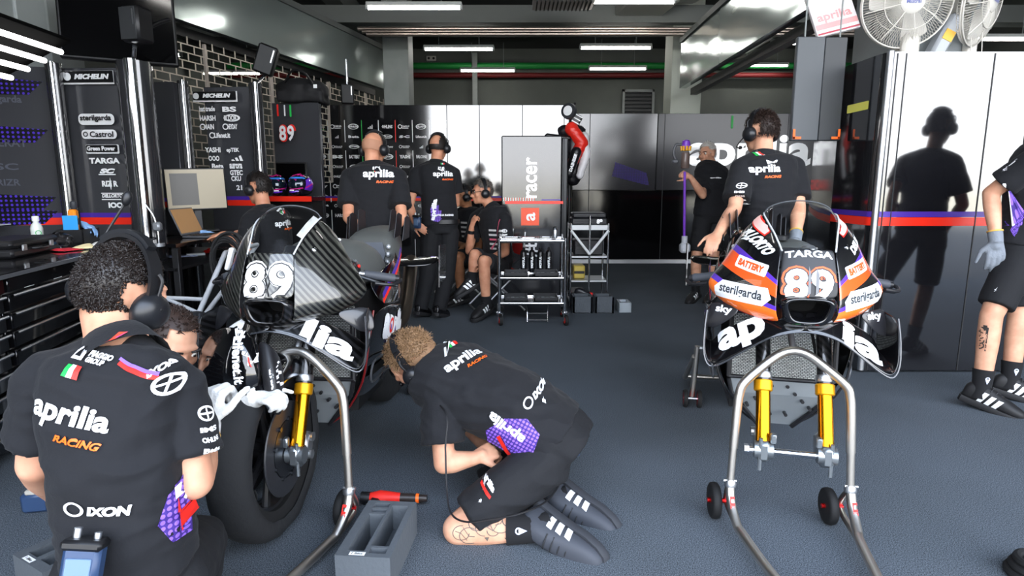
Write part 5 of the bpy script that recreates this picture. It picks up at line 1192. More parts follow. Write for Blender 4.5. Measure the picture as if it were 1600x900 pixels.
# ---- C: kneeling and bent over in the middle
J = dict(spine=[mp(868, 682, 2.40), mp(812, 640, 2.42), mp(740, 606, 2.50), mp(672, 572, 2.58)], shL=mp(688, 622, 2.40), shR=mp(712, 566, 2.74), elL=mp(694, 724, 2.36), elR=mp(722, 650, 2.74), wrL=mp(742, 716, 2.34), wrR=mp(752, 692, 2.60),
    hipL=mp(852, 722, 2.30), hipR=mp(868, 690, 2.52), knL=mp(716, 826, 2.20), knR=mp(748, 778, 2.52), anL=mp(850, 826, 2.17), anR=mp(880, 782, 2.38))
J['handL'] = ((V((.75, .45, .15)), V((-.1, -.7, .7)), 1), dict(curl=.75)); J['handR'] = ((V((.7, -.6, -.1)), V((.2, .5, .8)), -1), dict(curl=.7))
FC = Fr(mp(646, 562, 2.52), (-.80, .22, -.56), (-.42, -.30, .85))
pc_, sh, tr, co = person('mechanic in shorts kneeling bent over in the middle of the floor, tattooed calf towards us', J, FC, SKIN2, .006, seed=6, shorts=True, wrinkle=.010, sleeve=.68, slr=1.15, hem=-.06, belly=.015, build=1.06)
hair(pc_, FC, HAIRB, lambda d: d.z > (.45 if d.y > .6 else .15), 1700, .024, 1.0, 7, .8, rs=.0017, down=.1); hair(pc_, FC, mat('hair_cropped', '7d5f45', .7), lambda d: d.z <= .2 and (d.z > -.55 and d.y < .25), 900, .007, 1.0, 8, .5, name='cropped_hair', rs=.0014); headset(pc_, FC, 1.0, mic=1)
b = backprint(sh, mp(722, 552, 2.30), mp(752, 530, 2.34) - mp(690, 578, 2.30), V((-.55, .35, .75)), .17)
a = Art(); a.text('IXON', .012, 0, w=.085, h=.022, bold=.06, shear=.2); a.ring(-.055, .003, .017, .005, sx=1.2); a.put('hem_mark', [WHITE], sh, mp(844, 617, 2.24), mp(860, 603, 2.26) - mp(828, 632, 2.26), V((-.5, .1, .8)), sh, .003, .02)
dotpanel(sh, mp(798, 690, 2.20), V((.9, -.05, -.45)), V((.35, .2, .9)), .20, .19, False)
a = Art(); a.text('aprilia', -.03, .035, w=.15, h=.05, bold=.035, rot=pi - .15); a.line([(-.04, -.01), (.02, -.05), (.09, -.08)], .014, m=1); a.put('side_lettering', [WHITE, RED], sh, mp(798, 690, 2.20), V((.9, -.05, -.45)), V((.35, .2, .9)), sh, .0045, .02)
a = Art(); a.text('aprilia', 0, 0, w=.07, h=.024, bold=.05); a.rect(.012, -.02, .05, .008, m=1); a.put('shorts_print', [WHITE, RED], tr, mp(752, 782, 2.06), mp(766, 790, 2.1) - mp(738, 768, 2.1), (.2, .0, 1), tr, .003, .02)
a = Art(); rr = random.Random(3)
for k in range(9):
    x, y = -.11 + .028 * k, rr.uniform(-.025, .025); a.ring(x, y, rr.uniform(.018, .032), .0028, a0=rr.uniform(0, 200), a1=rr.uniform(260, 420), sx=1.2, n=14); a.line([(x - .02, y + rr.uniform(-.03, .03)), (x, y), (x + .02, y + rr.uniform(-.03, .03))], .0025)
a.poly([(-.02, -.045), (-.012, -.03), (-.03, -.03)]); a.poly([(.05, -.05), (.058, -.034), (.04, -.036)])
a.put('tattoo', [mat('tattoo_ink', '5e574f', .6)], pc_, mp(768, 832, 2.08), mp(800, 832, 2.1) - mp(735, 836, 2.1), (0, .3, 1), pc_, .0012, .02)
for s, tw in (('L', mp(918, 884, 2.06)), ('R', mp(945, 838, 2.26))):
    sock_shoe(pc_, J['an' + s], tw, V((-.75, -.35, .1)), J['kn' + s], SHOEG, True, 1.12, .13, mat('sole_grey', '2f3136', .7), V((0, -1, .4)) if s == 'L' else None)
radio(pc_, mp(898, 690, 2.36), (.25, -.9, 0), (.1, .1, 1), .9)
m = MB(); m.tube(sp([mp(640, 606, 2.5), mp(694, 640, 2.3), mp(696, 700, 2.25), mp(698, 760, 2.2), mp(704, 800, 2.14), mp(725, 815, 2.1), mp(762, 812, 2.08), mp(820, 800, 2.08), mp(862, 775, 2.2), mp(893, 720, 2.36)], 6), .0035, 7); m.obj('headset_cable', PLASK, pc_)
# ---- D: standing behind the liveried motorcycle, back to us
J = dict(spine=[mp(1198, 368, 3.92), mp(1200, 325, 3.78), mp(1198, 280, 3.76), mp(1192, 246, 3.76)], shL=mp(1158, 265, 3.72), shR=mp(1240, 262, 3.80), elL=mp(1148, 326, 3.62), elR=mp(1248, 325, 3.72), wrL=mp(1122, 364, 3.42), wrR=mp(1243, 372, 3.60),
    hipL=mp(1178, 385, 3.95), hipR=mp(1218, 385, 3.97), knL=V((1.52, 4.0, .50)), knR=V((1.70, 4.0, .50)), anL=V((1.50, 4.04, .09)), anR=V((1.74, 4.06, .09)))
J['handL'] = ((V((-.5, -.6, -.55)), V((-.2, -.5, .8)), 1), dict(curl=.3)); J['handR'] = ((V((-.1, -.3, -1)), V((.8, -.5, 0)), -1), dict(curl=.4))
FD = Fr(mp(1188, 206, 3.78), (-.42, .9, -.1))
pd, sh, tr, co = person('mechanic with headset standing behind the liveried motorcycle, back to us', J, FD, SKIN2, .008, seed=8, gloves={'R': GLG}, sleeve=.78, slr=1.1, hem=-.25)
hair(pd, FD, HAIRBR, lambda d: short_mask(d, .45, -.55), 1300, .022, 1.0, 9, .4, down=.8); headset(pd, FD, 1.0, mic=-1)
backprint(sh, mp(1219, 264, 3.5), (1, .25, .03), (0, 0, 1), .175); sleeveprint(sh, mp(1152, 300, 3.55), (.75, -.6, 0), (0, 0, 1), 1.0)
for s in 'LR': sock_shoe(pd, J['an' + s], J['an' + s] + V((0, .18, -.05)), (0, 0, 1), J['kn' + s])
# ---- E: at the right edge, grey glove, shorts, tattooed shin
J = dict(spine=[V((2.90, 3.52, .93)), V((2.92, 3.50, 1.10)), V((2.93, 3.50, 1.28)), V((2.95, 3.50, 1.47))], shL=V((3.02, 3.66, 1.40)), shR=V((2.82, 3.34, 1.41)), elL=V((3.10, 3.70, 1.12)), elR=mp(1548, 302, 3.45), wrL=V((3.12, 3.5, .95)), wrR=mp(1556, 374, 3.42),
    hipL=V((2.97, 3.60, .88)), hipR=V((2.86, 3.44, .88)), knL=mp(1592, 492, 3.62), knR=mp(1549, 492, 3.45), anL=mp(1581, 572, 3.62), anR=mp(1536, 586, 3.46))
J['handR'] = ((V((.08, -.05, -1)), V((-.35, -.9, .1)), 1), dict(curl=.22, spread=.5, k=1.15)); J['handL'] = ((V((0, -.3, -1)), V((.8, .3, .2)), -1), dict(curl=.4))
for k_ in ('anL', 'anR'): J[k_].z = .088
FE = Fr(V((2.99, 3.49, 1.66)), (.8, -.55, -.05))
pe, sh, tr, co = person('man at the right edge in black shorts with a grey work glove and tattooed shin', J, FE, SKIN2, .008, seed=10, shorts=True, gloves={'R': GLG}, sleeve=.74, slr=1.08, hem=-.2)
hair(pe, FE, HAIRD, lambda d: short_mask(d), 500, .015, 1.0, 11); headset(pe, FE)
sleeveprint(sh, mp(1559, 240, 3.30), (.92, -.3, 0), (0, 0, 1), 1.0)
dotpanel(sh, mp(1575, 335, 3.28), (.4, -.1, -.9), (.9, -.2, .4), .22, .13, False); a = Art(); a.text('aprilia', 0, 0, w=.20, h=.06, bold=.055); a.put('side_lettering', [WHITE], sh, mp(1564, 318, 3.28), (.08, 0, -1), (.92, -.3, 0), sh, .004, .02)
a = Art()
for k in range(4): a.ring(0, .03 - .028 * k, .022, .005, a0=40 * k, a1=40 * k + 290, n=14); a.disc(0, .03 - .028 * k, .006)
a.poly([(-.03, .06), (.03, .06), (.026, .045), (-.03, .02)]); a.line([(-.03, .05), (-.028, -.06)], .005); a.put('tattoo', [mat('tattoo_ink_dark', '2e2a27', .6)], pe, mp(1541, 530, 3.36), (.95, -.3, 0), (0, 0, 1), pe, .0015, .02)
a = Art(); a.poly([(-.02, .008), (.02, .008), (0, -.006)]); a.text('AE', 0, -.012, w=.035, h=.008, bold=.05); a.put('shorts_print', [WHITE], tr, mp(1541, 436, 3.3), (.95, -.3, 0), (0, 0, 1), tr, .003, .02)
for s, d_ in (('L', V((.17, -.09, -.05))), ('R', V((.13, -.13, -.05)))): sock_shoe(pe, J['an' + s], J['an' + s] + d_, (0, 0, 1), J['kn' + s], None, True, 1.08, .14, None, V((-.2, -1, 0)))
# ---- F: bald man with headset, hands behind his back at the carbon motorcycle's tail
J = dict(spine=[mp(584, 372, 4.78), mp(584, 335, 4.74), mp(584, 292, 4.72), mp(583, 260, 4.72)], shL=mp(546, 277, 4.70), shR=mp(622, 277, 4.72), elL=mp(544, 340, 4.60), elR=mp(628, 342, 4.60), wrL=mp(568, 364, 4.48), wrR=mp(604, 366, 4.48),
    hipL=V((-1.14, 4.72, .88)), hipR=V((-.96, 4.72, .88)), knL=V((-1.14, 4.68, .48)), knR=V((-.95, 4.68, .48)), anL=V((-1.15, 4.72, .09)), anR=V((-.95, 4.72, .09)))
J['handL'] = ((V((.7, -.1, -.7)), V((-.1, -1, 0)), 1), dict(curl=.4)); J['handR'] = ((V((-.7, -.1, -.7)), V((.1, -1, 0)), -1), dict(curl=.4))
FF_ = Fr(mp(585, 232, 4.74), (.38, .88, -.22))
pf, sh, tr, co = person('bald mechanic with headset standing behind the carbon motorcycle tail, back to us', J, FF_, SKIN, .008, seed=12, sleeve=.72, slr=1.15, build=1.08, hem=-.25)
hair(pf, FF_, mat('hair_stubble', 'a8795f', .7), lambda d: d.z < .25 and d.z > -.5 and d.y < .2, 500, .004, 1.0, 13, rs=.0012); headset(pf, FF_, 1.0)
backprint(sh, mp(582, 272, 4.4), (1, 0, -.0), (0, 0, 1), .22)
for s in 'LR': sock_shoe(pf, J['an' + s], J['an' + s] + V((0, .18, -.05)), (0, 0, 1), J['kn' + s])
# ---- G: standing, hand on hip radio
J = dict(spine=[mp(688, 352, 5.92), mp(686, 318, 5.9), mp(683, 285, 5.88), mp(682, 257, 5.88)], shL=mp(651, 271, 5.84), shR=mp(709, 272, 5.95), elL=mp(640, 322, 5.78), elR=mp(712, 318, 6.05), wrL=mp(648, 348, 5.72), wrR=mp(706, 310, 6.25),
    hipL=mp(673, 365, 5.9), hipR=mp(702, 365, 5.95), knL=mp(668, 430, 5.88), knR=mp(698, 430, 5.93), anL=mp(657, 482, 5.86), anR=mp(686, 484, 5.86))
J['handL'] = ((V((.6, -.2, -.45)), V((-.4, -.8, .3)), 1), dict(curl=.3)); J['handR'] = ((V((-.3, .8, .3)), V((0, .2, 1)), -1), dict(curl=.4))
FG = Fr(mp(685, 230, 5.9), (.35, .92, -.05))
pg, sh, tr, co = person('man in long black trousers with headset standing in the middle, back to us', J, FG, SKIN, .008, seed=14, sleeve=.62, slr=1.1, hem=-.05, build=.97)
hair(pg, FG, HAIRD, lambda d: (d.z > -.5 and d.y < .35 and not (d.z < .75 and d.z > .05 and d.y < -.45 and abs(d.x) < .6)), 600, .007, 1.0, 15, rs=.0013); headset(pg, FG, 1.0)
backprint(sh, mp(695, 272, 5.6), (1, .2, 0), (0, 0, 1), .19)
dotpanel(sh, mp(659, 335, 5.6), (.8, -.5, 0), (0, 0, 1), .10, .16, False); a = Art(); a.text('aprilia', 0, 0, w=.2, h=.05, bold=.055); a.put('side_lettering', [WHITE], sh, mp(656, 328, 5.6), (.05, 0, 1), (-.8, .5, 0), sh, .004, .02)
radio(pg, mp(652, 347, 5.66), (.8, -.5, 0), (0, 0, 1), 1.0)
m = MB(); m.loft([oval(J['spine'][0].lerp(J['spine'][1], q), .187, .135, V((1, 0, 0)), V((0, 1, 0))) for q in (.10, .28)], (False, False)); m.obj('belt', PLASK, pg)
a = Art(); a.text('APRILIA RACING', 0, 0, w=.16, h=.018, bold=.05); a.put('belt_lettering', [WHITE], pg, mp(695, 336, 5.72), (1, 0, 0), (0, 0, 1), None)
for s in 'LR': sock_shoe(pg, J['an' + s], J['an' + s] + V((.06, .17, -.05)), (0, 0, 1), J['kn' + s], mat('dress_shoe', '101012', .25), False, 1.0, 0)
# ---- H: seated, glasses, hand on chin
J = dict(spine=[mp(778, 408, 6.25), mp(777, 385, 6.22), mp(774, 355, 6.2), mp(768, 325, 6.2)], shL=mp(789, 343, 6.05), shR=mp(744, 340, 6.4), elL=mp(790, 394, 5.98), elR=mp(733, 392, 6.25), wrL=mp(758, 408, 5.86), wrR=mp(737, 354, 6.15),
    hipL=mp(780, 415, 6.12), hipR=mp(760, 415, 6.35), knL=mp(756, 408, 5.72), knR=mp(742, 398, 5.85), anL=mp(760, 478, 5.82), anR=mp(738, 440, 5.9))
J['handR'] = ((V((.35, -.1, .9)), V((-.8, -.5, .2)), -1), dict(curl=.7)); J['handL'] = ((V((-.85, -.2, -.25)), V((0, -.3, 1)), -1), dict(curl=.35))
FH = Fr(mp(753, 300, 6.2), (-.9, -.35, -.05))
ph, sh, tr, co = person('grey-haired man in glasses and shorts sitting with crossed legs, hand on his chin', J, FH, SKIN, .007, seed=16, shorts=True, sleeve=.66, slr=1.1, hem=-.02)
hair(ph, FH, mat('hair_greying', '57504a', .6), lambda d: short_mask(d, .5), 700, .02, 1.0, 17, .4); headset(ph, FH, 1.0, mic=1); eyes(ph, FH)
m = MB()
for s in (1, -1): m.tube([FH(s * .033 + .024 * cos(q), .103, .002 + .018 * sin(q)) for q in [2 * pi * k / 16 for k in range(16)]], .0028, 6, closed=True); m.tube([FH(s * .057, .10, .006), FH(s * .08, .05, .006), FH(s * .082, -.01, .004)], .0025, 6)
m.tube([FH(-.01, .106, .004), FH(.01, .106, .004)], .0025, 6); m.obj('glasses', PLASK, ph)
a = Art()
for k in range(5): a.rect(-.07 if k % 2 else .07, .02 - .045 * k, .08, .02, m=0); a.rect(.07 if k % 2 else -.07, .02 - .045 * k, .07, .018, m=1 if k == 2 else 0)
a.rect(0, -.02, .012, .3, m=1); a.put('chest_lettering', [mat('print_pale', 'c4c2c0', .6), mat('print_pink', 'd8607a', .6)], sh, mp(748, 365, 5.9), (.5, -.85, 0), (0, 0, 1), sh, .003, .03); sleeveprint(sh, mp(790, 368, 5.85), (.95, .1, 0), (0, 0, 1), 1.0)
sock_shoe(ph, J['anR'], J['anR'] + V((-.14, -.06, -.08)), (-.3, .1, 1), J['knR'], None, True, 1.1, .10); sock_shoe(ph, J['anL'], J['anL'] + V((-.10, -.14, -.04)), (0, 0, 1), J['knL'], None, True, 1.1, .10)
m = MB(); m.tube([J['wrR'].lerp(J['elR'], .15), J['wrR'].lerp(J['elR'], .28)], [.034, .036], 14); m.obj('wrist_watch', PLASK, ph)
# ---- I: seated behind him
dx = mp(716, 300, 6.9) - mp(753, 300, 6.2)
J = {k: ([V(q) + dx for q in v] if k == 'spine' else v if k.startswith('hand') else V(v) + dx) for k, v in J.items()}
J['anR'] = J['anL'] + V((-.02, .22, 0)); J['knR'] = J['knL'] + V((-.0, .2, 0)); J['wrR'] = J['knR'] + V((.05, 0, .1)); J['elR'] = J['shR'] + V((-.06, 0, -.28)); J['handR'] = ((V((-.7, 0, -.6)), V((-.3, 0, 1)), -1), dict(curl=.4))
zz = .087 - J['anL'].z
for k, v in list(J.items()):
    if k == 'spine': J[k] = [q + V((0, 0, zz)) for q in v]
    elif not k.startswith('hand'): J[k] = v + V((0, 0, zz))
FI = Fr(J['spine'][3] + V((-.03, -.03, .15)), (-.9, -.3, -.1))
pi_, sh, tr, co = person('man seated half hidden behind the standing man in long trousers', J, FI, SKIN3, .009, seed=18, shorts=True, sleeve=.66, hem=-.02)
hair(pi_, FI, HAIRD, lambda d: short_mask(d), 400, .012, 1.0, 19); headset(pi_, FI); eyes(pi_, FI)
a = Art()
for k in range(4): a.rect(0, .05 - .05 * k, .09, .02)
a.put('chest_lettering', [MATS['print_pale']], sh, J['spine'][2] + V((-.1, -.15, 0)), (.5, -.85, 0), (0, 0, 1), sh, .003, .03)
for s in 'LR': sock_shoe(pi_, J['an' + s], J['an' + s] + V((-.15, -.08, -.045)), (0, 0, 1), J['kn' + s], None, True, 1.08, .10)
# ---- J: at the laptop
J = dict(spine=[mp(432, 440, 5.0), mp(430, 405, 4.98), mp(424, 362, 4.95), mp(412, 328, 4.92)], shL=mp(390, 346, 4.74), shR=mp(440, 338, 5.14), elL=mp(386, 396, 4.66), elR=mp(408, 385, 5.2), wrL=mp(352, 366, 4.72), wrR=mp(385, 360, 5.05),
    hipL=mp(420, 450, 4.88), hipR=mp(440, 448, 5.1), knL=V((-2.22, 4.85, .50)), knR=V((-2.2, 5.1, .50)), anL=V((-2.12, 4.83, .09)), anR=V((-2.1, 5.1, .09)))
J['handL'] = ((V((-.92, .15, -.1)), V((-.1, 0, 1)), -1), dict(curl=.35)); J['handR'] = ((V((-.92, -.1, -.1)), V((-.1, 0, 1)), 1), dict(curl=.35))
FJ = Fr(mp(403, 294, 4.92), (-.86, .45, -.18))
pj, sh, tr, co = person('man with headset sitting at the laptop beside the upright monitor', J, FJ, SKIN, .008, seed=20, sleeve=.7, slr=1.1, hem=-.02)
hair(pj, FJ, HAIRD, lambda d: short_mask(d, .5), 700, .02, 1.0, 21, .4); headset(pj, FJ, 1.0); eyes(pj, FJ)
backprint(sh, mp(446, 350, 4.88), (.85, .5, 0), (0, 0, 1), .17); sleeveprint(sh, mp(386, 352, 4.5), (.5, -.85, 0), (0, 0, 1), .8)
for s in 'LR': sock_shoe(pj, J['an' + s], J['an' + s] + V((-.17, .03, -.05)), (0, 0, 1), J['kn' + s])
# ---- K: older man with the cordless vacuum cleaner
J = dict(spine=[V((2.12, 6.62, .95)), V((2.12, 6.6, 1.12)), V((2.11, 6.58, 1.28)), mp(1114, 262, 6.6)], shL=mp(1136, 278, 6.66), shR=mp(1096, 280, 6.5), elL=mp(1142, 318, 6.6), elR=mp(1098, 305, 6.3), wrL=mp(1133, 352, 6.45), wrR=mp(1078, 276, 6.2),
    hipL=V((2.2, 6.65, .9)), hipR=V((2.04, 6.6, .9)), knL=V((2.16, 6.55, .5)), knR=V((1.96, 6.5, .5)), anL=V((2.2, 6.62, .09)), anR=V((2.0, 6.6, .09)))
J['handR'] = ((V((-.75, .0, .25)), V((-.3, -.8, .3)), -1), dict(curl=.95)); J['handL'] = ((V((0, -.2, -1)), V((.9, -.2, 0)), 1), dict(curl=.4))
FK = Fr(mp(1105, 240, 6.6), (-.75, -.62, -.08))
pk, sh, tr, co = person('white-haired bearded man holding a purple stick vacuum cleaner by the back panel', J, FK, SKIN2, .007, seed=22, shorts=True, sleeve=.72, slr=1.1, hem=-.25, headk=.97)
hair(pk, FK, mat('hair_white', 'c9c5be', .6), lambda d: short_mask(d, .5), 700, .018, .97, 23, .4); eyes(pk, FK)
hair(pk, Fr(FK(0, .035, -.075), FK.f), MATS['hair_white'], lambda d: d.y > .35 and d.z < -.25 and d.z > -.8, 250, .008, .62, 24, name='beard')
a = Art(); a.text('aprilia', 0, 0, w=.06, h=.016, bold=.05); a.put('chest_lettering', [WHITE], sh, mp(1108, 278, 6.3), (.6, -.75, 0), (0, 0, 1), sh, .003, .02)
for s in 'LR': sock_shoe(pk, J['an' + s], J['an' + s] + V((-.12, -.13, -.05)), (0, 0, 1), J['kn' + s])
JK = J
# ================================================================= workbench along the left
KB = mat('bench_gloss_black', '0d0d0f', .16, coat=.6); STRIP = mat('drawer_strip', 'b9bcbf', .22, metal=1)
bd = V((-.2195, .9756, 0)); bn = V((.9756, .2195, 0)); B0 = V((-2.32, 2.75, 0)); RB = Matrix((bd, -bn, V((0, 0, 1)))).transposed()
def bench_at(s, dep, z): return B0 + bd * s - bn * dep + V((0, 0, z))
for ui, (s0, s1, lb) in enumerate(((-1.15, .03, 'gloss black drawer cabinet nearest to us on the left'), (.05, 1.0, 'gloss black drawer cabinet behind the crouching man with the white glove'), (1.02, 1.98, 'gloss black drawer cabinet at the far end of the left workbench'))):
    c = bench_at((s0 + s1) / 2, .3, 0); t = thing('drawer_cabinet', lb, 'cabinet', c, 'drawer cabinets of the workbench')
    L = s1 - s0; MB().box(bench_at((s0 + s1) / 2, .31, .44), (L, .56, .72), RB, bev=.005).obj('body', KB, t); MB().box(bench_at((s0 + s1) / 2, .36, .04), (L - .04, .44, .08), RB).obj('plinth', PLASK, t)
    for k in range(8):
        z = .745 - .088 * k; dr = MB().box(bench_at((s0 + s1) / 2, .018, z - .035), (L - .03, .03, .078), RB, bev=.006).obj('drawer', KB, t)
        m = MB(); m.grid([[bench_at(s0 + .02 + (L - .04) * q / 8, -.006 - .008 * sin(pi * a / 4), z - .002 + .009 * cos(pi * a / 4)) for q in range(9)] for a in range(5)]); m.obj('handle_strip', STRIP, dr, recalc=False)
    m = MB()
    a = Art()
    for q in range(3): a.text('IOO', (q - 1) * L * .3, 0, w=.07, h=.028, bold=.06); a.rect((q - 1) * L * .3 - .01, -.026, .09, .008)
    a.put('drawer_sticker', [WHITE], t, bench_at((s0 + s1) / 2, -.001, .793), bd, (0, 0, 1), None)
    MB().box(bench_at((s0 + s1) / 2, .012, .795), (L - .01, .03, .07), RB, bev=.006).obj('top_drawer', KB, t)
t = thing('worktop', 'gloss black worktop running over the left drawer cabinets', 'worktop', bench_at(.4, .3, .85)); MB().box(bench_at(.41, .30, .842), (3.16, .64, .025), RB, bev=.006).obj('top_board', KB, t); MB().box(bench_at(.41, -.022, .842), (3.16, .006, .018), RB).obj('front_edge', mat('edge_grey', '5a5c60', .3), t)
ZT = .8555
def on_top(px, py, z=ZT): return atZ(px, py, z)
# things on the worktop
p = on_top(45, 397); t = thing('tool_case', 'low black ribbed hard case lying on the near end of the worktop', 'case', p)
R = RB @ Matrix.Rotation(rad(0), 3, 'Z')
MB().box(p + bn * -.08 + V((0, 0, .025)), (.52, .26, .05), R, bev=.014).obj('case_base', PLASK, t); MB().box(p + bn * -.08 + V((0, 0, .074)), (.52, .26, .044), R, bev=.016).obj('case_lid', PLASK, t)
m = MB()
for q in (-.15, .15): m.box(p + bn * .055 + bd * q + V((0, 0, .052)), (.04, .012, .035), R, bev=.003)
m.obj('latch', ALU, t); m = MB(); m.tube(sp([p + bn * .052 + bd * -.06 + V((0, 0, .04)), p + bn * .085 + bd * -.04 + V((0, 0, .04)), p + bn * .085 + bd * .04 + V((0, 0, .04)), p + bn * .052 + bd * .06 + V((0, 0, .04))], 4), .007, 8); m.obj('carry_handle', PLASK, t)
p = on_top(12, 372); p.z = .957; t = thing('paper_sheet', 'white sheets of paper on top of the black ribbed case', 'paper', p); MB().box(p - bn * .06, (.16, .11, .006), RB).obj('sheet', WHITE, t)
p = on_top(60, 379); t = thing('plastic_bottle', 'small white bottle with a green mark on the worktop beside the case', 'bottle', p)
MB().lathe([(.034, 0), (.037, .006), (.037, .10), (.03, .125), (.018, .138), (.016, .15)], p, (0, 0, 1), 24).obj('body', mat('bottle_white', 'dfe4de', .25), t); MB().lathe([(.02, .15), (.021, .155), (.021, .18), (.018, .185)], p, (0, 0, 1), 20).obj('cap', WHITE, t)
a = Art(); a.ring(0, 0, .018, .004); a.put('green_label', [GREEN], t, p + V((.03, -.028, .07)), (.7, .7, 0), (0, 0, 1), None)
p = on_top(96, 388); t = thing('plastic_bag', 'crumpled clear plastic bag slumped beside the white bottle', 'bag', p); m = MB(); m.ell(p + V((0, 0, .05)), (.07, .05, .05), nu=24, nv=14)
for v_ in m.v: v_ += V((noise.noise(v_ * 30), noise.noise(v_ * 30 + V((9, 0, 0))), abs(noise.noise(v_ * 26)))) * .03
m.obj('film', glass_mat('clear_film', (.82, .8, .82)), t, smooth=20)
def rag(px, py, col, w, d, label, z=ZT, amp=.012, rz=0):
    p = on_top(px, py, z); t = thing('cleaning_cloth', label, 'cloth', p); rows = []
    c_, s_ = cos(rz), sin(rz)
    for i in range(13):
        r = []
        for j in range(13): x, y = w * (j / 12 - .5), d * (i / 12 - .5); q = V((x * 14, y * 14, px * .1)); e = min(1, 4 * min(j, 12 - j, i, 12 - i) / 12 + .25); x, y = x + .012 * noise.noise(q * 1.3), y + .012 * noise.noise(q * 1.3 + V((5, 5, 5))); r.append(p + V((x * c_ - y * s_, x * s_ + y * c_, .004 + amp * e * (1 + noise.noise(q)))))
        rows.append(r)
    m = MB(); m.grid(rows); mk('folded_sheet', subd(m, 'cloth', [mat('cloth_' + col, col, .9)], 1, .003), t); return t
rag(104, 392, 'c02030', .12, .12, 'red cloth lying on the worktop beside the clear bag', rz=1.2); rag(131, 389, 'e8d9a8', .12, .10, 'cream cloth lying between the red cloth and the white one', rz=.6, amp=.02); rag(160, 384, 'e4e2dc', .13, .10, 'white cloth at the worktop edge behind the crouching man', rz=.4, amp=.016)
# caddy box with drill, cards, glove
p = on_top(160, 379) - bn * .14; t = thing('tool_box', 'black open box holding tools on the worktop under the sponsor board', 'box', p); m = MB()
for s_, dm_ in (((0, .0), (.26, .16, .012)),): m.box(p + V((0, 0, .007)), dm_, RB)
for q in (-1, 1): m.box(p + bd * (q * .125) + V((0, 0, .05)), (.01, .16, .10), RB); m.box(p + bn * (q * .075) + V((0, 0, .05)), (.26, .01, .10), RB)
m.obj('box_shell', PLASK, t)
o = p + bd * -.05 + V((0, 0, .10)); t = thing('cordless_tool', 'orange and black hand tool standing in the tool box', 'tool', o); m = MB(); m.box(o + V((0, 0, .10)), (.06, .05, .07), RB, bev=.012); m.obj('orange_body', mat('tool_orange', 'f08a1c', .4), t); MB().box(o + V((0, 0, .02)), (.04, .035, .10), RB, bev=.008).obj('grip', PLASK, t); MB().box(o + bd * .045 + V((0, 0, .05)), (.03, .04, .15), RB, bev=.008).obj('side_handle', PLASK, t); MB().box(o + bd * .04 + V((0, 0, -.0)), (.04, .03, .07), RB, bev=.008).obj('battery', MATS['tool_orange'], t)
o = p + bd * -.105 + V((0, 0, .09)); t = thing('folder', 'bright blue folder standing at the side of the orange tool', 'folder', o); MB().box(o + V((0, 0, .03)), (.012, .09, .15), RB, bev=.003).obj('cover', mat('folder_blue', '2d96dc', .4), t)
o = p + bd * .05 + V((0, 0, .09)); t = thing('work_glove', 'light blue rubber glove hanging over the tool box edge', 'glove', o); m = MB(); hand_vol(m, o + V((0, 0, .04)), bn + V((0, 0, -.4)), V((0, 0, 1)), 1, curl=.4, k=.9, spread=.6); mk('glove_shell', remesh(m, 'glove', [mat('rubber_blue', '8ab4e6', .6)], .006, 2), t)
o = p + bd * .04 + bn * -.03 + V((0, 0, .05)); t = thing('spray_tube', 'upright dark grey tube behind the light blue glove', 'tube', o); MB().lathe([(.018, 0), (.018, .19), (.022, .195), (.022, .23), (.012, .24)], o, (0, 0, 1), 16).obj('tube_body', mat('tube_grey', '3a3d42', .4), t)
p = on_top(249, 385); t = thing('gooseneck_lamp', 'slim silver gooseneck with clamp standing at the corner of the worktop', 'lamp', p); m = MB(); m.tube(sp([p, p + V((0, 0, .10)), p + V((-.02, 0, .20)), p + V((-.07, 0, .28))], 6), .006, 8); m.obj('gooseneck', CHROME, t); m = MB(); m.box(p + V((0, 0, .13)), (.05, .05, .06), bev=.012); m.cyl(p, p + V((0, 0, .02)), .035, n=16); m.obj('clamp', mat('clamp_grey', '8d9094', .4, metal=.6), t)
# ---- second table with laptop and monitor
t = thing('side_table', 'black side table carrying the laptop and the upright monitor', 'table', (-2.6, 5.3, 0))
poly = [(-2.62, 4.32), (-2.33, 4.25), (-2.32, 5.75), (-3.1, 5.8), (-3.1, 5.08), (-2.72, 5.04), (-2.72, 4.82)]
m = MB(); m.prism(poly, frame((0, 0, .825), (1, 0, 0), (0, 1, 0)), .025); m.obj('table_top', KB, t)
m = MB(); m.prism([(x + (.03 if x < -2.5 else -.02), y) for x, y in poly], frame((0, 0, .66), (1, 0, 0), (0, 1, 0)), .018); m.obj('shelf', PLASK, t)
for x, y in ((-2.36, 4.3), (-2.36, 5.7), (-3.06, 5.74), (-2.58, 4.36)): MB().box((x, y, .412), (.045, .045, .824), bev=.004).obj('leg', PLASK, t)
for (px, py, col, lb, sz) in ((285, 400, 'b8c6ea', 'pale blue sheet of paper on the lower shelf of the side table', (.22, .16, .004)), (306, 399, 'c8d2d6', 'grey-blue folded wipe on the lower shelf of the side table', (.14, .07, .02))):
    p = atZ(px, py, .679); t = thing('paper_sheet' if 'sheet' in lb else 'folded_wipe', lb, 'paper', p); MB().box(p + V((0, 0, sz[2] / 2)), sz, Matrix.Rotation(.5, 3, 'Z'), bev=.002).obj('sheet', mat('paper_' + col, col, .8), t)
for k, (px, lb) in enumerate(((320, 'red screwdriver grip on the shelf, nearer one'), (325, 'red screwdriver grip on the shelf, farther one'))):
    p = atZ(px, 396 - 3 * k, .679) + V((0, 0, .015)); t = thing('screwdriver', lb, 'tool', p); m = MB(); m.lathe([(.010, 0), (.015, .01), (.013, .05), (.015, .09), (.008, .1)], p, (.3, .9, 0), 12); m.obj('grip', RED, t); MB().cyl(p + V((.3, .9, 0)).normalized() * .1, p + V((.3, .9, 0)).normalized() * .2, .004, n=8).obj('blade', CHROME, t)
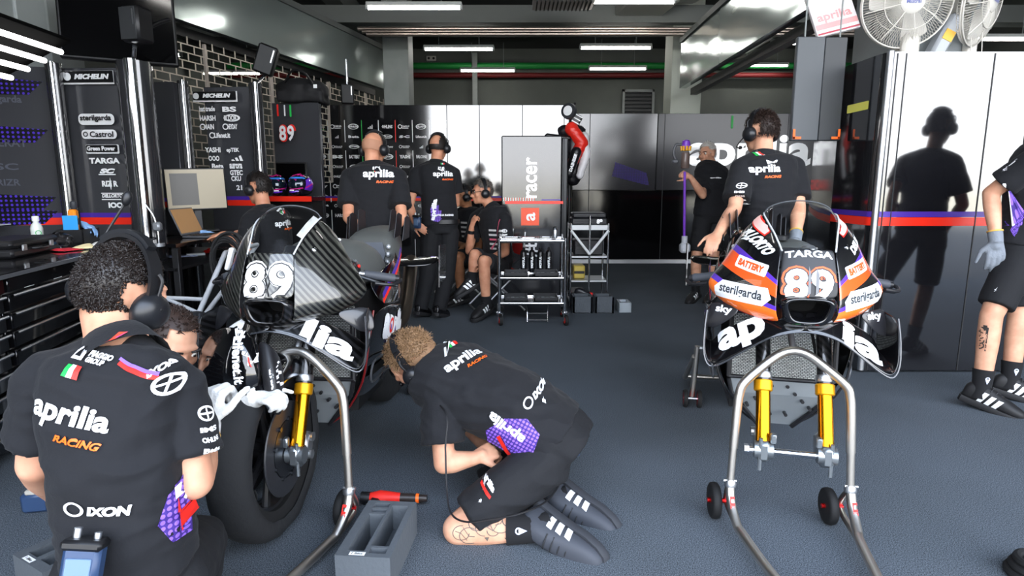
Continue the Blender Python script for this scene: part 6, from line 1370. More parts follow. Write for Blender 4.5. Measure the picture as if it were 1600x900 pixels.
def screen_mat(name, col, e): return mat(name, col, .3, emit=e)
p = V((-2.72, 5.42, .85)); t = thing('monitor', 'upright computer monitor showing a beige page and a dark window', 'monitor', p); mu = V((.80, .42, .02)).normalized(); mv = V((-.05, .02, 1)).normalized(); mn = mu.cross(mv)
if mn.y > 0: mn = -mn
c = V((-2.75, 5.42, 1.22)); R = Matrix((mu, mn, mu.cross(mn))).transposed(); MB().box(c, (.47, .03, .36), R, bev=.006).obj('casing', PLASK, t)
MB().box(c + mn * .016, (.455, .004, .335), R).obj('display', screen_mat('screen_beige', '8a8069', .25), t); MB().box(c + mn * .019 - mu * .09, (.21, .003, .27), R).obj('dark_window', screen_mat('screen_dark', '2e2b25', .1), t)
m = MB(); m.box(c - mn * .03 + V((0, 0, -.22)), (.06, .03, .26), R, bev=.004); m.box(V((-2.73, 5.44, .858)), (.26, .2, .014), R, bev=.004); m.obj('stand', PLASK, t)
p = V((-2.44, 4.72, .852)); t = thing('laptop', 'open laptop with a plain brown screen in front of the seated man', 'laptop', p); MB().box(p + V((.02, .18, .008)), (.24, .34, .016), bev=.004).obj('base', mat('laptop_grey', '4a4c50', .4), t)
m = MB(); R2 = Matrix.Rotation(rad(-22), 3, 'Y'); hc = p + V((-.105, .18, .018)); MB().box(hc + R2 @ V((0, 0, .11)), (.01, .34, .22), R2, bev=.003).obj('lid', MATS['laptop_grey'], t); MB().box(hc + R2 @ V((.0062, 0, .112)), (.002, .32, .195), R2).obj('display', screen_mat('screen_brown', '8a6438', .3), t)
m = MB()
for i in range(5):
    for j in range(11): m.box(p + V((-.045 + .026 * i, .045 + .027 * j, .0175)), (.02, .021, .004))
m.obj('keyboard', PLASK, t, kind='stuff')
p = atZ(316, 367, .852); t = thing('work_glove', 'light blue rubber glove lying on the side table by the laptop', 'glove', p); m = MB(); hand_vol(m, p + V((0, 0, .022)), V((.9, .2, 0)), V((0, 0, 1)), 1, curl=.15, k=.75, spread=.5); mk('glove_shell', remesh(m, 'glove', [MATS['rubber_blue']], .006, 2), t)
p = V((-2.02, 5.05, 0)); t = thing('work_stool', 'low black stool under the man at the laptop', 'stool', p); MB().lathe([(.17, .36), (.18, .375), (.18, .40), (.15, .415)], p, (0, 0, 1), 28).obj('seat', mat('stool_seat', '1b1b1d', .7), t)
for k in range(4): a = pi / 4 + pi / 2 * k; MB().tube([p + V((.11 * cos(a), .11 * sin(a), .365)), p + V((.17 * cos(a), .17 * sin(a), .0))], .013, 10).obj('leg', STEEL, t)
# ---- helmets on the red-edged shelf
p = V((-2.42, 6.86, 0)); t = thing('helmet_shelf', 'black shelf unit with a red front edge carrying two helmets', 'shelf', p); zs = 1.135
MB().box((-2.43, 6.86, zs - .025), (.62, .36, .05), Matrix.Rotation(-.12, 3, 'Z'), bev=.004).obj('shelf_board', KB, t); MB().box(V((-2.43, 6.86, zs - .025)) + V((-.022, -.183, 0)), (.62, .008, .055), Matrix.Rotation(-.12, 3, 'Z')).obj('red_edge', STRIPE_R, t)
MB().box((-2.43, 6.9, .55), (.56, .26, 1.08), Matrix.Rotation(-.12, 3, 'Z'), bev=.004).obj('cabinet_body', PLASK, t)
def helmet(c, f, label, k=1.0):
    t = thing('helmet', label, 'helmet', c, 'race helmets'); F = Fr(V(c) + V((0, 0, .13 * k)), f)
    m = MB(); m.ell(F(0, 0, 0), (.125 * k, .155 * k, .13 * k), F.R, 30, 20); m.ell(F(0, .09 * k, -.075 * k), (.08 * k, .075 * k, .055 * k), F.R); m.ell(F(0, -.09 * k, -.04 * k), (.09 * k, .07 * k, .08 * k), F.R)
    mk('shell', remesh(m, 'shell', [mat('helmet_black', '17121f', .2, coat=1)], .006, 6), t)
    sh = list(t.children)[0]
    a = Art(); a.rect(0, 0, .19 * k, .075 * k, r=.03); a.put('visor', [mat('visor_tint', '1d2c3a', .05, coat=1, metal=.4)], t, F(0, .25 * k, .015 * k), -F.r, F.u, sh, .004, .015, .3)
    mp_ = mat('helmet_purple', '6a2ec8', .25, coat=1); mk_ = mat('helmet_magenta', 'd81e8c', .25, coat=1); mb_ = mat('helmet_blue', '3a8ce8', .25, coat=1)
    a = Art(); a.rect(0, .058 * k, .2 * k, .018, m=2); a.line([(-.1, .09), (-.02, .075), (.03, .1), (.09, .08)], .014, m=1); a.line([(-.09, -.05), (-.03, -.065), (.03, -.06), (.09, -.045)], .012, m=1); a.line([(-.06, -.085), (.0, -.09), (.06, -.08)], .014, m=0); a.rect(0, -.075, .05, .012, m=3)
    a.put('painted_pattern', [mp_, mk_, mb_, WHITE], t, F(0, .25 * k, .015 * k), -F.r, F.u, sh, .003, .015, .3)
    for s in (1, -1): a = Art(); a.poly([(-.08, -.05), (.05, -.07), (.09, .03), (.02, .08), (-.06, .05)], 0); a.line([(-.07, -.03), (0, .0), (.08, .02)], .014, m=1); a.put('painted_pattern', [mp_, mk_], t, F(s * .3, -.01, 0), F.f * s, F.u, sh, .003, .015, .3)
    return t
helmet((-2.58, 6.80, zs), (.35, -.93, 0), 'purple and magenta helmet on the red-edged shelf, the one nearer the laptop', .92); helmet((-2.30, 6.78, zs), (-.3, -.95, 0), 'purple and magenta helmet on the red-edged shelf, the one nearer the bald man', .95)
p = V((-2.46, 6.98, zs)); t = thing('display_screen', 'dark screen standing behind the two helmets', 'screen', p); MB().box(p + V((0, 0, .22)), (.36, .03, .3), Matrix.Rotation(-.12, 3, 'Z'), bev=.006).obj('casing', PLASK, t); MB().box(p + V((-.002, -.017, .22)), (.33, .004, .27), Matrix.Rotation(-.12, 3, 'Z')).obj('glass', mat('screen_off', '060607', .1), t); MB().box(p + V((0, .0, .036)), (.1, .04, .07), bev=.004).obj('foot', PLASK, t)
# ---- tall case with upright lettering, behind the tool trolley
t = thing('tall_case', 'tall gloss case with upright white word and orange square behind the tool trolley', 'case', (.2, 6.8, 0))
x0, x1, y0, y1 = -.11, .52, 6.52, 7.05; RUNC = rounded_run(x0, y0, x1 + .0, y1, .03)
MB().box(((x0 + x1) / 2, (y0 + y1) / 2, .885), (x1 - x0, y1 - y0, 1.75), bev=.012).obj('body', mat('case_gloss', '26272b', .12, ior=1.75), t)
m = MB(); m.box((x1 + .035, y0 + .06, .87), (.055, .1, 1.74), bev=.01); m.box((x1 + .012, y0 + .02, .87), (.02, .05, 1.73), bev=.005); m.obj('corner_profile', mat('profile_dark', '26282b', .3, metal=.4), t)
a = Art(); wf = 6.55; cx = lambda px: (px - 800) / 960 * wf; cz = lambda py: zr(py, wf)
a.text('racer', cx(830), cz(278), w=.42, h=.115, bold=.02, rot=pi / 2, m=0); a.rect(cx(828), cz(338), .19, .185, m=1); a.text('a', cx(829), cz(338), w=.075, h=.085, bold=.02, rot=pi / 2, m=0); a.text('#b', cx(830), cz(388), w=.2, h=.15, bold=.02, rot=pi / 2, m=0)
a.rect(cx(834), cz(316), x1 - x0 - .02, .03, m=2)
for k in range(26): a.rect(x0 + .02 + .013 * k, cz(311), .004, .035, m=2 if k % 2 else 0)
a.rect(cx(860), cz(312), .2, .012, m=3)
a.put('case_lettering', [WHITEG, mat('square_orange', 'f2542c', .4), STRIPE_R, STRIPE_P, WHITE], t, (0, y0 - .001, 0), (1, 0, 0), (0, 0, 1), None, .002)
a = Art(); a.text('a', cx(829), cz(338), w=.085, h=.095, bold=.02, rot=pi / 2, m=0); a.put('case_letter', [WHITE], t, (0, y0 - .001, 0), (1, 0, 0), (0, 0, 1), None, .006)
# ---- tool trolley in front of it
t = thing('tool_trolley', 'steel tool trolley with trays and red castors in front of the tall case', 'trolley', (.2, 5.68, 0)); X0, X1, Y0, Y1 = -.115, .475, 5.45, 5.82
for x in (X0, X1):
    for y in (Y0, Y1):
        MB().cyl((x, y, .12), (x, y, .80 if y > 5.6 else .79), .014, n=12).obj('post', CHROME, t)
        m = MB(); o = V((x + .012, y - .02, .05)); m.lathe([(.028, -.014), (.047, -.015), (.05, 0), (.047, .015), (.028, .014)], o, (1, .2, 0), 22); w_ = m.obj('castor_wheel', RUBBER, t); MB().lathe([(.01, -.016), (.029, -.0155), (.029, .0155), (.01, .016)], o, (1, .2, 0), 18).obj('red_hub', RED, w_); m = MB(); m.box((x, y, .115), (.05, .06, .012)); m.box(o + V((-.02, 0, .035)), (.006, .04, .08)); m.box(o + V((.02, 0, .035)), (.006, .04, .08)); m.obj('castor_fork', CHROME, t)
for z, nm in ((.765, 'top_tray'), (.43, 'middle_tray'), (.20, 'lower_tray')):
    m = MB(); m.box(((X0 + X1) / 2, (Y0 + Y1) / 2, z - .012), (X1 - X0, Y1 - Y0, .012)); 
    m.obj(nm, KB, t)
    m = MB(); m.tube([(X0, Y0, z), (X1, Y0, z), (X1, Y1, z), (X0, Y1, z)], .011, 8, closed=True); m.obj('tray_rail', CHROME, t)
for z, kk in ((.43, 0), (.20, 1)):
    for q in range(2):
        xx = X0 + .15 + .28 * q; tt = thing('parts_tray', ('pale open parts tray on the %s shelf of the tool trolley, %s one' % (('middle', 'lower')[kk], ('first', 'second')[q])), 'tray', (xx, 5.66, z)); m = MB(); m.box((xx, 5.66, z + .004), (.22, .24, .008))
        for s in (-1, 1): m.box((xx + s * .106, 5.66, z + .02), (.008, .24, .035)); m.box((xx, 5.66 + s * .116, z + .02), (.22, .008, .035))
        m.obj('tray_shell', mat('tray_black', '222326', .35), tt); m = MB()
        for e in range(4): m.box((xx - .07 + .045 * e, 5.6 + .02 * (e % 2), z + .018), (.03, .06, .02), Matrix.Rotation(.2 * e, 3, 'Z'), bev=.003)
        m.obj('insert', mat('insert_pale', 'aab0b4', .4, metal=.4), tt)
for k, x in enumerate((.07, .15, .23, .31)):
    p = V((x + .04, 5.83, .4315)); tt = thing('spray_can', 'black spray can with white writing standing on the trolley, %s from the left' % ('first', 'second', 'third', 'fourth')[k], 'can', p, 'cans on the trolley'); MB().lathe([(.028, 0), (.03, .004), (.03, .19), (.022, .21), (.012, .215), (.012, .235), (.006, .24)], p, (0, 0, 1), 20).obj('can_body', mat('can_black', '141518', .25), tt); a = Art(); a.text('MOTUL', 0, 0, w=.11, h=.022, bold=.05, rot=pi / 2); a.put('can_lettering', [WHITE], tt, p + V((0, -.031, .1)), (1, 0, 0), (0, 0, 1), None)
for k, (px, py, L) in enumerate(((800, 372, .16), (828, 371, .2), (850, 372, .14))):
    p = atZ(px, py, .772); p.y = min(max(p.y, 5.56), 5.84); tt = thing('spanner', 'chrome spanner lying on the top tray of the trolley, %s' % ('first from the left', 'the middle one', 'nearest the silver jar')[k], 'spanner', p, 'spanners on the trolley'); d = V((1, .25 * (k - 1), 0)).normalized(); m = MB(); m.box(p + V((0, 0, .004)), (L, .014, .007), Matrix.Rotation(.25 * (k - 1), 3, 'Z'), bev=.002)
    for s in (-1, 1): m.lathe([(.012, -.005), (.018, -.005), (.018, .005), (.012, .005), (.012, -.005)], p + d * (s * L / 2) + V((0, 0, .005)), (0, 0, 1), 16, (False, False))
    m.obj('shank', CHROME, tt)
p = V((.40, 5.72, .768)); tt = thing('metal_jar', 'small silver jar standing on the trolley top by the blue rag', 'jar', p); MB().lathe([(.022, 0), (.024, .004), (.024, .07), (.02, .08)], p, (0, 0, 1), 18).obj('jar_body', ALU, tt); MB().lathe([(.02, .08), (.021, .10), (.012, .11)], p, (0, 0, 1), 18).obj('lid', CHROME, tt)
tt = thing('step_stool', 'small folding metal step under the tool trolley', 'step', (.24, 5.62, 0)); m = MB()
for x in (.14, .33): m.tube([(x, 5.56, 0.006), (x, 5.62, .165)], .006, 8); m.tube([(x, 5.74, 0.006), (x, 5.62, .165)], .006, 8)
m.obj('frame', CHROME, tt)
for z, y in ((.02, 5.57), (.08, 5.59), (.155, 5.62)): MB().box((.235, y, z), (.19, .02, .006)).obj('tread', CHROME, tt)
# ---- second steel trolley and grey foam boxes
X0, X1, Y0, Y1 = .60, .98, 6.25, 6.6; t = thing('steel_rack', 'steel rack with V brace and helmet gear right of the tall case', 'rack', (.76, 6.4, 0))
for x in (X0, X1):
    for y in (Y0, Y1): MB().cyl((x, y, .02), (x, y, .87), .011, n=10).obj('post', CHROME, t)
MB().cyl(((X0 + X1) / 2, Y0 - .012, .03), ((X0 + X1) / 2, Y0 - .012, .95), .010, n=10).obj('post', CHROME, t)
m = MB(); c_ = V(((X0 + X1) / 2, Y0 - .014, .56))
for x in (X0, X1): m.tube([V((x, Y0 - .014, .80)), c_], .014, 8)
m.obj('v_brace', mat('brace_white', 'd4d6d6', .35), t)
for z in (.83, .53, .28, .05): MB().box(((X0 + X1) / 2, (Y0 + Y1) / 2, z), (X1 - X0, Y1 - Y0, .02 if z < .8 else .05), bev=.003).obj('shelf', ALU if z < .8 else MATS['brace_white'], t)
for (z, h, w_, d_, col, lb, nm) in ((.856, .07, .36, .30, '1a1b1e', 'flat black case with a pale mark on top of the steel rack', 'flat_case'), (.927, .05, .34, .28, '232428', 'thin black case lying uppermost on the steel rack', 'flat_case'), (.541, .16, .30, .24, '18181b', 'black box on the upper shelf of the steel rack', 'storage_box'), (.291, .14, .12, .2, 'b8a24a', 'yellow-brown box on the middle shelf of the steel rack', 'storage_box')):
    c_ = V(((X0 + X1) / 2 - (.09 if 'yellow' in lb else 0), (Y0 + Y1) / 2, z + h / 2)); tt = thing(nm, lb, 'case' if 'case' in nm else 'box', c_ - V((0, 0, h / 2))); MB().box(c_, (w_, d_, h), bev=.012).obj('shell', mat('box_' + col, col, .35), tt); MB().box(c_ + V((0, -d_ / 2, 0)), (w_ * .9, .008, h * .2), bev=.002).obj('lid_seam', SATK, tt)
    if 'mark' in lb: a = Art(); a.text('89', .1, 0, w=.06, h=.05, bold=.06); a.put('case_mark', [WHITE], tt, c_ + V((0, -d_ / 2 - .006, 0)), (1, 0, 0), (0, 0, 1), None)
tt = thing('race_boot', 'black, red and white boot lying on the lowest shelf of the steel rack', 'boot', (.8, 6.4, .06)); sock_shoe(tt, V((.72, 6.36, .14)), V((.9, 6.32, .10)), (0, 0, 1), V((.66, 6.4, .4)), mat('boot_black', '1a1a1f', .3), False, .9, .0); MB().box((.83, 6.30, .135), (.09, .03, .03), Matrix.Rotation(.3, 3, 'Y'), bev=.008).obj('red_flash', RED, tt)
FOAM = mat('foam_grey', '4f5459', .95, bump=(60, .25)); FOAML = mat('foam_grey_light', '5c6166', .95, bump=(60, .25))
for k, (px, w_, lb) in enumerate(((918, .20, 'grey foam box on the floor below the steel rack, left of the pair'), (938, .19, 'grey foam box on the floor below the steel rack, right of the pair'), (964, .12, 'small pale grey tub on the floor right of the foam boxes'))):
    x = (.60, .815, 1.03)[k]; t = thing('foam_box' if k < 2 else 'plastic_tub', lb, 'box', (x + .08, 6.03, 0), None); h = .17 if k < 2 else .10; m = MB(); m.box((x + .1 - .0, 6.06 + .05 * (k == 2), .005), (w_, .2, .01)); 
    for s in (-1, 1): m.box((x + .1 + s * (w_ / 2 - .012), 6.06 + .05 * (k == 2), h / 2), (.024, .2, h), bev=.003); m.box((x + .1, 6.06 + .05 * (k == 2) + s * .088, h / 2), (w_, .024, h), bev=.003)
    m.obj('box_shell', FOAM if k < 2 else mat('tub_pale', '9aa2a8', .4), t); MB().box((x + .1, 6.06 + .05 * (k == 2), h - .03), (w_ - .05, .15, .012)).obj('inner_tray', FOAML if k < 2 else ALU, t)
# ---- race suit on a stand
t = thing('race_suit', 'black, red and white leather race suit hung on a dark stand beside the tall case', 'suit', (.66, 7.15, 0)); c_ = at(893, 225, 7.1); dx_ = c_.x
m = MB(); m.cap((dx_ - .10, 7.2, 1.86), (dx_ + .08, 7.2, 1.86), .07); m.cap((dx_, 7.2, 1.8), (dx_ + .01, 7.2, 1.35), .12, .10); mk('suit_body', remesh(m, 'suit', [mat('leather_black', '151418', .35)], .01, 4, .01, 9, 2), t)
m = MB(); m.chain([V((dx_ - .02, 7.12, 1.88)), V((dx_ + .10, 7.10, 1.72)), V((dx_ - .05, 7.06, 1.42))], [.075, .07, .05]); mk('red_sleeve', remesh(m, 'sleeve', [mat('leather_red', 'd8281c', .35)], .01, 4, .008, 9, 3), t)
m = MB(); m.chain([V((dx_ + .13, 7.14, 1.80)), V((dx_ + .15, 7.1, 1.6)), V((dx_ + .08, 7.08, 1.36))], [.05, .05, .04]); mk('white_sleeve', remesh(m, 'sleeve', [mat('leather_white', 'd2d0d2', .35)], .01, 4, .008, 9, 5), t)
m = MB(); m.chain([V((dx_ + .03, 7.02, 1.62)), V((dx_ - .05, 7.0, 1.38))], [.06, .05]); so_ = mk('dark_cuff', remesh(m, 'cuff', [MATS['leather_black']], .01, 3), t); a = Art(); a.text('DAINESE', 0, 0, w=.2, h=.035, bold=.06); a.put('suit_lettering', [WHITE], so_, (dx_ - .01, 6.96, 1.5), (.3, 0, .95), (-.95, 0, .3), so_, .003, .02)
m = MB(); m.box((dx_ - .17, 7.16, 1.79), (.30, .2, .05), Matrix.Rotation(.12, 3, 'Y'), bev=.02); m.obj('hanger_shelf', PLASK, t); m = MB(); m.cyl((dx_ - .02, 7.25, .01), (dx_ - .02, 7.25, 2.0), .02, n=12); m.box((dx_ - .02, 7.25, .01), (.4, .4, .02), bev=.004); m.obj('stand_pole', PLASK, t)
p = V((dx_ - .03, 7.16, 1.98)); t = thing('visor_gear', 'black and white visor gear perched on top of the hung race suit', 'gear', p); m = MB(); m.lathe([(.05, -.02), (.09, -.01), (.085, .03), (.03, .035)], p + V((-.02, -.06, .09)), (-.5, -.85, .1), 24); m.obj('round_shell', mat('shell_grey', '2c2e32', .3), t); MB().lathe([(.03, .03), (.055, .037), (.03, .04)], p + V((-.02, -.06, .09)), (-.5, -.85, .1), 20).obj('white_ring', WHITE, t)
m = MB(); m.box(p + V((.06, -.02, .0)), (.12, .08, .13), Matrix.Rotation(.5, 3, 'Y'), bev=.02); m.cap(p + V((.02, -.02, .10)), p + V((.05, 0, .18)), .025, .015); m.obj('side_shell', SATK, t); m = MB()
for k in range(3): m.box(p + V((.05 + .02 * k, -.066, -.03 + .035 * k)), (.09, .006, .012), Matrix.Rotation(.5, 3, 'Y'))
m.obj('white_slot', WHITE, t)
# ---- folding chairs under the two seated men
def chair(c, label, rz):
    t = thing('folding_chair', label, 'chair', (0, 0, 0), 'folding chairs'); m = MB(); m.grid([[V((x, y, .43 - .02 * sin(pi * (x + .22) / .44))) for x in (-.22, -.1, 0, .1, .22)] for y in (-.2, .2)]); mk('seat', subd(m, 'seat', [mat('chair_red', 'd8201c', .8)], 2, .006), t)
    m = MB(); m.grid([[V((x, .22 + .02 * z, .55 + z)) for x in (-.22, 0, .22)] for z in (0, .2)]); mk('backrest', subd(m, 'back', [MATS['chair_red']], 2, .006), t)
    for s in (-1, 1):
        MB().tube([(s * .23, -.24, .012), (s * .23, .2, .44)], .012, 10).obj('leg', ALU, t); MB().tube([(s * .215, .24, .012), (s * .215, -.2, .44)], .012, 10).obj('leg', ALU, t); MB().tube([(s * .23, .2, .43), (s * .23, .24, .80)], .012, 10).obj('back_post', ALU, t)
    MB().tube([(-.23, -.24, .012), (.23, -.24, .012)], .01, 8).obj('foot_bar', ALU, t)
    t.location = c; t.rotation_euler = (0, 0, rz); return t
chair((-.16, 6.22, 0), 'red folding chair with metal legs under the man in glasses', rad(-75)); chair((-.62, 7.0, 0), 'red folding chair under the half hidden seated man', rad(-75))
p = atZ(696, 438, .0); t = thing('floor_wedge', 'small bright red wedge-shaped block on the floor beyond the man in long trousers', 'block', p); o = V((p.x, p.y, 0)); MB().loft([[o + V((sx_ * w_, sy_ * .05, z)) for sx_, sy_ in ((-1, -1), (1, -1), (1, 1), (-1, 1))] for z, w_ in ((0, .07), (.12, .06), (.24, .035))]).obj('wedge_body', RED, t)
# ---- foam trays on the floor
def foam_tray(label, L, Wd, H, pockets, loc, rz, tag_side=-1):
    t = thing('foam_tray', label, 'tray', (0, 0, 0)); xs = sorted({0, Wd} | {q for p in pockets for q in (p[0], p[2])}); ys = sorted({0, L} | {q for p in pockets for q in (p[1], p[3])}); m = MB()
    def inp(x, y):
        for p in pockets:
            if p[0] < x < p[2] and p[1] < y < p[3]: return p[4]
        return None
    for i in range(len(xs) - 1):
        for j in range(len(ys) - 1):
            d = inp((xs[i] + xs[i + 1]) / 2, (ys[j] + ys[j + 1]) / 2); h = H if d is None else H - d
            m.box(((xs[i] + xs[i + 1]) / 2 - Wd / 2, (ys[j] + ys[j + 1]) / 2, h / 2), (xs[i + 1] - xs[i] + .0004, ys[j + 1] - ys[j] + .0004, h))
    m.obj('foam_block', FOAM, t, smooth=0); a = Art(); a.rect(0, 0, .05, .018, m=0); a.text('1 Bike', 0, 0, w=.035, h=.009, bold=.02, m=1); a.put('paper_label', [WHITE, BLACKV], t, (-.02, .013, H), (1, .0, 0), (0, 1, 0), None, .001)
    place(t, loc, rz); return t
foam_tray('grey foam tray with long pockets on the floor beside the kneeling man', .34, .175, .12, [(.03, .03, .085, .25, .095), (.095, .06, .155, .31, .095), (.03, .26, .085, .285, .05), (.03, .295, .085, .325, .04), (.10, .02, .155, .05, .05)], (-.463, 1.735, 0), rad(-5))
foam_tray('grey foam tray with square pockets on the floor left of the crouching man', .34, .19, .12, [(.03, .03, .085, .15, .095), (.105, .03, .165, .15, .095), (.03, .17, .165, .31, .095)], (-1.47, 1.70, 0), rad(-30))
# red cordless tool on the floor
p = atZ(618, 778, .032); t = thing('cordless_screwdriver', 'red and black cordless tool lying on the floor behind the foam tray', 'tool', p); d = V((1, -.02, 0)); m = MB(); m.tube([p - d * .10, p - d * .06, p + d * .02], [.02, .03, .02], 14); m.obj('red_housing', RED, t); MB().tube([p + d * .02, p + d * .08, p + d * .125], [.02, .017, .013], 14).obj('nose', mat('nose_orange_black', '2b2320', .4), t); MB().tube([p + d * .082, p + d * .094], [.0185, .0178], 14).obj('orange_ring', ORANGE, t); MB().tube([p - d * .10, p - d * .135], [.022, .024], 14).obj('battery_end', PLASK, t); m = MB(); m.box(p - d * .075 + V((0, -.05, -.008)), (.045, .09, .04), bev=.01); m.obj('handle', SATK, t)
p = atZ(60, 798, .0); t = thing('handheld_device', 'blue handheld device standing on the floor left of the crouching man', 'device', p); MB().box(p + V((0, 0, .04)), (.10, .05, .08), Matrix.Rotation(.2, 3, 'Z'), bev=.012).obj('case_body', RADIO, t); MB().box(p + V((0, 0, .085)), (.06, .045, .02), Matrix.Rotation(.2, 3, 'Z'), bev=.005).obj('pale_cap', mat('cap_pale', 'a9a49a', .5), t); m = MB(); m.tube(sp([p + V((.05, 0, .07)), p + V((.08, .02, .15)), p + V((.03, .05, .2))], 5), .008, 8); m.obj('lead', PLASK, t)
# ---- cable bundle and pale tube frame left of the carbon motorcycle
p = mp(354, 412, 3.48); t = thing('cable_bundle', 'coiled black cables hanging beside the carbon motorcycle', 'cable', p)
for k in range(7): m = MB(); r_ = .10 + .007 * k; m.tube([p + V((r_ * .75 * cos(q) + .004 * k, .02 * sin(2 * q + k), r_ * 1.25 * sin(q) + .004 * (k % 3))) for q in [2 * pi * j / 26 for j in range(26)]], .007, 7, closed=True); m.obj('coil', RUBBER, t)
MB().box(p + V((.03, -.02, .03)), (.025, .04, .13), Matrix.Rotation(.3, 3, 'Y'), bev=.006).obj('white_tie', WHITE, t)
t = thing('tube_trestle', 'pale grey tubular trestle standing between the workbench and the carbon motorcycle', 'trestle', (-1.6, 3.4, 0)); GT = mat('tube_pale', 'b9bdc2', .4, metal=.3)
a1, a2 = mp(352, 395, 3.55), mp(292, 535, 3.15); d = (a2 - a1); k_ = a1.z / (a1.z - a2.z); foot = a1 + d * k_
MB().tube([a1 + V((0, 0, .0)), foot + V((0, 0, .016))], .014, 10).obj('leg', GT, t); MB().tube([a1 + V((-.02, .5, 0)), foot + V((-.35, .5, .016))], .014, 10).obj('leg', GT, t)
b1 = a1 + d * .55; MB().tube([b1, b1 + V((-.45, .1, .0))], .011, 10).obj('cross_bar', GT, t); MB().tube([a1 + d * .7, b1 + V((-.25, .05, .0))], .010, 10).obj('diagonal_brace', GT, t); MB().tube([a1, a1 + V((-.02, .5, 0))], .014, 10).obj('top_bar', GT, t); MB().tube([b1 + V((-.45, .1, .0)), V((b1.x - .45, b1.y + .1, .012))], .012, 10).obj('leg', GT, t)
# ---- fans on the pale column
WF = mat('fan_cream', 'd9d5cc', .45)
def fan(c, ax, R, label):
    ax = V(ax).normalized(); c = V(c); x, y, d = basis(ax); t = thing('wall_fan', label, 'fan', c, 'wall fans')
    for k in range(110):
        q = 2 * pi * k / 110; u = x * cos(q) + y * sin(q)
        if k < 100: pass
    m = MB()
    for k in range(100):
        q = 2 * pi * k / 100; u = x * cos(q) + y * sin(q); m.tube([c + d * .085 + u * R * .22, c + d * .08 + u * R * .6, c + d * .035 + u * R * .93, c + u * R], .0016, 4, cap=False)
        m.tube([c - d * .07 + u * R * .25, c - d * .065 + u * R * .6, c - d * .03 + u * R * .93, c + u * R], .0016, 4, cap=False)
    m.obj('wire_guard', WF, t, kind='stuff')
    for r_, h_ in ((R, 0), (R * .99, .012), (R * .6, .082), (R * .6, -.066)): MB().tube([c + d * h_ + (x * cos(q) + y * sin(q)) * r_ for q in [2 * pi * k / 48 for k in range(48)]], .006 if r_ > R * .9 else .003, 6, closed=True).obj('guard_ring', WF, t)
    m = MB()
    for k in range(8): q = 2 * pi * (k + .3) / 8; u = x * cos(q) + y * sin(q); m.tube([c + d * .087 + u * R * .2, c + d * .082 + u * R * .6, c + d * .037 + u * R * .95], .004, 6)
    m.obj('guard_spoke', WF, t)
    MB().lathe([(R * .26, .075), (R * .26, .088), (R * .2, .098), (.005, .10)], c, d, 30).obj('badge_disc', WF, t); a = Art(); a.text('Mistral', 0, 0, w=.09, h=.025, bold=.02); a.put('badge_mark', [mat('badge_blue', '6a74b0', .5)], t, c + d * .1005, -x if x.x < 0 else x, V((0, 0, 1)), None)
    for k in range(3):
        q0 = 2 * pi * k / 3 + .5; rows = []
        for i in range(6):
            r_ = R * (.18 + .68 * i / 5); rows.append([c + (x * cos(q0 + e * (1 - .25 * i / 5)) + y * sin(q0 + e * (1 - .25 * i / 5))) * r_ + d * (.03 * (e - .5)) for e in (0, .25, .5, .75, .98)])
        m = MB(); m.grid(rows); mk('blade', subd(m, 'blade', [mat('fan_blade', 'cfcbc3', .4)], 1, .003), t)
    m = MB(); m.lathe([(.05, -.02), (.085, -.05), (.09, -.13), (.06, -.2), (.01, -.21)], c, d, 26); m.obj('motor_housing', WF, t)
    return t, c - d * .15
f1, mo = fan(at(1417, 4, 4.15), (-.12, -.95, -.16), .29, 'big round cream wall fan on the column, facing us')
b_ = at(1421, 78, 4.22); MB().box(b_ + V((0, 0, -.02)), (.12, .08, .26), bev=.03).obj('control_box', WF, f1); m = MB(); m.tube([mo, b_ + V((0, .02, .08))], .03, 12); m.box(b_ + V((0, .1, -.03)), (.10, .14, .14), bev=.02); m.obj('bracket', WF, f1); m = MB()
for q in (-.02, .0, .02): m.cyl(b_ + V((q, -.04, -.10)), b_ + V((q, -.05, -.10)), .008, n=10)
m.obj('speed_button', GREYV, f1)
f2, mo = fan(at(1530, 2, 4.2), (.60, -.78, -.14), .29, 'second cream wall fan turned away to the right'); m = MB(); m.tube([mo, V((3.25, 4.60, 2.3))], .03, 12); m.box((3.25, 4.585, 2.25), (.10, .05, .24), bev=.02); m.obj('bracket', WF, f2)
for x_ in (1518, 1535): m = MB(); m.tube([at(x_, 50, 4.2), at(x_ - 2, 108, 4.2)], .003, 6); m.obj('pull_cord', WF, f2)
p = at(1474, 58, 4.25); t = thing('spot_projector', 'slanted grey device with yellow label between the two fans', 'device', p); R = Matrix.Rotation(rad(25), 3, 'Y'); MB().box(p, (.10, .11, .30), R, bev=.02).obj('case_body', mat('device_grey', 'a9adb2', .35), t); MB().box(p + R @ V((.0, -.057, -.0)), (.07, .004, .07), R).obj('yellow_label', mat('label_yellow', 'e0b040', .5), t); m = MB(); m.cyl(p + R @ V((0, 0, -.15)), p + R @ V((0, 0, -.25)), .022, n=12); m.box(p + R @ V((0, .1, -.2)), (.05, .34, .04), R, bev=.006); m.obj('mount_arm', WHITE, t)
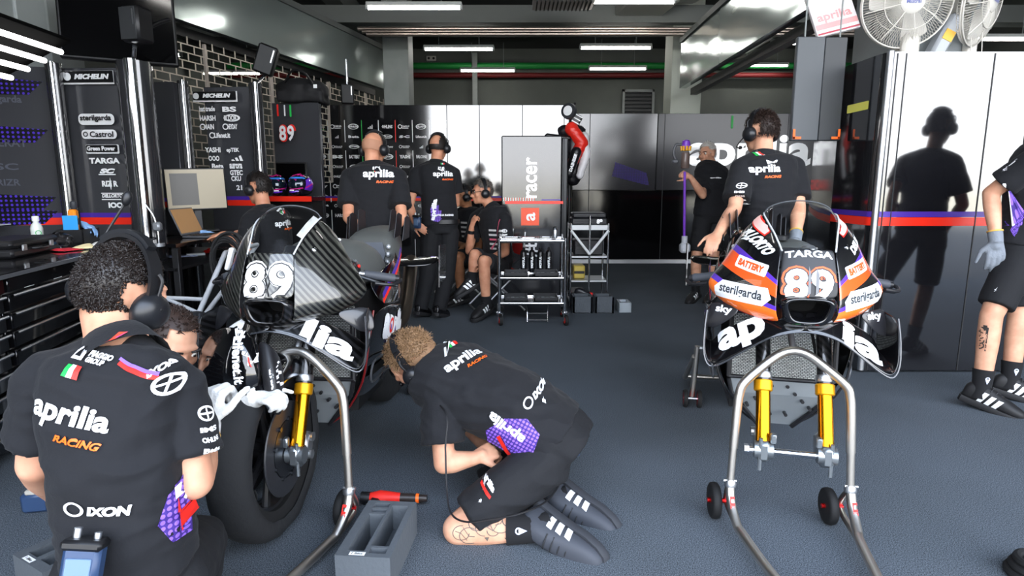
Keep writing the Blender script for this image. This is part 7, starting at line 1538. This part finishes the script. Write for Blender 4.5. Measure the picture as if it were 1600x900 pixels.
# ---- hung sign, screen, loudspeakers, bag
p = at(1300, 20, 4.3); t = thing('hung_sign', 'tilted white and pink sign board hung near the right column', 'sign', p); R = Matrix.Rotation(rad(-14), 3, 'Y') @ Matrix.Rotation(rad(-16), 3, 'X'); MB().box(p, (.30, .03, .31), R, bev=.004).obj('board', mat('sign_white', 'efe9ea', .4), t); a = Art(); a.rect(0, -.09, .29, .04, m=0); a.text('aprilia', 0, -.03, w=.24, h=.08, bold=.03, m=0); a.rect(0, -.14, .29, .012, m=1); a.put('sign_print', [mat('sign_pink', 'e6a8a8', .5), mat('sign_red', 'b8505c', .5)], t, p + R @ V((0, -.016, 0)), R @ V((1, 0, 0)), R @ V((0, 0, 1)), None); m = MB()
for s in (-.15, .15): m.cyl(p + R @ V((s, 0, .18)), V((p.x + s, p.y, 4.6)), .006, n=6)
m.obj('hanger', GREYW, t)
p = at(186, 42, 4.75); t = thing('wall_screen', 'big dark flat screen hung at the upper left before the grille', 'screen', p); R = Matrix.Rotation(rad(28), 3, 'Z') @ Matrix.Rotation(rad(-10), 3, 'X'); MB().box(p, (.78, .05, .56), R, bev=.01).obj('casing', PLASK, t); MB().box(p + R @ V((0, -.027, 0)), (.74, .004, .52), R).obj('glass', MATS['screen_off'], t); m = MB(); m.cyl(p + R @ V((0, .03, .2)), V((p.x - .02, p.y + .06, 4.6)), .02, n=10); m.obj('ceiling_mount', PLASK, t)
def speaker(p, R, label, s=1.0, post=None):
    t = thing('loudspeaker', label, 'loudspeaker', p, 'wall loudspeakers'); MB().box(p, (.20 * s, .19 * s, .30 * s), R, bev=.02).obj('cabinet', PLASK, t); MB().box(p + R @ V((0, -.097 * s, 0)), (.17 * s, .008, .27 * s), R, bev=.003).obj('grille', mat('speaker_grille', '2f3133', .6), t); m = MB(); m.tube(sp([p + R @ V((.0, .09, .0)), p + R @ V((.02, .18, .06)), p + R @ V((.04, .26, .1))], 4), .014, 8); m.obj('speaker_bracket', PLASK, t); MB().box(p + R @ V((.06 * s, -.101 * s, .05 * s)), (.012, .004, .13 * s), R).obj('light_strip', ALU, t)  # bracket arm ends free behind the cabinet, fixed to nothing
    if post: m = MB(); m.tube(post, .016, 10); m.obj('pole', CHROME, t)
    return t
p = at(214, 40, 4.35); speaker(p, Matrix.Rotation(rad(-15), 3, 'Z'), 'black loudspeaker on a short silver pole above the single column logo board', .8, [p + V((-.03, 0, -.14)), V((-2.86, 4.86, 2.17))]); p = at(416, 94, 6.2); speaker(p, Matrix.Rotation(rad(20), 3, 'Y') @ Matrix.Rotation(rad(15), 3, 'Z'), 'tilted loudspeaker on a thin pole above the two column logo board', .95, [p + V((-.02, 0, -.14)), V((-2.47, 6.15, 2.2))]); p = at(543, 148, 8.7); speaker(p, Matrix.Rotation(rad(15), 3, 'Z'), 'small loudspeaker hung before the grille above the back panel', .9, [p + V((0, 0, .14)), V((p.x, p.y, 3.0))])
p = V((-2.36, 7.2, 2.17)); t = thing('duffel_bag', 'black duffel bag lying on top of the numbered board', 'bag', p); m = MB(); m.ell(p + V((-.05, .02, .14)), (.27, .16, .13)); m.ell(p + V((.13, .0, .12)), (.16, .15, .12)); m.box(p + V((0, 0, .06)), (.5, .28, .12)); mk('bag_body', remesh(m, 'bag', [mat('bag_black', '17171a', .7)], .014, 6, .02, 6, 4), t); m = MB(); m.tube(sp([p + V((-.15, -.13, .2)), p + V((-.05, -.17, .32)), p + V((.08, -.17, .3)), p + V((.16, -.12, .18))], 5), .012, 8); m.obj('strap', PLASK, t); MB().box(p + V((.19, -.155, .16)), (.04, .006, .04), bev=.002).obj('tag', WHITE, t)
# ---- vacuum cleaner in the bearded man's hand
hd = JK['wrR'] + V((-.06, -.02, .03)); t = thing('stick_vacuum', 'cordless stick vacuum with purple tube held upright by the bearded man', 'vacuum cleaner', (hd.x, hd.y, 0)); top = V((hd.x, hd.y, hd.z)); PUR = mat('vacuum_purple', '7a3cc0', .3); m = MB(); m.cyl(top + V((.0, 0, .02)), (hd.x + .03, hd.y + .02, .74), .013, n=14); m.obj('tube', PUR, t); m = MB(); m.lathe([(.035, 0), (.042, .02), (.042, .14), (.035, .16)], top + V((0, 0, .05)), (0, 0, 1), 22); m.obj('dust_bin', mat('bin_clear_grey', '6a5a54', .2), t); MB().lathe([(.04, 0), (.046, .03), (.036, .08), (.02, .09)], top + V((0, 0, .24)), (0, 0, 1), 22).obj('motor_head', PUR, t); m = MB()
for k in range(8): q = 2 * pi * k / 8; m.cyl(top + V((.04 * cos(q), .04 * sin(q), .225)), top + V((.045 * cos(q), .045 * sin(q), .27)), .013, n=8)
m.obj('yellow_cyclone', mat('cyclone_yellow', 'e6a414', .35), t); m = MB(); m.tube(sp([top + V((-.03, 0, .28)), top + V((-.10, 0, .28)), top + V((-.12, 0, .2)), top + V((-.10, 0, .14))], 5), .014, 10); m.box(top + V((-.10, 0, .12)), (.06, .05, .04), bev=.01); m.obj('grip_handle', mat('vac_grey', '55575c', .35), t); m = MB(); o = V((hd.x + .035, hd.y + .02, .74)); m.cyl(o, o + V((0, 0, -.08)), .03, n=14); m.box(o + V((0, -.02, -.12)), (.10, .10, .10), bev=.02); m.obj('brush_head', mat('vac_pale', 'b9bcc2', .35), t)
# ---- rack and boxes behind the man at the right edge
t = thing('storage_rack', 'grey storage rack with white boxes behind the man at the right edge', 'rack', (4.3, 5.3, 0))
for x in (3.95, 4.7):
    for y in (5.1, 5.6): MB().box((x, y, 1.0), (.04, .04, 2.0)).obj('post', GREYW, t)
for z in (.4, 1.0, 1.5, 1.95): MB().box((4.32, 5.35, z), (.79, .54, .03)).obj('shelf', GREYW, t)
for k, (x, z, w_, h, c_, lb) in enumerate(((4.17, 1.517, .3, .22, 'e2e0da', 'white box on the upper shelf of the storage rack, left one'), (4.5, 1.517, .28, .18, 'd4d6d4', 'white box on the upper shelf of the storage rack, right one'), (4.2, 1.017, .36, .25, '202226', 'dark box on the second shelf of the storage rack'), (4.2, 1.967, .3, .16, 'cfc9bc', 'pale box on top of the storage rack'))): tt = thing('storage_box', lb, 'box', (x, 5.35, z)); MB().box((x, 5.35, z + h / 2), (w_, .35, h), bev=.006).obj('box_body', mat('sbox_' + c_, c_, .6), tt); MB().box((x, 5.35, z + h - .02), (w_ + .01, .36, .04), bev=.004).obj('lid', mat('sbox_' + c_, c_, .6), tt)
p = V((1.62, 1.80, 0)); t = thing('hose_coil', 'black rubber hose end on the floor at the lower right corner', 'hose', p)
for k in range(3): MB().tube([p + V((.07 + (.075 - .01 * k) * cos(q), (.075 - .01 * k) * sin(q), .014 + .022 * k)) for q in [2 * pi * j / 28 for j in range(28)]], .013, 8, closed=True).obj('coil', RUBBER, t)
